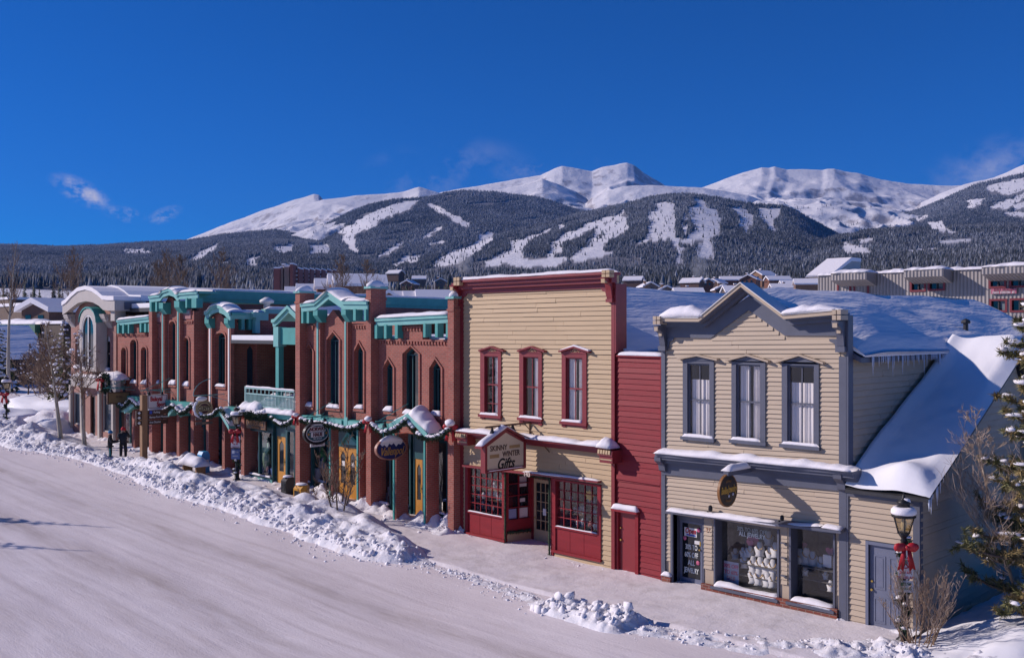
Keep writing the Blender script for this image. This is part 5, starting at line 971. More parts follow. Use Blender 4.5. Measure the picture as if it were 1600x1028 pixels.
hfield('side_street', list(np.arange(-110,-60,.8)), list(np.arange(-3.4,30,.6)), lambda x, y: .02 + .04*fbm((x*.4,y*.4,2),3), PAVE)
def lerpt(tab, x): return float(np.interp(x, [t_[0] for t_ in tab], [t_[1] for t_ in tab]))
FR = [(-64,-4.9),(-54,-4.9),(-50,-3.8),(-44,-3.75),(-38,-4.5),(-34,-4.3),(-31,-4.45),(-28,-4.6),(-24.6,-4.7),(-22.6,-3.9)]
BK = [(-64,-.2),(-55,-.9),(-50,-1.6),(-45,-1.5),(-40,-1.3),(-36,-.85),(-32,-.7),(-29,-.85),(-27.5,-1.4),(-25,-2.3),(-22.6,-3.1)]
HT = [(-64,.85),(-58,.85),(-54,.75),(-51,.42),(-48,.32),(-46,.45),(-42,.68),(-40.5,.70),(-38.5,.52),(-35,.66),(-31,.74),(-28,.85),(-25.5,.75),(-23.8,.6),(-22.7,.0)]
def bank(x, y):
    a, b, H = lerpt(FR,x)+.25*mn.noise(Vector((x*.6,0,3)))+.1*mn.noise(Vector((x*2.6,0,3))), lerpt(BK,x)+.35*mn.noise(Vector((x*.5,7,3))), lerpt(HT,x)
    t_ = (y-a)/(b-a)
    if t_ <= 0 or t_ >= 1: return -.12
    pr = min(1, (t_/.38))**.75 * min(1, ((1-t_)/.45))**.8
    n1 = mn.noise(Vector((x*.75,y*.9,1.1))); n2 = fbm((x*2.4,y*2.6,5.3),3); n3 = fbm((x*7,y*7,2.2),2)
    lump = max(0, n1)*.55; front = min(1, max(0, (.62-t_)*3.0)); ck = mn.cell(Vector((x*3.1,y*3.1,.5))) if hasattr(mn,'cell') else .5
    return H*pr*(.66+lump+.30*n1) + pr*(.13*n2*(.3+1.4*front) + .075*n3*(.12+1.5*front) + .03*front*ck)
hfield('snow_bank', list(np.arange(-64,-22.5,.085)), list(np.arange(-5.4,-.1,.085)), bank, SNOWB)
KB = [(-23.6,-3.5),(-21.4,-3.43),(-19,-3.75),(-17.2,-4.0),(-14.4,-3.95),(-12.9,-3.4),(-11.1,-2.5),(-9.9,-1.8),(-8,-1.3),(-4,-.9)]
KH = [(-23.6,.05),(-21,.10),(-18.6,.08),(-17.4,.14),(-16.9,.42),(-16.3,.30),(-15.6,.52),(-14.9,.5),(-14.5,.14),(-13,.13),(-12,.16),(-11,.18),(-10,.34),(-8,.45),(-4,.5)]
KW = [(-23.6,.35),(-18,.4),(-17,.75),(-15,.85),(-14,.6),(-12,.9),(-10,1.2),(-8,1.6),(-4,2)]
def ridge_(x, y):
    c, H, w_ = lerpt(KB,x)+.18*mn.noise(Vector((x*.9,2,3))), lerpt(KH,x), lerpt(KW,x); d = abs(y-c)/w_
    if d > 1: return -.12
    pr = (1-d*d); n1 = fbm((x*1.5,y*1.6,8),2); n2 = fbm((x*4.5,y*4.5,9),3); n3 = mn.noise(Vector((x*12,y*12,2)))
    return -.03 + pr*H*(.55+.55*n1+.28*n2) + pr*(.03*n2 + .03*n3)
hfield('snow_bank', list(np.arange(-23.6,-4.0,.055)), list(np.arange(-5.0,1.2,.055)), ridge_, SNOWB)
def foot(x, y):
    n1 = fbm((x*1.1,y*1.3,18),2); n2 = fbm((x*3.7,y*3.7,11),3); out = -y
    H = lerpt([(-60,.25),(-50,.3),(-44,.45),(-40,.3),(-36,.2),(-33.8,.55),(-31.5,.35),(-30,.6),(-29,.3),(-27.8,.45),(-26,.6),(-25.2,.7),(-24.9,.10),(-22,.07),(-20.8,.03),(-18.5,.14),(-17.5,.08),(-13,.05),(-11.5,.16),(-10.6,.1),(-9.6,.32),(-9.2,.6),(-8.5,1.0),(-4,1.3)], x)
    w_ = lerpt([(-60,1.3),(-40,1.2),(-30,1.25),(-25.1,1.2),(-24.8,.4),(-20,.35),(-12,.35),(-10,.6),(-9,1.6),(-4,3)], x); d = max(0, out-.0)/w_
    if d > 1: return -.12
    pr = (1-d)**1.1; return -.05 + pr*H*(.75+.8*n1+.3*n2) + pr*.03*n2
hfield('snow_heap', list(np.arange(-58,-9.42,.08)), list(np.arange(-1.9,.16,.08)), foot, SNOWB)
hfield('snow_yard', list(np.arange(-9.33,8,.16)), list(np.arange(-1.6,14,.16)), lambda x, y: .12 + min(1,max(0,(x+9.6)/2.5))*min(1,max(.1,(y+2)/2.5))*(.75+.35*fbm((x*.6,y*.6,5),3)) + .06*fbm((x*3,y*3,6),2), SNOWF)
def mound(name, c, r, seed, mat=SNOWF): m = MB(); m.blob(c, r, seed, .3, 36, 18, -.1, 2.2); return tag(m.build(name, mat, None, True), kind='structure')
mound('snow_mound', G(36,642)+Vector((0,2,0)), (8,2.6,1.0), 3); mound('snow_mound', G(82,671), (2.6,1.7,1.1), 5, SNOWB); mound('snow_mound', G(8,655), (3.5,2.5,.7), 8, SNOWF); mound('snow_mound', G(107,668)+Vector((0,1,0)), (1.4,1.2,1.5), 9, SNOWB)
m = MB(); rnd = random.Random(66)
def clods(n, x0, x1, yf, hf, smin, smax):
    for i in range(n):
        x = rnd.uniform(x0, x1); y = yf(x); s = smin+(smax-smin)*rnd.random()**2.6; z = zg(x)+max(hf(x,y), .0)-s*.15
        m.blob((x,y,z+s*.25), (s*rnd.uniform(.7,1.4), s*rnd.uniform(.7,1.3), s*rnd.uniform(.6,1.0)), i*1.37, .75, 6, 4, -1, 1.9)
clods(1500, -60, -22.6, lambda x: lerpt(FR,x)+.15+abs(rnd.gauss(0,.42)), bank, .015, .11)
clods(500, -60, -22.6, lambda x: lerpt(FR,x)-abs(rnd.gauss(0,.35)), lambda x,y: .0, .015, .06)
clods(900, -23.4, -8.5, lambda x: lerpt(KB,x)+rnd.gauss(0,.32), ridge_, .012, .05); clods(120, -17.4, -14.7, lambda x: lerpt(KB,x)+rnd.gauss(0,.30), ridge_, .05, .15)
clods(500, -26, -9.6, lambda x: -.12-abs(rnd.gauss(0,.18)), foot, .02, .07); clods(260, -60, -25.2, lambda x: -.5-abs(rnd.gauss(0,.5)), foot, .03, .11)
tag(m.build('snow_clods', SNOW, None, True), kind='stuff')
# ==== street lamps, bows, garlands ==================================================================================
LGLASS = glassmat('lamp_glass', (.85,.80,.66), .10)
lamp0 = thing('street_lamp', 'x', 'street lamp', group='black lantern street lamps')
m = MB(); m.lathe([(.17,0),(.17,.10),(.11,.16),(.085,.55),(.06,.62),(.048,2.28),(.075,2.34),(.05,2.38),(.09,2.44),(.13,2.50)], (0,0,0), 14); m.build('post', BLACK, lamp0, True)
m = MB(); m.lathe([(.125,2.50),(.235,2.88),(.225,2.88),(.115,2.50)], (0,0,0), 6); m.build('lantern_glass', LGLASS, lamp0)
m = MB(); [m.tube([(.128*math.cos(a),.128*math.sin(a),2.50),(.238*math.cos(a),.238*math.sin(a),2.88)], .014, 5) for a in [i*1.0472 for i in range(6)]]; m.lathe([(.05,2.5),(.14,2.5),(.14,2.53),(.05,2.53)], (0,0,0), 12); m.build('lantern_frame', BLACK, lamp0)
m = MB(); m.lathe([(.02,2.54),(.05,2.58),(.07,2.68),(.055,2.78),(.02,2.84)], (0,0,0), 10); m.build('bulb', pmat('lamp_globe', (.75,.70,.60), .3, .03), lamp0, True)
m = MB(); m.lathe([(.24,2.86),(.265,2.87),(.265,2.93),(.20,3.0),(.135,3.04),(.125,3.16),(.15,3.18),(.14,3.22),(.05,3.27),(.03,3.34),(.012,3.40)], (0,0,0), 16); cap = m.build('lantern_roof', BLACK, lamp0, True)
m = MB(); m.lathe([(.262,2.93),(.275,2.96),(.27,3.03),(.22,3.09),(.14,3.10),(.13,3.05)], (0,0,0), 16); m.blob((.04,.02,3.22), (.10,.09,.08), 3, .3); m.build('snow_cap', SNOW, cap, True)
lamps = [(G(1412,1006),1.0,'black lantern lamp post with red bow beside the shed door at the right'),(G(370,752),.98,'black lantern lamp post with snow cap before the orange door of the brick building'),(G(10,674),.98,'black lantern lamp post at the far left street corner')]
for i, (p, s, lb) in enumerate(lamps):
    l_ = lamp0 if i == 0 else copy_tree(lamp0); l_.location = p; l_.scale = (s,s,s); l_['label'] = lb; l_.rotation_euler = (0,0,.3*i)
bow0 = thing('ribbon_bow', 'x', 'bow', group='red ribbon bows along the street')
m = MB()
for sg in (-1,1): m.blob((sg*.13,0,.03), (.14,.06,.095), 4+sg, .25, 12, 8); m.ext([(sg*.02,-.02),(sg*.10,-.05),(sg*.20,-.46),(sg*.13,-.42),(sg*.07,-.50)], 'y', -.02+sg*.012, .0+sg*.012)
m.blob((0,-.03,.02), (.055,.06,.055), 2, .1); m.build('ribbon', REDC, bow0, True)
nb = [0]
def bow(loc, s, label, rz=.78, snow=False):
    b_ = bow0 if nb[0] == 0 else copy_tree(bow0); nb[0] += 1; b_.location = loc; b_.scale = (s,s,s); b_.rotation_euler = (0,0,rz); b_['label'] = label
    if snow: m = MB(); m.blob(Vector(loc)+Vector((0,0,.16*s)), (.2*s,.18*s,.12*s), nb[0], .3); o = m.build('snow_cap', SNOW, None, True); o.parent = b_; bpy.context.view_layer.update(); o.matrix_parent_inverse = b_.matrix_world.inverted()
for (p, s, lb), bl in zip(lamps, ('on the lamp post at the right beside the shed','on the lamp post before the brick building','on the lamp post at the far left corner')):
    bow(Vector(p)+Vector((.13,-.16,2.2*s)), 1.05, 'big red ribbon bow '+bl)
    pts = [Vector(p)+Vector((.11*math.cos(a),.11*math.sin(a),2.38-a*.085)) for a in [k*.5 for k in range(50)]]
    garland('evergreen_garland', 'evergreen garland wound '+bl, pts, .085, 'evergreen garlands along the street', .12, 5, dens=.7)
def swag(pp, y, r, label, seed, snow=.35):
    garland('evergreen_garland', label, [(X(px,y),y,Z(px,py,y)) for px,py in pp], r, 'evergreen garlands along the street', snow, seed)
swag([(421,651),(430,659),(440,665),(450,662),(461,654)], -.42, .10, 'snowy garland swag hung left of the oval ski shop sign under the balcony', 11)
swag([(470,656),(482,661),(500,662),(509,663),(525,667),(539,671),(550,670),(560,667),(569,659)], -.42, .11, 'garland swag over the double orange doors behind the oval ski shop sign', 12)
swag([(579,662),(588,671),(598,678),(608,675),(618,671),(626,665),(634,657)], -.92, .11, 'garland swag rising to the canopy above the blue oval sign', 13, .45)
swag([(634,657),(640,664),(646,671),(654,681),(664,684),(676,686),(688,682),(697,676),(703,670)], -.80, .11, 'garland swag falling from the canopy to the last brick pillar', 14, .4)
swag([(301,634),(306,641),(316,651),(325,651),(332,649),(344,638),(350,646),(357,655),(368,650),(377,645)], -.8, .10, 'garland swag over the small canopy beside the round cream sign', 15, .45)
swag([(381,645),(388,648),(397,646),(405,650),(413,648)], -.45, .19, 'thick snowy garland bunch above the carved wooden address board', 16, .6)
swag([(181,630),(192,637),(204,624),(214,635),(226,636)], -.7, .11, 'garland swag over the canopy nearest the corner building', 17, .5)
swag([(236,642),(248,646),(259,641),(270,634),(281,646),(290,643),(298,634)], -.65, .11, 'garland swag behind the wayfinding signpost', 18, .5)
for px, py, y, s, lb in ((301,635,-.5,.75,'small red bow on the brick pillar left of the round cream sign'),(462,652,-.45,.7,'red bow on the pillar left of the oval ski shop sign'),(575,660,-.45,.85,'red bow with snow on the pillar left of the blue oval sign'),(703.5,668,-.45,1.0,'red bow on the last brick pillar beside the cream shop'),(382,645,-.5,.6,'red bow above the carved address board'),(230,637,-.45,.6,'red bow on the pillar behind the wayfinding signpost')): bow((X(px,y),y,Z(px,py,y)), s, lb, .5, True)
# wreath on the corner building
wc = (X(166,-.82),-.84,Z(166,599,-.82)); wt = thing('wreath', 'evergreen wreath with red bow on the beige ledge of the corner building', 'wreath', wc)
g_ = garland('foliage', None, [(wc[0]+.42*math.cos(a),-.86,wc[2]+.42*math.sin(a)) for a in [k*.4 for k in range(17)]], .17, None, 0, 4, None); attach(g_, wt)
bow((wc[0]-.42,-.98,wc[2]+.15), 1.2, 'red bow on the wreath of the corner building', .3)
# regulation signs on the lamps
def plate(px, py, w_, h_, p, z, label, kind, rz=.6):
    o = thing('parking_sign', label, 'sign', p); m = MB(); m.box(-w_/2, w_/2, -.012, .0, z-h_/2, z+h_/2); b_ = m.build('plate', WHITE if kind == 0 else pmat('plate_blue', (.10,.14,.30), .5) if kind == 2 else WHITE, None); b_.parent = o
    c = Vector(p); SR = pmat('sign_red', (.42,.02,.04), .5)
    if kind == 0:
        m = MB(); dsc = [(.10*math.cos(k*.2618),z+h_*.22+.10*math.sin(k*.2618)) for k in range(24)]; ring(m, dsc, .022, -.018, -.013); m.ext([(-.075,z+h_*.22+.055),(-.055,z+h_*.22+.075),(.075,z+h_*.22-.055),(.055,z+h_*.22-.075)], 'y', -.0195, -.0185); q = m.build('prohibition_ring', SR, None); q.parent = o
        for k, s in enumerate(('2:00 AM','TO 6:00 AM')): q = text(s, .085, c+Vector((0,-.016,z-h_*.2-.11*k)), RX, UZ, SR, o, xs=.85)
        q = text('P', .16, c+Vector((0,-.0155,z+h_*.22)), RX, UZ, BLACK, o)
    else:
        GR = pmat('sign_green', (.02,.20,.09), .5) if kind == 1 else WHITE
        m = MB(); m.box(-w_*.4, -w_*.1, -.018, -.013, z+h_*.05, z+h_*.35); q = m.build('symbol', GR, None); q.parent = o
        text('2 HR', .085, c+Vector((w_*.18,-.016,z+h_*.2)), RX, UZ, GR, o, xs=.8); text('PARKING', .075, c+Vector((0,-.016,z-h_*.2)), RX, UZ, GR, o, xs=.8)
    o.rotation_euler = (0,0,rz); o.location = Vector(p)+Vector((.09,-.11,0)); return o
p = lamps[0][0]; plate(0,0,.32,.46,p,1.74,'white no parking sign with red ring on the right hand lamp post',0); plate(0,0,.32,.26,p,1.34,'small green and white parking sign low on the right hand lamp post',1)
p = lamps[1][0]; plate(0,0,.42,.50,p,1.72,'no parking sign on the lamp post before the brick building',0); plate(0,0,.40,.44,p,1.20,'blue parking sign on the lamp post before the brick building',2)
# ==== hanging signs of the brick building ===========================================================================
def oval(cy, cz, ry, rz, n=40): return [(cy+ry*math.cos(6.2832*i/n), cz+rz*math.sin(6.2832*i/n)) for i in range(n)]
def signarm(S, sx, y0, y1, z, zb, droop=True):
    m = MB(); m.tube([(sx,y0,z),(sx,.0,z)], .022, 6); m.tube([(sx,y0+.1,z),(sx,.0,z+.55)], .014, 5); m.tube([(sx,(y0+y1)/2-.2,z),(sx+.5,-.02,z-.15)], .012, 5); m.tube([(sx,(y0+y1)/2+.2,z),(sx-.5,-.02,z+.1)], .012, 5)
    for u in (.25,.75): y = y0+(y1-y0)*u; m.tube([(sx,y,z),(sx,y,zb)], .012, 4)
    m.build('bracket', TEAL, S)
    for u in (.3,.8): m = MB(); y = y0+(y1-y0)*u; m.lathe([(.02,.16),(.05,.1),(.09,0),(.085,-.02)], (sx,y,z-.22), 8); m.tube([(sx,y,z),(sx,y,z-.06)], .012, 4); m.build('lamp', BLACK, S)
def framed(sx, name, label, pxl, pxr, pyc, ry_px, cat='sign'):
    S = thing(name, label, cat, (sx,0,0)); a, b = onx(pxl,pyc,sx), onx(pxr,pyc,sx); cy = (a[1]+b[1])/2; hw = (b[1]-a[1])/2; cz = onx((pxl+pxr)/2,pyc,sx)[2]; hz = ry_px*((CD+cy-sx)/R2)/F0; return S, cy, cz, hw, hz
sx = X(519.5); S, cy, cz, hw, hz = framed(sx, 'hanging_sign', 'black rimmed oval ski shop sign over the double orange doors', 474.5, 515.5, 676.5, 17)
ob = oval(cy,cz,hw,hz); m = MB(); m.ext(ob, 'x', sx-.04, sx+.04); m.build('board', pmat('sign_teal', (.018,.10,.12), .5), S); m = MB(); ring(m, oval(cy,cz,hw+.02,hz+.02), .09, sx-.07, sx+.07, 'x'); m.build('rim', BLACK, S); m = MB(); ring(m, oval(cy,cz,hw-.085,hz-.085), .03, sx+.03, sx+.05, 'x'); m.build('rim_line', WHITE, S)
m = MB(); m.ext([(cy-hw*.62,cz+.06),(cy+hw*.62,cz+.06),(cy+hw*.52,cz+.26),(cy-hw*.52,cz+.26)], 'x', sx+.041, sx+.045); m.ext([(cy-hw*.5,cz-.15),(cy+hw*.5,cz-.15),(cy+hw*.5,cz+.04),(cy-hw*.5,cz+.04)], 'x', sx+.041, sx+.045); m.build('name_panel', WHITE, S)
text('NORWAY', .20, (sx+.05,cy,cz+.16), RY, UZ, pmat('maroon_lettering', (.11,.02,.03), .5), S, bold=.010, xs=.8); text('HAUS', .19, (sx+.05,cy,cz-.055), RY, UZ, bpy.data.materials['maroon_lettering'], S, bold=.010, xs=.85); text('SKI SHOP', .095, (sx+.05,cy,cz-.21), RY, UZ, WHITE, S); text('& RENTALS', .085, (sx+.05,cy,cz-.31), RY, UZ, WHITE, S)
m = MB(); [m.box(sx+.041, sx+.05, cy+d-.04, cy+d+.04, cz-.06, cz+.02) for d in (-hw*.68, hw*.68)]; m.build('emblem', ORANGE, S)
m = MB(); a, b = onx(485,692,sx), onx(507,690,sx); m.box(sx-.02, sx+.02, a[1], b[1], a[2]-.16, a[2]+.02); pl = m.build('lower_plate', WHITE, S); text('SKI RENTALS', .12, (sx+.022,(a[1]+b[1])/2,a[2]-.07), RY, UZ, bpy.data.materials['maroon_lettering'], pl, xs=.72)
signarm(S, sx, cy-hw, cy+hw, cz+hz+.22, cz+hz-.02); m = MB(); snow_strip(m, (sx-.08,cy-hw*.6,cz+hz*.8), (sx-.08,cy+hw*.6,cz+hz*.8), (1,0,0), .16, .10, 14, 3, .3, .3); m.build('snow_cap', SNOW, S, True)
sx = X(638); S, cy, cz, hw, hz = framed(sx, 'hanging_sign', 'blue oval shop sign with gold script, painted peaks and a snow cap', 587, 633.5, 700.5, 17)
m = MB(); m.ext(oval(cy,cz,hw,hz), 'x', sx-.04, sx+.04); m.build('board', pmat('sign_navy', (.008,.022,.11), .45), S); m = MB(); ring(m, oval(cy,cz,hw+.02,hz+.02), .045, sx-.06, sx+.06, 'x'); m.build('rim', pmat('copper_rim', (.36,.17,.12), .5), S)
up = [(cy+hw*.96*math.cos(a),cz+hz*.96*math.sin(a)) for a in [.28+k*(2.58/14) for k in range(15)]]; zig = [(cy-hw*.93+hw*1.86*k/12, cz+hz*(.30+(.16 if k%2 else -.06)+.10*math.sin(k*1.3))) for k in range(13)]; m = MB(); m.ext(up+zig, 'x', sx+.041, sx+.047); m.build('painted_snow', WHITE, S)
m = MB(); m.ext([(y,z) for y,z in up if z > cz+hz*.62]+[(cy-hw*.45,cz+hz*.70),(cy+hw*.2,cz+hz*.66),(cy+hw*.5,cz+hz*.74)], 'x', sx+.048, sx+.052); m.build('painted_sky', GOLD, S)
text('Vallenpol', .40, (sx+.05,cy,cz-.10), RY, UZ, pmat('gold_script', (.50,.27,.07), .4), S, shear=.4, xs=.70, bold=.004); signarm(S, sx, cy-hw, cy+hw, cz+hz+.62, cz+hz-.02)
m = MB(); snow_strip(m, (sx-.09,cy-hw*.75,cz+hz*.66), (sx-.09,cy+hw*.75,cz+hz*.66), (1,0,0), .18, .28, 18, 5, .2, .7); m.build('snow_cap', SNOW, S, True)
sx = X(337,.0); S, cy, cz, hw, hz = framed(sx, 'hanging_sign', 'round cream and gold coffee sign rimmed with snow, two plates hanging below', 305, 331.5, 638, 13)
m = MB(); m.ext(oval(cy,cz,hw,hz), 'x', sx-.05, sx+.05); m.build('board', pmat('sign_gold_cream', (.42,.33,.17), .5), S)
m = MB(); ring(m, oval(cy,cz,hw*.84,hz*.84), .03, sx+.051, sx+.056, 'x'); m.ext([(cy+hw*.6*math.cos(a),cz+hz*.6*math.sin(a)) for a in [.5+k*.3 for k in range(8)]], 'x', sx+.051, sx+.056); m.ext([(cy+hw*.6*math.cos(a),cz-hz*.6*math.sin(a)) for a in [.5+k*.3 for k in range(8)]], 'x', sx+.051, sx+.056); m.build('emblem', pmat('sign_plum', (.09,.03,.04), .5), S)
m = MB(); m.box(sx+.057, sx+.062, cy-hw*.8, cy+hw*.8, cz-hz*.20, cz+hz*.20); m.build('name_panel', pmat('sign_buff', (.52,.45,.28), .5), S); text("CLINT'S", .22, (sx+.066,cy,cz), RY, UZ, SIGNB, S, bold=.006, xs=.8)
m = MB(); m.tube([(sx,cy+(hw+.05)*math.cos(a),cz+(hz+.05)*math.sin(a)) for a in [2.2+k*.2 for k in range(16)]], [.02]+[.06+.02*math.sin(k*2.1) for k in range(14)]+[.02], 6); m.blob((sx,cy-.1,cz+hz+.06), (.12,.28,.12), 3, .2); m.build('snow_cap', SNOW, S, True)
for z0, tx in ((654.3,'COFFEE HOUSE'),(661.5,'ESPRESSO')): a, b = onx(305.5,z0,sx), onx(332,z0,sx); m = MB(); m.box(sx-.015, sx+.015, a[1], b[1], a[2]-.075, a[2]+.055); q = m.build('lower_plate', pmat('plate_taupe', (.16,.12,.10), .6), S); text('IIIIIIIIII', .07, (sx+.02,(a[1]+b[1])/2,a[2]-.01), RY, UZ, bpy.data.materials['sign_buff'], q)
m = MB(); z = cz+hz+.22; m.tube([(sx,cy-hw-.1,z),(sx,.45,z)], .02, 6); m.tube([(sx,cy-hw+.9*math.cos(a)*-.0+ (1-math.cos(a))*1.0-.1,z+.75*math.sin(a)) for a in [k*.16 for k in range(10)]], .018, 5); m.tube([(sx,cy-.1,z),(sx,cy-.1,cz+hz)], .012, 4); m.tube([(sx,cy+.2,z),(sx+.6,.4,z-.3)], .012, 4); m.build('bracket', TEALL, S)
sx = X(266); S, cy, cz, hw, hz = framed(sx, 'hanging_sign', 'white shop board with red script lettering beside the wayfinding post', 229.5, 261, 627, 11)
m = MB(); m.box(sx-.05, sx+.05, cy-hw, cy+hw, cz-hz, cz+hz); m.build('board', WHITE, S); m = MB(); ring(m, [(cy-hw*.93,cz-hz*.9),(cy+hw*.93,cz-hz*.9),(cy+hw*.93,cz+hz*.9),(cy-hw*.93,cz+hz*.9)], .02, sx+.051, sx+.055, 'x'); m.build('rim_line', SIGNB, S); text('Balayal', .30, (sx+.055,cy-hw*.12,cz+.12), RY, UZ, REDC, S, bold=.012, xs=.75); text('Sport', .28, (sx+.055,cy+hw*.38,cz-.15), RY, UZ, REDC, S, bold=.012, xs=.75)
signarm(S, sx, cy-hw-.3, cy+hw, cz+hz+.22, cz+hz); m = MB(); snow_strip(m, (sx-.06,cy-hw*.9,cz-hz-.1), (sx-.06,cy+hw*.7,cz-hz-.1), (1,0,0), .14, .14, 18, 9, .8, .1); m.build('snow_cap', SNOW, S, True)
sx = X(206); S, cy, cz, hw, hz = framed(sx, 'hanging_sign', 'brown framed wooden shop board hanging nearest the corner building', 168, 202, 621.5, 8.5)
m = MB(); m.box(sx-.05, sx+.05, cy-hw, cy+hw, cz-hz, cz+hz); m.build('board', pmat('sign_olive_gold', (.20,.14,.055), .5, .2, 4), S); m = MB(); ring(m, [(cy-hw-.03,cz-hz-.03),(cy+hw+.03,cz-hz-.03),(cy+hw+.03,cz+hz+.03),(cy-hw-.03,cz+hz+.03)], .06, sx-.07, sx+.07, 'x'); m.build('frame', SIGNB, S); text('IIII IIIII', .13, (sx+.055,cy,cz+.06), RY, UZ, SIGNB, S); signarm(S, sx, cy-hw-.2, cy+hw, cz+hz+.25, cz+hz)
y_ = -.32; xa, xb = X(384.5,y_), X(415,y_); zt_, zb_ = Z(400,656.5,y_), Z(400,670.5,y_); S = thing('carved_board', 'dark carved wooden address board under the balcony', 'sign', (xa,y_,zb_)); m = MB(); m.box(xa, xb, y_, y_+.06, zb_, zt_); m.build('board', BROWN, S); m = MB(); ring(m, [(xa+.04,zb_+.03),(xb-.04,zb_+.03),(xb-.04,zt_-.03),(xa+.04,zt_-.03)], .02, y_-.006, y_-.001); CG = pmat('carved_gold', (.33,.16,.06), .5); m.build('rim_line', CG, S)
text('129 SOUTH', .24, ((xa+xb)/2,y_-.008,(zt_+zb_)/2+.05), RX, UZ, CG, S, xs=1.0, bold=.006); text('OUTERWEAR', .09, ((xa+xb)/2,y_-.008,zb_+.085), RX, UZ, CG, S, xs=1.2)
m = MB(); [m.tube([(u,y_+.03,zt_),(u,y_+.03,zt_+.2)], .01, 4) for u in (xa+.2,xb-.2)]; m.build('hanger', BLACK, S)
# wayfinding post
pb = G(224.5,727); px_ = pb.x; S = thing('wayfinding_signpost', 'thick wooden post with three brown direction boards in the snowbank', 'signpost', pb)
a = pb.y; m = MB(); m.box(px_-.13, px_+.13, a-.13, a+.13, pb.z-.2, pb.z+3.3); m.build('post', WOOD, S)
for k, (tx, py) in enumerate((('Parking',644.5),('Barney Ford Museum',652),('Arts District',660))):
    q0, q1 = onx(230,py,px_+.1), onx(262,py-.6,px_+.1); m = MB(); zc = q0[2]; h_ = .105; m.box(px_+.08, px_+.135, a+.135, q1[1], zc-h_, zc+h_); b_ = m.build('direction_board', BROWN, S); yt0 = a+.22
    text(tx, .135, (px_+.139,yt0+(.20 if k==0 else 0),zc), RY, UZ, WHL, b_, align='LEFT', xs=.78)
    if k == 0: m = MB(); m.box(px_+.136, px_+.142, yt0, yt0+.13, zc-.07, zc+.07); m.build('parking_symbol', pmat('sign_blue2', (.03,.08,.45), .5), b_)
    m = MB(); m.box(px_+.0, px_+.11, a-.4, a-.135, zc-h_, zc+h_); s_ = m.build('side_board', BROWN, S); m = MB(); m.ext([(a-.35,zc),(a-.27,zc-.07),(a-.19,zc),(a-.27,zc+.07)], 'x', px_+.111, px_+.118); m.build('arrow', WHL, s_)
# ==== small street things ===========================================================================================
h0 = G(85,664); HY = thing('fire_hydrant', 'red fire hydrant standing in the snow at the street corner', 'fire hydrant', h0); REDH = pmat('hydrant_red', (.38,.03,.04), .45)
m = MB(); m.lathe([(.17,0),(.17,.06),(.13,.08),(.13,.62),(.17,.64),(.17,.69),(.13,.72),(.11,.82),(.05,.88),(.04,.95)], h0, 14); m.build('barrel', REDH, HY, True)
for d in ((1,-1),(-1,1),(-1,-1)): d = Vector((*d,0)).normalized(); m = MB(); m.tube([h0+d*.1+Vector((0,0,.5)), h0+d*.23+Vector((0,0,.5))], .065, 8); m.build('nozzle', REDH, HY)
b0 = G(318,740); y_ = b0.y; NB = thing('mailbox', 'bright blue box with a white notice half buried in the snowbank', 'box', b0); m = MB(); z0 = b0.z+.25; m.box(b0.x-.2, b0.x+.2, y_-.2, y_+.2, b0.z-.1, z0+.62); m.ext([(y_-.2,z0+.62),(y_+.2,z0+.62),(y_+.12,z0+.76),(y_-.12,z0+.76)], 'x', b0.x-.2, b0.x+.2); m.build('body', pmat('box_blue', (.03,.26,.52), .4), NB); m = MB(); m.box(b0.x+.201, b0.x+.21, y_-.12, y_+.14, z0+.15, z0+.4); m.build('notice', WHITE, NB)
b1 = G(303,742); BN = thing('bench', 'low wooden bench buried under a thick snow cap beside the blue box', 'bench', b1); m = MB(); [m.box(b1.x-.8, b1.x+.8, b1.y-.25+k*.17, b1.y-.1+k*.17, b1.z+.42, b1.z+.47) for k in range(3)]; m.build('seat', WOOD, BN)
for u in (-.6,.6): m = MB(); m.box(b1.x+u-.05, b1.x+u+.05, b1.y-.22, b1.y+.22, b1.z-.05, b1.z+.42); m.build('leg', WOOD, BN)
m = MB(); snow_strip(m, (b1.x-.9,b1.y+.45,b1.z+.46), (b1.x+.9,b1.y+.45,b1.z+.46), (0,-1,0), .85, .5, 24, 4, .3, .5); m.build('snow_cap', SNOW, BN, True)
for px, py, nm, lb, col, w_, h_ in ((449.5,775,'newspaper_box','black newspaper box in the snow before the pillar','box_black',.36,.75),(471,786,'newspaper_box','yellow newspaper box sunk in the snow beside the black one','box_yellow',.5,.7)):
    q = G(px,py); T_ = thing(nm, lb, 'newspaper box', q); m_ = pmat(col, (.012,.012,.014) if 'black' in col else (.50,.24,.02), .4); m = MB(); m.ext([(q.y-.2,q.z-.1),(q.y+.2,q.z-.1),(q.y+.2,q.z+h_),(q.y-.08,q.z+h_),(q.y-.2,q.z+h_-.12)], 'x', q.x-w_/2, q.x+w_/2); m.build('case', m_, T_); m = MB(); m.box(q.x-w_*.35, q.x+w_*.35, q.y-.215, q.y-.201, q.z+h_*.35, q.z+h_*.72); m.build('window', DARKGLASS, T_)
    m = MB(); m.blob((q.x,q.y+.02,q.z+h_+.02), (w_*.5,.22,.08), 3, .2, 10, 6, 0); m.build('snow_cap', SNOW, T_, True)
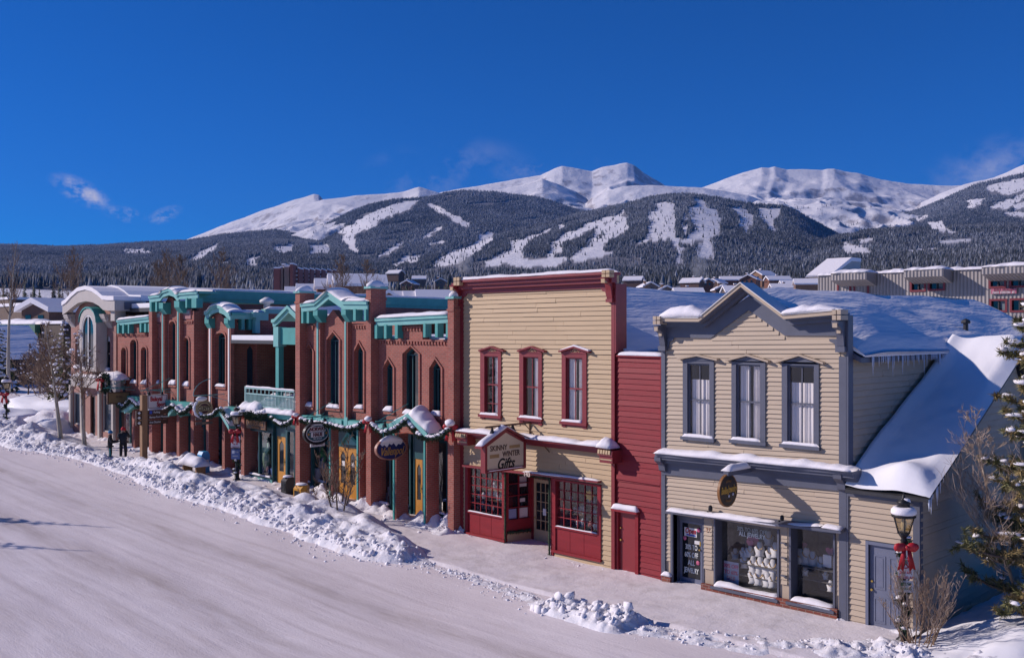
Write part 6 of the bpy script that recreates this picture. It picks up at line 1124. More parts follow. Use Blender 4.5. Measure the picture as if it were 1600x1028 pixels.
# ==== people ========================================================================================================
def person(loc, rz, hat, label, h, pose):
    T_ = thing('person', label, 'person', loc); k = h/1.75; J = {}
    J = dict(pel=(0,0,.95), hl=(.10,0,.90), hr=(-.10,0,.90), kl=(.115,.02,.50), kr=(-.115,.03,.50), al=(.12,-.02,.09), ar=(-.12,-.02,.09), tl=(.14,.16,.05), tr=(-.14,.16,.05), wa=(0,0,1.10), ch=(0,-.01,1.32), nk=(0,.0,1.47), hd=(0,.02,1.58), tp=(0,.03,1.70), sl=(.20,-.01,1.38), sr=(-.20,-.01,1.38))
    if pose == 'hold': J.update(el=(.27,.10,1.12), wl=(.13,.33,1.12), er=(-.27,.10,1.12), wr=(-.10,.34,1.14), fl=(.08,.40,1.13), fr=(-.06,.41,1.15))
    else: J.update(el=(.28,.20,1.22), wl=(.12,.24,1.48), er=(-.28,.18,1.20), wr=(-.10,.24,1.50), fl=(.07,.22,1.56), fr=(-.06,.22,1.57))
    R = dict(pel=.155, hl=.105, hr=.105, kl=.08, kr=.08, al=.062, ar=.062, tl=.05, tr=.05, wa=.15, ch=.175, nk=.075, hd=.098, tp=.075, sl=.095, sr=.095, el=.07, er=.07, wl=.05, wr=.05, fl=.038, fr=.038)
    E = [('pel','hl'),('pel','hr'),('hl','kl'),('hr','kr'),('kl','al'),('kr','ar'),('al','tl'),('ar','tr'),('pel','wa'),('wa','ch'),('ch','nk'),('nk','hd'),('hd','tp'),('ch','sl'),('ch','sr'),('sl','el'),('sr','er'),('el','wl'),('er','wr'),('wl','fl'),('wr','fr')]
    ks = list(J); me = bpy.data.meshes.new('body'); me.from_pydata([Vector(J[q])*k for q in ks], [(ks.index(a), ks.index(b)) for a,b in E], []); o = bpy.data.objects.new('body', me); COL.objects.link(o)
    sm = o.modifiers.new('skin','SKIN'); sm.use_smooth_shade = True
    for i, q in enumerate(ks): me.skin_vertices[0].data[i].radius = (R[q]*k, R[q]*k); me.skin_vertices[0].data[i].use_root = (q == 'pel')
    o.modifiers.new('sub','SUBSURF').levels = 2; o.modifiers['sub'].render_levels = 2
    bpy.context.view_layer.update(); dg = bpy.context.evaluated_depsgraph_get(); m2 = bpy.data.meshes.new_from_object(o.evaluated_get(dg)); bpy.data.objects.remove(o)
    SK = pmat('skin', (.42,.24,.17), .6, .08); JK = pmat('black_jacket', (.010,.011,.014), .7, .3, 9); TR = pmat('dark_trousers', (.012,.015,.02), .8, .3, 9)
    m2.materials.clear(); [m2.materials.append(q) for q in (JK, SK, TR)]
    for p_ in m2.polygons: c = p_.center/k; p_.material_index = 1 if c.z > 1.475 and abs(c.x) < .13 and c.y < .16 else 2 if c.z < .88 else 0; p_.use_smooth = True
    b_ = bpy.data.objects.new('body', m2); COL.objects.link(b_); b_.parent = T_
    def pt(nm, mb, mt): q = mb.build(nm, mt, None, True); q.parent = T_; return q
    m = MB(); m.blob((0,.015*k,1.64*k), (.112*k,.125*k,.13*k), 3, .05, 16, 10, -.25); m.lathe([(.112*k,0),(.122*k,.02),(.122*k,.05),(.11*k,.06)], (0,.018*k,1.60*k), 14); pt('hat', m, pmat('knit_'+hat[0], hat[1], .9, .2, 30, .3, 80))
    m = MB(); m.blob((0,.125*k,1.565*k), (.016*k,.025*k,.022*k), 1, .1, 8, 6); pt('nose', m, SK)
    m = MB(); [m.blob((s*.036*k,.112*k,1.60*k), (.012*k,.008*k,.008*k), 2, 0, 8, 6) for s in (-1,1)]; pt('eyes', m, BLACK)
    for s, q in ((1,'wl'),(-1,'wr')):    # gloves: palm, four fingers and a thumb
        w0 = Vector(J[q])*k; f0 = Vector(J['f'+q[1]])*k; d = (f0-w0).normalized(); sd = d.cross(Vector((0,0,1))).normalized(); m = MB(); m.blob(f0, (.045*k,.045*k,.05*k), 3, .1, 10, 8)
        for i in range(4): b0_ = f0+sd*(i-1.5)*.02*k; L_ = (.055,.065,.06,.048)[i]*k; m.tube([b0_, b0_+d*L_, b0_+d*L_*1.3-Vector((0,0,.025*k))], [.012*k,.011*k,.008*k], 6)
        m.tube([f0-sd*s*.035*k, f0-sd*s*.06*k+d*.03*k], [.013*k,.010*k], 6); pt('glove', m, BLACK)
    m = MB(); m.lathe([(.10*k,0),(.115*k,.02),(.105*k,.07),(.09*k,.08)], (0,0,1.42*k), 14); pt('collar', m, JK); m = MB(); m.lathe([(.19*k,0),(.20*k,.03),(.185*k,.05)], (0,0,.86*k), 16); pt('jacket_hem', m, JK)
    if pose == 'hold':
        for s in (-1,1): m = MB(); m.box(s*.205*k-.012 , s*.205*k+.012, -.02, .02, .15*k, .8*k); pt('trouser_stripe', m, pmat('teal_stripe', (.02,.30,.32), .6))
    T_.rotation_euler = (0,0,rz); return T_
pl_ = G(172,721); pr_ = G(192.5,719.5)
person(pl_+Vector((0,0,-.05)), math.radians(-25), ('blue',(.02,.18,.38)), 'person in blue knit hat and dark ski clothes holding something, on the snowy pavement', 1.54, 'hold')
person(pr_+Vector((0,0,-.05)), math.radians(55), ('red',(.50,.02,.03)), 'person in red knit hat and black jacket raising both hands to the face', 1.66, 'face')
# dressed mannequins in the brick building's windows
def mannequin(px, pyf, pyt, y, top_c, leg_c, label):
    x = X(px,y); z0 = Z(px,pyf,y); k = (Z(px,pyt,y)-z0)/1.5; T_ = thing('mannequin', label, 'mannequin', (x,y,z0))
    def V(a, b, c): return (x+a*k, y+b*k, z0+c*k)
    m = MB(); m.tube([V(0,0,.72),V(0,0,.95),V(0,0,1.25),V(0,0,1.36),V(0,0,1.42)], [.17*k,.18*k,.19*k,.12*k,.06*k], 12)
    for s in (-1,1): m.tube([V(s*.16,0,1.30),V(s*.27,-.02,1.02),V(s*.22,-.14,.80)], [.085*k,.075*k,.06*k], 8)
    m.blob(V(0,.0,1.46), (.10*k,.11*k,.13*k), 2, .1, 10, 8); m.build('jacket', top_c, T_, True)
    for s in (-1,1): m = MB(); m.tube([V(s*.08,0,.74),V(s*.10,0,.40),V(s*.11,0,.02)], [.10*k,.085*k,.075*k], 8); m.build('trouser_leg', leg_c, T_, True)
mannequin(317,712,664,.42,pmat('yellow_jacket', (.62,.52,.02), .7),pmat('grey_trousers', (.14,.15,.18), .8),'mannequin in a bright yellow hooded jacket and grey trousers in a shop window')
mannequin(482.5,748,694,.45,pmat('pale_shirt', (.50,.52,.58), .8),pmat('navy_trousers', (.02,.05,.22), .8),'mannequin in pale shirt and navy trousers behind the oval ski shop sign')
mannequin(504,748,700,.85,pmat('green_jacket', (.12,.34,.14), .8),pmat('black_trousers', (.02,.02,.02), .8),'mannequin in green jacket right of the pale shirted one')
mannequin(416,736,682,.35,pmat('mint_jacket', (.20,.42,.32), .8),pmat('black_trousers2', (.03,.03,.035), .8),'mannequin in mint jacket in the teal framed window')
# ==== trees and shrubs near the street ==============================================================================
def bare(root, base, h, lean=(0,0), seed=0, r0=.08, levels=4, nb=4, spread=.7, bark=BARK, twig=TWIG, start=.35, snow=0, up=.35, trunkfrac=1.0, tw=.006):
    rnd = random.Random(seed); tm = MB(); bm = MB(); sm = MB(); base = Vector(base); pts = []; n = 9
    for i in range(n+1): u = i/n; pts.append(base+Vector((lean[0]*u + .12*h*.12*math.sin(u*5+seed), lean[1]*u + .1*h*.1*math.sin(u*4+seed*2), h*u)))
    tm.tube(pts, [max(tw, r0*(1-u/n*.93)) for u in range(n+1)], 7)
    def grow(p, d, L_, r, lv):
        q = p; seg = [p]; dd = d.copy()
        for s in range(3): dd = (dd + Vector((rnd.gauss(0,.16),rnd.gauss(0,.16),rnd.gauss(.05,.12)+up*.12))).normalized(); q = q+dd*L_/3; seg.append(q)
        bm.tube(seg, [max(tw,r),max(tw,r*.8),max(tw,r*.6),max(tw*.7,r*.4)], 4 if lv > 1 else 3, False)
        if snow and rnd.random() < snow: c = seg[2]; sm.blob(c+Vector((0,0,r+.01)), (rnd.uniform(.04,.11),rnd.uniform(.04,.11),rnd.uniform(.03,.06)), rnd.random()*50, .3, 6, 4)
        if lv <= 0: return
        for _ in range(nb):
            t_ = rnd.uniform(.25,1); b_ = seg[min(2,int(t_*3))].lerp(seg[min(3,int(t_*3)+1)], (t_*3)%1); a = Vector((rnd.gauss(0,1),rnd.gauss(0,1),rnd.gauss(.25,.7))); nd = (dd*.9+a.normalized()*spread).normalized(); grow(b_, nd, L_*rnd.uniform(.42,.7), r*.5, lv-1)
    for i in range(int(7*h**.5*2)):
        u = start+(1-start)*rnd.random()**.9; k = min(n-1, int(u*n)); p = pts[k].lerp(pts[k+1], u*n-k); a = rnd.uniform(0,6.283); d = Vector((math.cos(a),math.sin(a),up+rnd.uniform(0,.5))).normalized(); grow(p, d, h*(1.1-u)*rnd.uniform(.22,.42), r0*(1.05-u)*.42, levels-1)
    tm.build('trunk', bark, root, True); bm.build('crown', twig, root)
    if sm.v: tag(sm.build('snow_cap', SNOW, root, True), kind='stuff')
def tree(name, label, cat, base, h, group=None, **k): T_ = thing(name, label, cat, base, group); bare(T_, base, h, **k); return T_
tree('aspen_tree', 'pale aspen trunk with bare twiggy crown, left of the pair before the corner building', 'tree', G(97,697), 6.4, seed=3, r0=.13, levels=3, nb=5, start=.30, lean=(.1,-.9), snow=.03, twig=TWIG)
tree('aspen_tree', 'pale aspen with snow flecked bare branches in front of the arched bay window', 'tree', G(135,703), 6.0, seed=5, r0=.12, levels=3, nb=5, start=.34, lean=(-.2,-.4), snow=.03, twig=TWIG)
tree('aspen_tree', 'tall slim bare aspen standing alone at the far left edge', 'tree', P(13,612,74), 10.8, seed=8, r0=.16, levels=2, nb=3, start=.5, spread=.45, up=1.2, lean=(.6,.2))
sh = G(530,815); S = thing('shrub', 'bare thin shrub growing out of the snowbank before the double orange doors', 'shrub', sh)
for k in range(6): a = k*1.05; rt_ = sh+Vector((.12*math.cos(a),.12*math.sin(a),.1)); T_ = S; bare(T_, rt_, 1.9+.5*(k%3), (.75*math.cos(a),.75*math.sin(a)), 20+k, .035, 2, 3, .6, BARKD, TWIG, .25, 0, .8, tw=.009)
for px, py, s, h_ in ((478,792,3,.7),(505,800,4,.8)): q = G(px,py); S = thing('shrub', 'low dead brush poking through the snow %s' % ('beside the yellow newspaper box' if s == 3 else 'left of the bare shrub'), 'shrub', q); [bare(S, q+Vector((.2*math.cos(k),.2*math.sin(k),.1)), h_, (.3*math.cos(k*1.3),.3*math.sin(k*1.3)), 50+k+s*9, .015, 2, 3, .6, TWIG, TWIG, .2, 0, .6, tw=.007) for k in range(4)]
sh = G(1432,1018); S = thing('shrub', 'dense tan twiggy shrub at the foot of the right hand lamp post', 'shrub', sh); rnd = random.Random(77)
for k in range(26):
    a = rnd.uniform(0,6.283); rr_ = rnd.uniform(.05,.35); ln = rnd.uniform(.2,.75); bare(S, sh+Vector((rr_*math.cos(a),rr_*math.sin(a),.1)), rnd.uniform(.9,1.95), (ln*math.cos(a),ln*math.sin(a)), 100+k, .014, 2, 3, .5, TWIG, TWIGP if k%3 else TWIG, .2, 0, 1.0, tw=.0035)
ab = Vector((-7.9,1.6,.6)); tree('aspen_tree', 'bare white twigged aspen beside the shaded side wall of the wing', 'tree', ab, 4.6, seed=14, r0=.055, levels=4, nb=4, start=.12, lean=(-.9,-.2), spread=.75, bark=pmat('young_bark',(.42,.34,.26),.8,.2,8), twig=TWIGP, tw=.0035, up=.5)
# snowy pine at the right edge
def pine_branches(root, base, h, seed, nbr, length, mat, snow=.4, r0=.16, tuft=.16, zmin=.1, mat2=None, dirs=None):
    rnd = random.Random(seed); tm = MB(); fm = MB(); sm = MB(); base = Vector(base); tm.tube([base+Vector((0,0,h*i/8)) for i in range(9)], [r0*(1-.9*i/8) for i in range(9)], 8)
    for b_ in range(nbr):
        u = zmin+(1-zmin)*(b_+rnd.random())/nbr; L_ = length*(1-u*.75)*rnd.uniform(.65,1.15); a = rnd.uniform(*dirs) if dirs else rnd.uniform(0,6.283); d = Vector((math.cos(a),math.sin(a),rnd.uniform(-.05,.35))); p = base+Vector((0,0,h*u)); seg = [p]; n = 5
        for s in range(n): d = (d+Vector((rnd.gauss(0,.1),rnd.gauss(0,.1),-.10+.09*s+rnd.gauss(0,.05)))).normalized(); seg.append(seg[-1]+d*L_/n)
        tm.tube(seg, [r0*.28*(1-.8*i/n)+.008 for i in range(n+1)], 5, False)
        tips = []
        for i in range(1, n+1):
            for _ in range(3 if i < n else 2):
                q = seg[i-1].lerp(seg[i], rnd.random()); dd = (d*.5+Vector((rnd.gauss(0,.8),rnd.gauss(0,.8),rnd.gauss(.05,.4)))).normalized(); e = q+dd*L_*rnd.uniform(.08,.26)*(1.2-i/n*.5); tips.append((q,e)); tm.tube([q,e], [.010,.006], 4, False)
        tips.append((seg[-2],seg[-1]))
        for q, e in tips:
            t_ = (e-q); nl = max(3, int(t_.length/.045))
            fm.use(mat if rnd.random() < .6 or mat2 is None else mat2)
            for k in range(nl):
                c = q.lerp(e, (k+1)/nl)
                for _ in range(9):
                    dv = (t_.normalized()*.7+Vector((rnd.gauss(0,1),rnd.gauss(0,1),rnd.gauss(.1,1))).normalized()).normalized(); f = c+dv*tuft*rnd.uniform(.5,1); w_ = dv.orthogonal().normalized()*.015; fm.add([c-w_, c+w_, f], [(0,1,2)])
            if rnd.random() < snow: sm.blob(q.lerp(e,.7)+Vector((0,0,.05)), (rnd.uniform(.05,.17),rnd.uniform(.05,.15),rnd.uniform(.03,.06)), rnd.random()*40, .6, 8, 6)
    tm.build('trunk', BARKD, root, True); fm.build('crown', None, root); tag(sm.build('snow_cap', SNOW, root, True), kind='stuff')
pb_ = Vector((-7.35,1.35,.5)); S = thing('pine_tree', 'snow dusted olive green pine reaching in from the right edge', 'tree', pb_); pine_branches(S, pb_, 7.2, 5, 92, 2.0, NEEDLE, .20, .15, .20, .06, NEEDLEO)
# snowy spruce and brush at the far left
def spruce(root, base, h, w_, seed, snow=.5, mat=NEEDLE):
    rnd = random.Random(seed); tm = MB(); tm.tube([Vector(base), Vector(base)+Vector((0,0,h))], [h*.022,.02], 7); fm = MB(); sm = MB(); nl = int(h*3.2)
    for l in range(nl):
        u = (l+.5)/nl; z = h*(.06+.93*u); R_ = w_*(1-u)**.85*rnd.uniform(.85,1.12)
        for k in range(int(6+10*(1-u))):
            a = rnd.uniform(0,6.283); L_ = R_*rnd.uniform(.7,1.1); d = Vector((math.cos(a),math.sin(a),-.28)); p = Vector(base)+Vector((0,0,z)); sd = Vector((-math.sin(a),math.cos(a),0))
            for s in range(4): c = p+d*L_*(s+.6)/4; wv = L_*.20*(1-s/5); e = p+d*L_*(s+1.5)/4+Vector((0,0,-.05*L_)); fm.add([c-sd*wv, c+sd*wv, e+sd*wv*.2, e-sd*wv*.2], [(0,1,2,3)]); fm.add([c-sd*wv*.8+Vector((0,0,.1*L_)), c+sd*wv*.8-Vector((0,0,.12*L_)), e], [(0,1,2)])
            if rnd.random() < snow: c = p+d*L_*rnd.uniform(.5,.95)+Vector((0,0,.06)); sm.blob(c, (L_*.22,L_*.22,L_*.09+.03), rnd.random()*30, .3, 6, 4)
    tm.build('trunk', BARKD, root); fm.build('crown', mat, root); tag(sm.build('snow_cap', SNOW, root, True), kind='stuff')
for i, (px, py, d, h, w_, lb) in enumerate(((100,652,70,7.6,1.5,'snow laden spruce between the aspens and the corner building'),(-4,625,88,8,2.0,'snow covered spruce cut by the left edge'),(22,618,100,5.5,1.7,'small snowy spruce before the dark shed at the left'))):
    q = P(px,py,d); T_ = thing('spruce_tree', lb, 'tree', q); spruce(T_, q, h, w_, i+3)
for i, (px, py, d, h) in enumerate(((62,634,80,4.2),(76,640,76,4.6),(45,630,84,4.0),(88,645,72,4.2))):
    q = P(px,py,d); tree('bare_bush', 'tangled bare brown bush behind the hydrant, %s' % ('darkest of the clump','nearest the hydrant','leftmost of the clump','closest to the spruce')[i], 'bush', q, h*1.25, seed=60+i, r0=.07, levels=3, nb=5, start=.05, bark=BARKD, twig=TWIG, snow=.04, spread=.9, tw=.016, group='bare bushes at the far corner')
# trees across the street (their shadows reach the road at the left)
for i, (x, y, h) in enumerate(((-45.0,-16.9,7.0),(-42.9,-19.2,7.4))): q = Vector((x,y,zg(x))); T_ = thing('pine_tree', 'spruce on the near side of the street casting shadow on the road', 'tree', q, 'pines on the near side of the street'); spruce(T_, q, h, 1.5, 30+i, .2)
# ==== mountains: one terrain sheet built from ridges at their own distances ==========================================
def zz2(pts): return [(750+x/4, 230+y/4) for x, y in pts]          # readings from enlarged crops of the photograph
def zz1(pts): return [(400+x/4, 230+y/4) for x, y in pts]
def zz3(pts): return [(1100+x/3.2, 230+y/3.2) for x, y in pts]
RIDGES = [  # distance, front run, back run, profile, snowy(0)/wooded(1)
 (6300, 2600, 1500, [(230,440),(270,390),(292,374),(340,355),(400,333),(450,315),(490,303.5),(499,305),(507,316),(560,345),(640,380)], 0),
 (5700, 2200, 1200, [(330,420),(380,372),(412,352),(440,336),(470,322),(505,312),(560,305),(600,303),(630,299.5),(655,292),(672,297),(686,300.5),(720,320),(800,360)], 0),
 (6500, 2600, 1500, [(600,350),(650,312),(690,300),(720,295),(750,290),(800,281),(845,274),(865,264),(878,259.5),(895,262),(908,265),(925,268),(940,262),(965,257),(980,254.5),(991,258),(1003,268),(1020,279),(1037,289),(1070,310),(1120,350)], 0),
 (5300, 1900, 1000, [(700,330),(740,304),(790,293),(815,288),(847,279),(870,287),(900,299),(917,309),(930,330),(960,370)], 0),
 (5100, 1800, 1400, [(850,390),(900,333),(908,325),(925,309),(950,296.5),(970,291.5),(1000,289),(1040,290),(1100,293),(1170,304),(1230,330)], 0),
 (6500, 3000, 1500, [(1010,345),(1060,302),(1085,296),(1100,292),(1130,281),(1160,270),(1190,262),(1202,263),(1210,261),(1230,265.5),(1260,265),(1285,266.5),(1293,264.5),(1303,264),(1320,268),(1345,272),(1380,281),(1420,287),(1460,290),(1500,290),(1560,296),(1640,310)], 0),
 (5600, 2200, 1500, [(1380,370),(1440,316),(1480,298),(1506,288),(1530,282),(1553,277),(1600,257),(1700,225),(1900,190)], 0),
 (4400, 1700, 900, [(300,420),(380,374),(450,369),(482,362),(512,350),(545,333),(575,321),(612,313),(650,311),(682,307),(695,302),(725,299),(775,301),(800,305),(840,309),(867,317),(890,325),(915,332),(960,352),(1000,372),(1100,410)], 1),
 (4500, 1700, 900, [(1190,400),(1230,378),(1281,347),(1319,343),(1381,340),(1428,331),(1475,312),(1522,290),(1600,272),(1700,250),(1900,215)], 1),
 (4300, 2400, 800, [(-500,385),(-300,381),(0,384),(50,385),(100,387),(180,383),(230,380),(290,378),(350,368),(430,361),(520,372),(600,395),(760,430)], 1),
 (3300, 1500, 700, [(420,455),(500,432),(560,416),(620,404),(700,390),(760,374),(820,358),(860,349),(900,337),(937,329),(990,317),(1012,310),(1046,306),(1082,305),(1125,311),(1150,316),(1178,321),(1225,324),(1247,333),(1275,349),(1306,366),(1340,388),(1400,415),(1500,440)], 1),
 (2500, 1100, 600, [(1060,445),(1150,424),(1230,400),(1300,372),(1350,363),(1420,359),(1500,356),(1600,353),(1750,345),(1900,340)], 1),
 (1700, 900, 500, [(-600,385),(-300,395),(0,428),(60,438),(140,433),(203,420),(260,412),(330,412),(400,424),(460,432),(560,432),(660,428),(760,425),(860,422),(960,420),(1060,420),(1160,419),(1260,414),(1400,398),(1500,392),(1600,388),(1900,380)], 1)]
FLOOR = [(95,-3),(150,0),(250,4),(400,11),(600,22),(800,33),(1100,52),(1500,76),(2200,118),(3200,165),(5000,260),(9000,300)]
RUNS = [zz1([(925,338),(1022,333),(960,392),(800,442),(740,492),(650,532),(612,572),(652,652),(606,656),(538,572),(556,542),(488,538),(600,478),(700,420),(820,368)]), zz1([(1060,345),(1130,362),(1250,430),(1340,480),(1342,500),(1290,492),(1200,432),(1110,388)]),
 zz1([(100,620),(240,608),(232,652),(128,656)]), zz1([(338,612),(440,605),(460,652),(328,672)]), zz1([(1070,605),(1190,578),(1180,592),(1080,617)]), zz1([(898,690),(1032,664),(1020,682),(870,748),(838,742),(902,712)]), zz1([(1378,548),(1480,535),(1462,592),(1330,642),(1222,692),(1200,742),(1095,752),(1092,730),(1200,658),(1338,612),(1380,582)]), zz1([(1548,652),(1605,638),(1605,716),(1450,752),(1448,716)]),
 zz2([(1095,350),(1190,340),(1225,390),(1230,470),(1222,550),(1255,580),(1250,640),(1245,690),(1275,700),(1190,600),(1192,560),(1100,582),(945,610),(1040,560),(1040,500),(1070,470),(1048,410),(1100,400)]), zz2([(1338,325),(1400,330),(1420,372),(1480,390),(1516,450),(1470,490),(1505,545),(1440,580),(1370,592),(1290,580),(1310,540),(1352,500),(1310,470),(1303,390),(1340,370)]), zz2([(1368,605),(1432,600),(1430,640),(1464,692),(1368,697),(1362,640)]),
 zz2([(915,388),(932,400),(892,430),(927,470),(912,530),(782,600),(782,652),(690,682),(565,700),(600,662),(660,640),(690,590),(690,568),(782,548),(760,520),(800,468),(830,430)]), zz2([(756,440),(832,428),(800,462),(740,492),(630,552),(560,582),(532,592),(522,660),(470,658),(440,640),(440,598),(480,570),(570,528),(640,490)]), zz2([(290,568),(450,498),(440,517),(300,590),(262,660),(282,702),(480,690),(562,690),(480,745),(258,752),(128,722),(160,680),(200,620),(188,590)]), zz2([(-10,562),(60,528),(82,550),(60,600),(-10,612)]), zz2([(485,488),(520,488),(510,520),(490,510)]),
 zz3([(125,300),(190,303),(252,350),(247,392),(168,397),(195,355)]), zz3([(258,303),(397,308),(357,360),(352,418),(328,418),(300,370)]), zz3([(0,458),(32,455),(52,552),(0,556)]),
 zz3([(1113,380),(1196,364),(1202,396),(1282,430),(1178,427)]), zz3([(1318,270),(1402,248),(1382,290),(1320,307)]), zz3([(1418,300),(1522,262),(1610,222),(1610,248),(1500,312)]), zz3([(1408,200),(1610,145),(1610,212),(1520,240),(1418,216)]), zz3([(1500,325),(1610,330),(1610,352),(1500,334)]), zz3([(1540,290),(1610,270),(1610,300),(1550,320)]), zz3([(698,478),(802,500),(840,530),(700,530)]), zz3([(938,530),(1172,498),(1172,510),(1060,527)]), zz3([(1055,358),(1132,333),(1110,360),(1060,370)]), zz3([(830,405),(960,372),(900,395)]),
 [(188,390),(228,389),(243,395),(190,395)], [(268,418),(292,405),(318,391),(342,378),(336,388),(322,400),(306,412),(282,418)], [(384,407),(404,397),(402,414),(384,414)], [(340,411),(362,406),(352,416)], [(425,387),(458,381),(458,392),(428,394)], [(484,383),(512,381),(516,394),(482,398)],
 zz2([(1190,600),(1245,600),(1262,650),(1250,700),(1275,720),(1225,720),(1240,660)]), zz2([(1240,570),(1290,570),(1345,600),(1345,620),(1290,600)]), zz2([(560,700),(700,668),(830,650),(820,665),(700,700),(600,720)]), zz2([(430,640),(470,650),(470,690),(440,700)]), [(700,404),(735,385),(768,366),(770,376),(742,396),(720,412),(690,414)], [(640,404),(662,396),(656,408),(636,412)], [(1150,322),(1158,322),(1164,345),(1172,366),(1164,366),(1157,346)], [(1068,330),(1072,330),(1074,360),(1069,378),(1066,360)], [(948,338),(953,337),(944,356),(925,378),(914,392),(910,390),(930,362)], [(600,392),(628,378),(632,381),(610,396),(590,404)], [(660,366),(690,352),(694,355),(668,370),(655,373)], [(1340,376),(1362,370),(1364,373),(1344,381)], zz3([(40,330),(70,345),(92,378),(86,425),(50,432),(36,400)]), zz3([(1180,470),(1330,455),(1330,470),(1190,485)])]
def inpoly(px, py, poly):
    ins = np.zeros(px.shape, bool); n = len(poly)
    for i in range(n):
        x0, y0 = poly[i]; x1, y1 = poly[(i+1)%n]
        if y0 == y1: continue
        c = ((y0 > py) != (y1 > py)) & (px < (x1-x0)*(py-y0)/(y1-y0)+x0); ins ^= c
    return ins
_rng = np.random.RandomState(3); _lat = _rng.rand(256,256)
def vnoise(x, y):
    xi, yi = np.floor(x).astype(int), np.floor(y).astype(int); fx, fy = x-xi, y-yi; fx, fy = fx*fx*(3-2*fx), fy*fy*(3-2*fy); g = lambda a, b: _lat[a & 255, b & 255]
    return (g(xi,yi)*(1-fx)+g(xi+1,yi)*fx)*(1-fy)+(g(xi,yi+1)*(1-fx)+g(xi+1,yi+1)*fx)*fy*1.0 - .5
def vfbm(x, y, o=5, gain=.5):
    s = 0; a = 1.0
    for k in range(o): s = s + a*vnoise(x+17.3*k, y+9.1*k); x = x*2.03; y = y*2.03; a *= gain
    return s
def terrain(px, d, detail=True):
    q = (px-CX)/F0; wx, wy = (q*d-d)/R2, (q*d+d)/R2-CD
    z = np.interp(d, [f[0] for f in FLOOR], [f[1] for f in FLOOR]) + vfbm(wx*.004, wy*.004, 3)*np.clip((d-300)/40, 0, 12); wood = np.ones(np.shape(z))
    wood = np.where(d < 900, 0.0, wood); alp = np.zeros(np.shape(z))
    for D, fr, bk, prof, w in RIDGES:
        pw = px + (vfbm(d*.0012+D, px*.004+D, 3)*(26 if not w else 12))*np.clip(np.abs(D-d)/fr*3, 0, 1)
        (xa_, ya_), (xb_, yb_) = prof[0], prof[-1]; py = np.interp(pw, [p[0] for p in prof], [p[1] for p in prof]) + np.clip(xa_-pw, 0, None)*(.5 if xa_ > -100 else 0) + np.clip(pw-xb_, 0, None)*(.5 if xb_ < 1700 else 0); Zk = CH + (CY-py)*D/F0; zb = np.interp(D-fr, [f[0] for f in FLOOR], [f[1] for f in FLOOR])*.9
        t_ = np.where(d <= D, (D-d)/fr, (d-D)/bk)
        sh = np.where(d <= D, 1-t_ - np.where(w, .02, .10)*np.sin(np.clip(t_,0,1)*6.283), 1-t_*.9); h = zb+(Zk-zb)*sh
        if detail:
            am = (105 if not w else 9)*np.clip(t_*4, 0.0, 1); rid = 1-2*np.abs(vfbm(wx*.0022+D, wy*.0022, 4)); h = h + am*(rid-.5 if not w else vfbm(wx*.003, wy*.003, 4)) + (5 if not w else 2)*vfbm(wx*.012, wy*.012, 3)
        m = (h > z) & (t_ < np.where(d <= D, 1.0, 1.1)) & (Zk > zb); z = np.where(m, h, z); wood = np.where(m, float(w), wood); alp = np.where(m, 1.0-w, alp)
    z = z - np.clip((220-d)/60, 0, 2)*1.0
    return wx, wy, z, wood, alp
pxs = np.concatenate([np.arange(-420,-20,8), np.arange(-20,1620,2.0), np.arange(1620,1960,8)]); ds = np.concatenate([np.linspace(70,300,14)[:-1], np.geomspace(300, 2600, 110)[:-1], np.linspace(2600,6700,205), np.linspace(6750,8200,14)])
PX, DD = np.meshgrid(pxs, ds, indexing='ij'); WX, WY, WZ, WOOD, ALP = terrain(PX, DD)
PY = CY - (WZ-CH)*F0/DD
def woodmask(px, py, wood, d, dys=(0,)):
    w = wood.copy(); jx, jy = px + 9*vfbm(px*.16, py*.2, 4), py + 3*vfbm(px*.18+5, py*.16, 4)
    for r in RUNS:
        for dy in dys: w = np.where(inpoly(jx, jy-dy, r) & (d > 1900), 0, w)
    tl = vfbm(px*.05, py*.09, 4); return w
WM = woodmask(PX, PY, WOOD, DD)
nx, ny = PX.shape; co_ = np.stack([WX, WY, WZ], -1).reshape(-1,3); idx = np.arange(nx*ny).reshape(nx,ny); fc = np.stack([idx[:-1,:-1], idx[1:,:-1], idx[1:,1:], idx[:-1,1:]], -1).reshape(-1,4)
me = bpy.data.meshes.new('mountain_terrain'); me.vertices.add(len(co_)); me.vertices.foreach_set('co', co_.ravel().astype(np.float32)); me.loops.add(len(fc)*4); me.loops.foreach_set('vertex_index', fc.ravel().astype(np.int32)); me.polygons.add(len(fc)); me.polygons.foreach_set('loop_start', np.arange(0,len(fc)*4,4,dtype=np.int32)); me.update(calc_edges=True); me.polygons.foreach_set('use_smooth', [True]*len(fc))
at = me.attributes.new('wood', 'FLOAT', 'POINT'); at.data.foreach_set('value', WM.ravel().astype(np.float32)); at = me.attributes.new('alpine', 'FLOAT', 'POINT'); at.data.foreach_set('value', ALP.ravel().astype(np.float32))
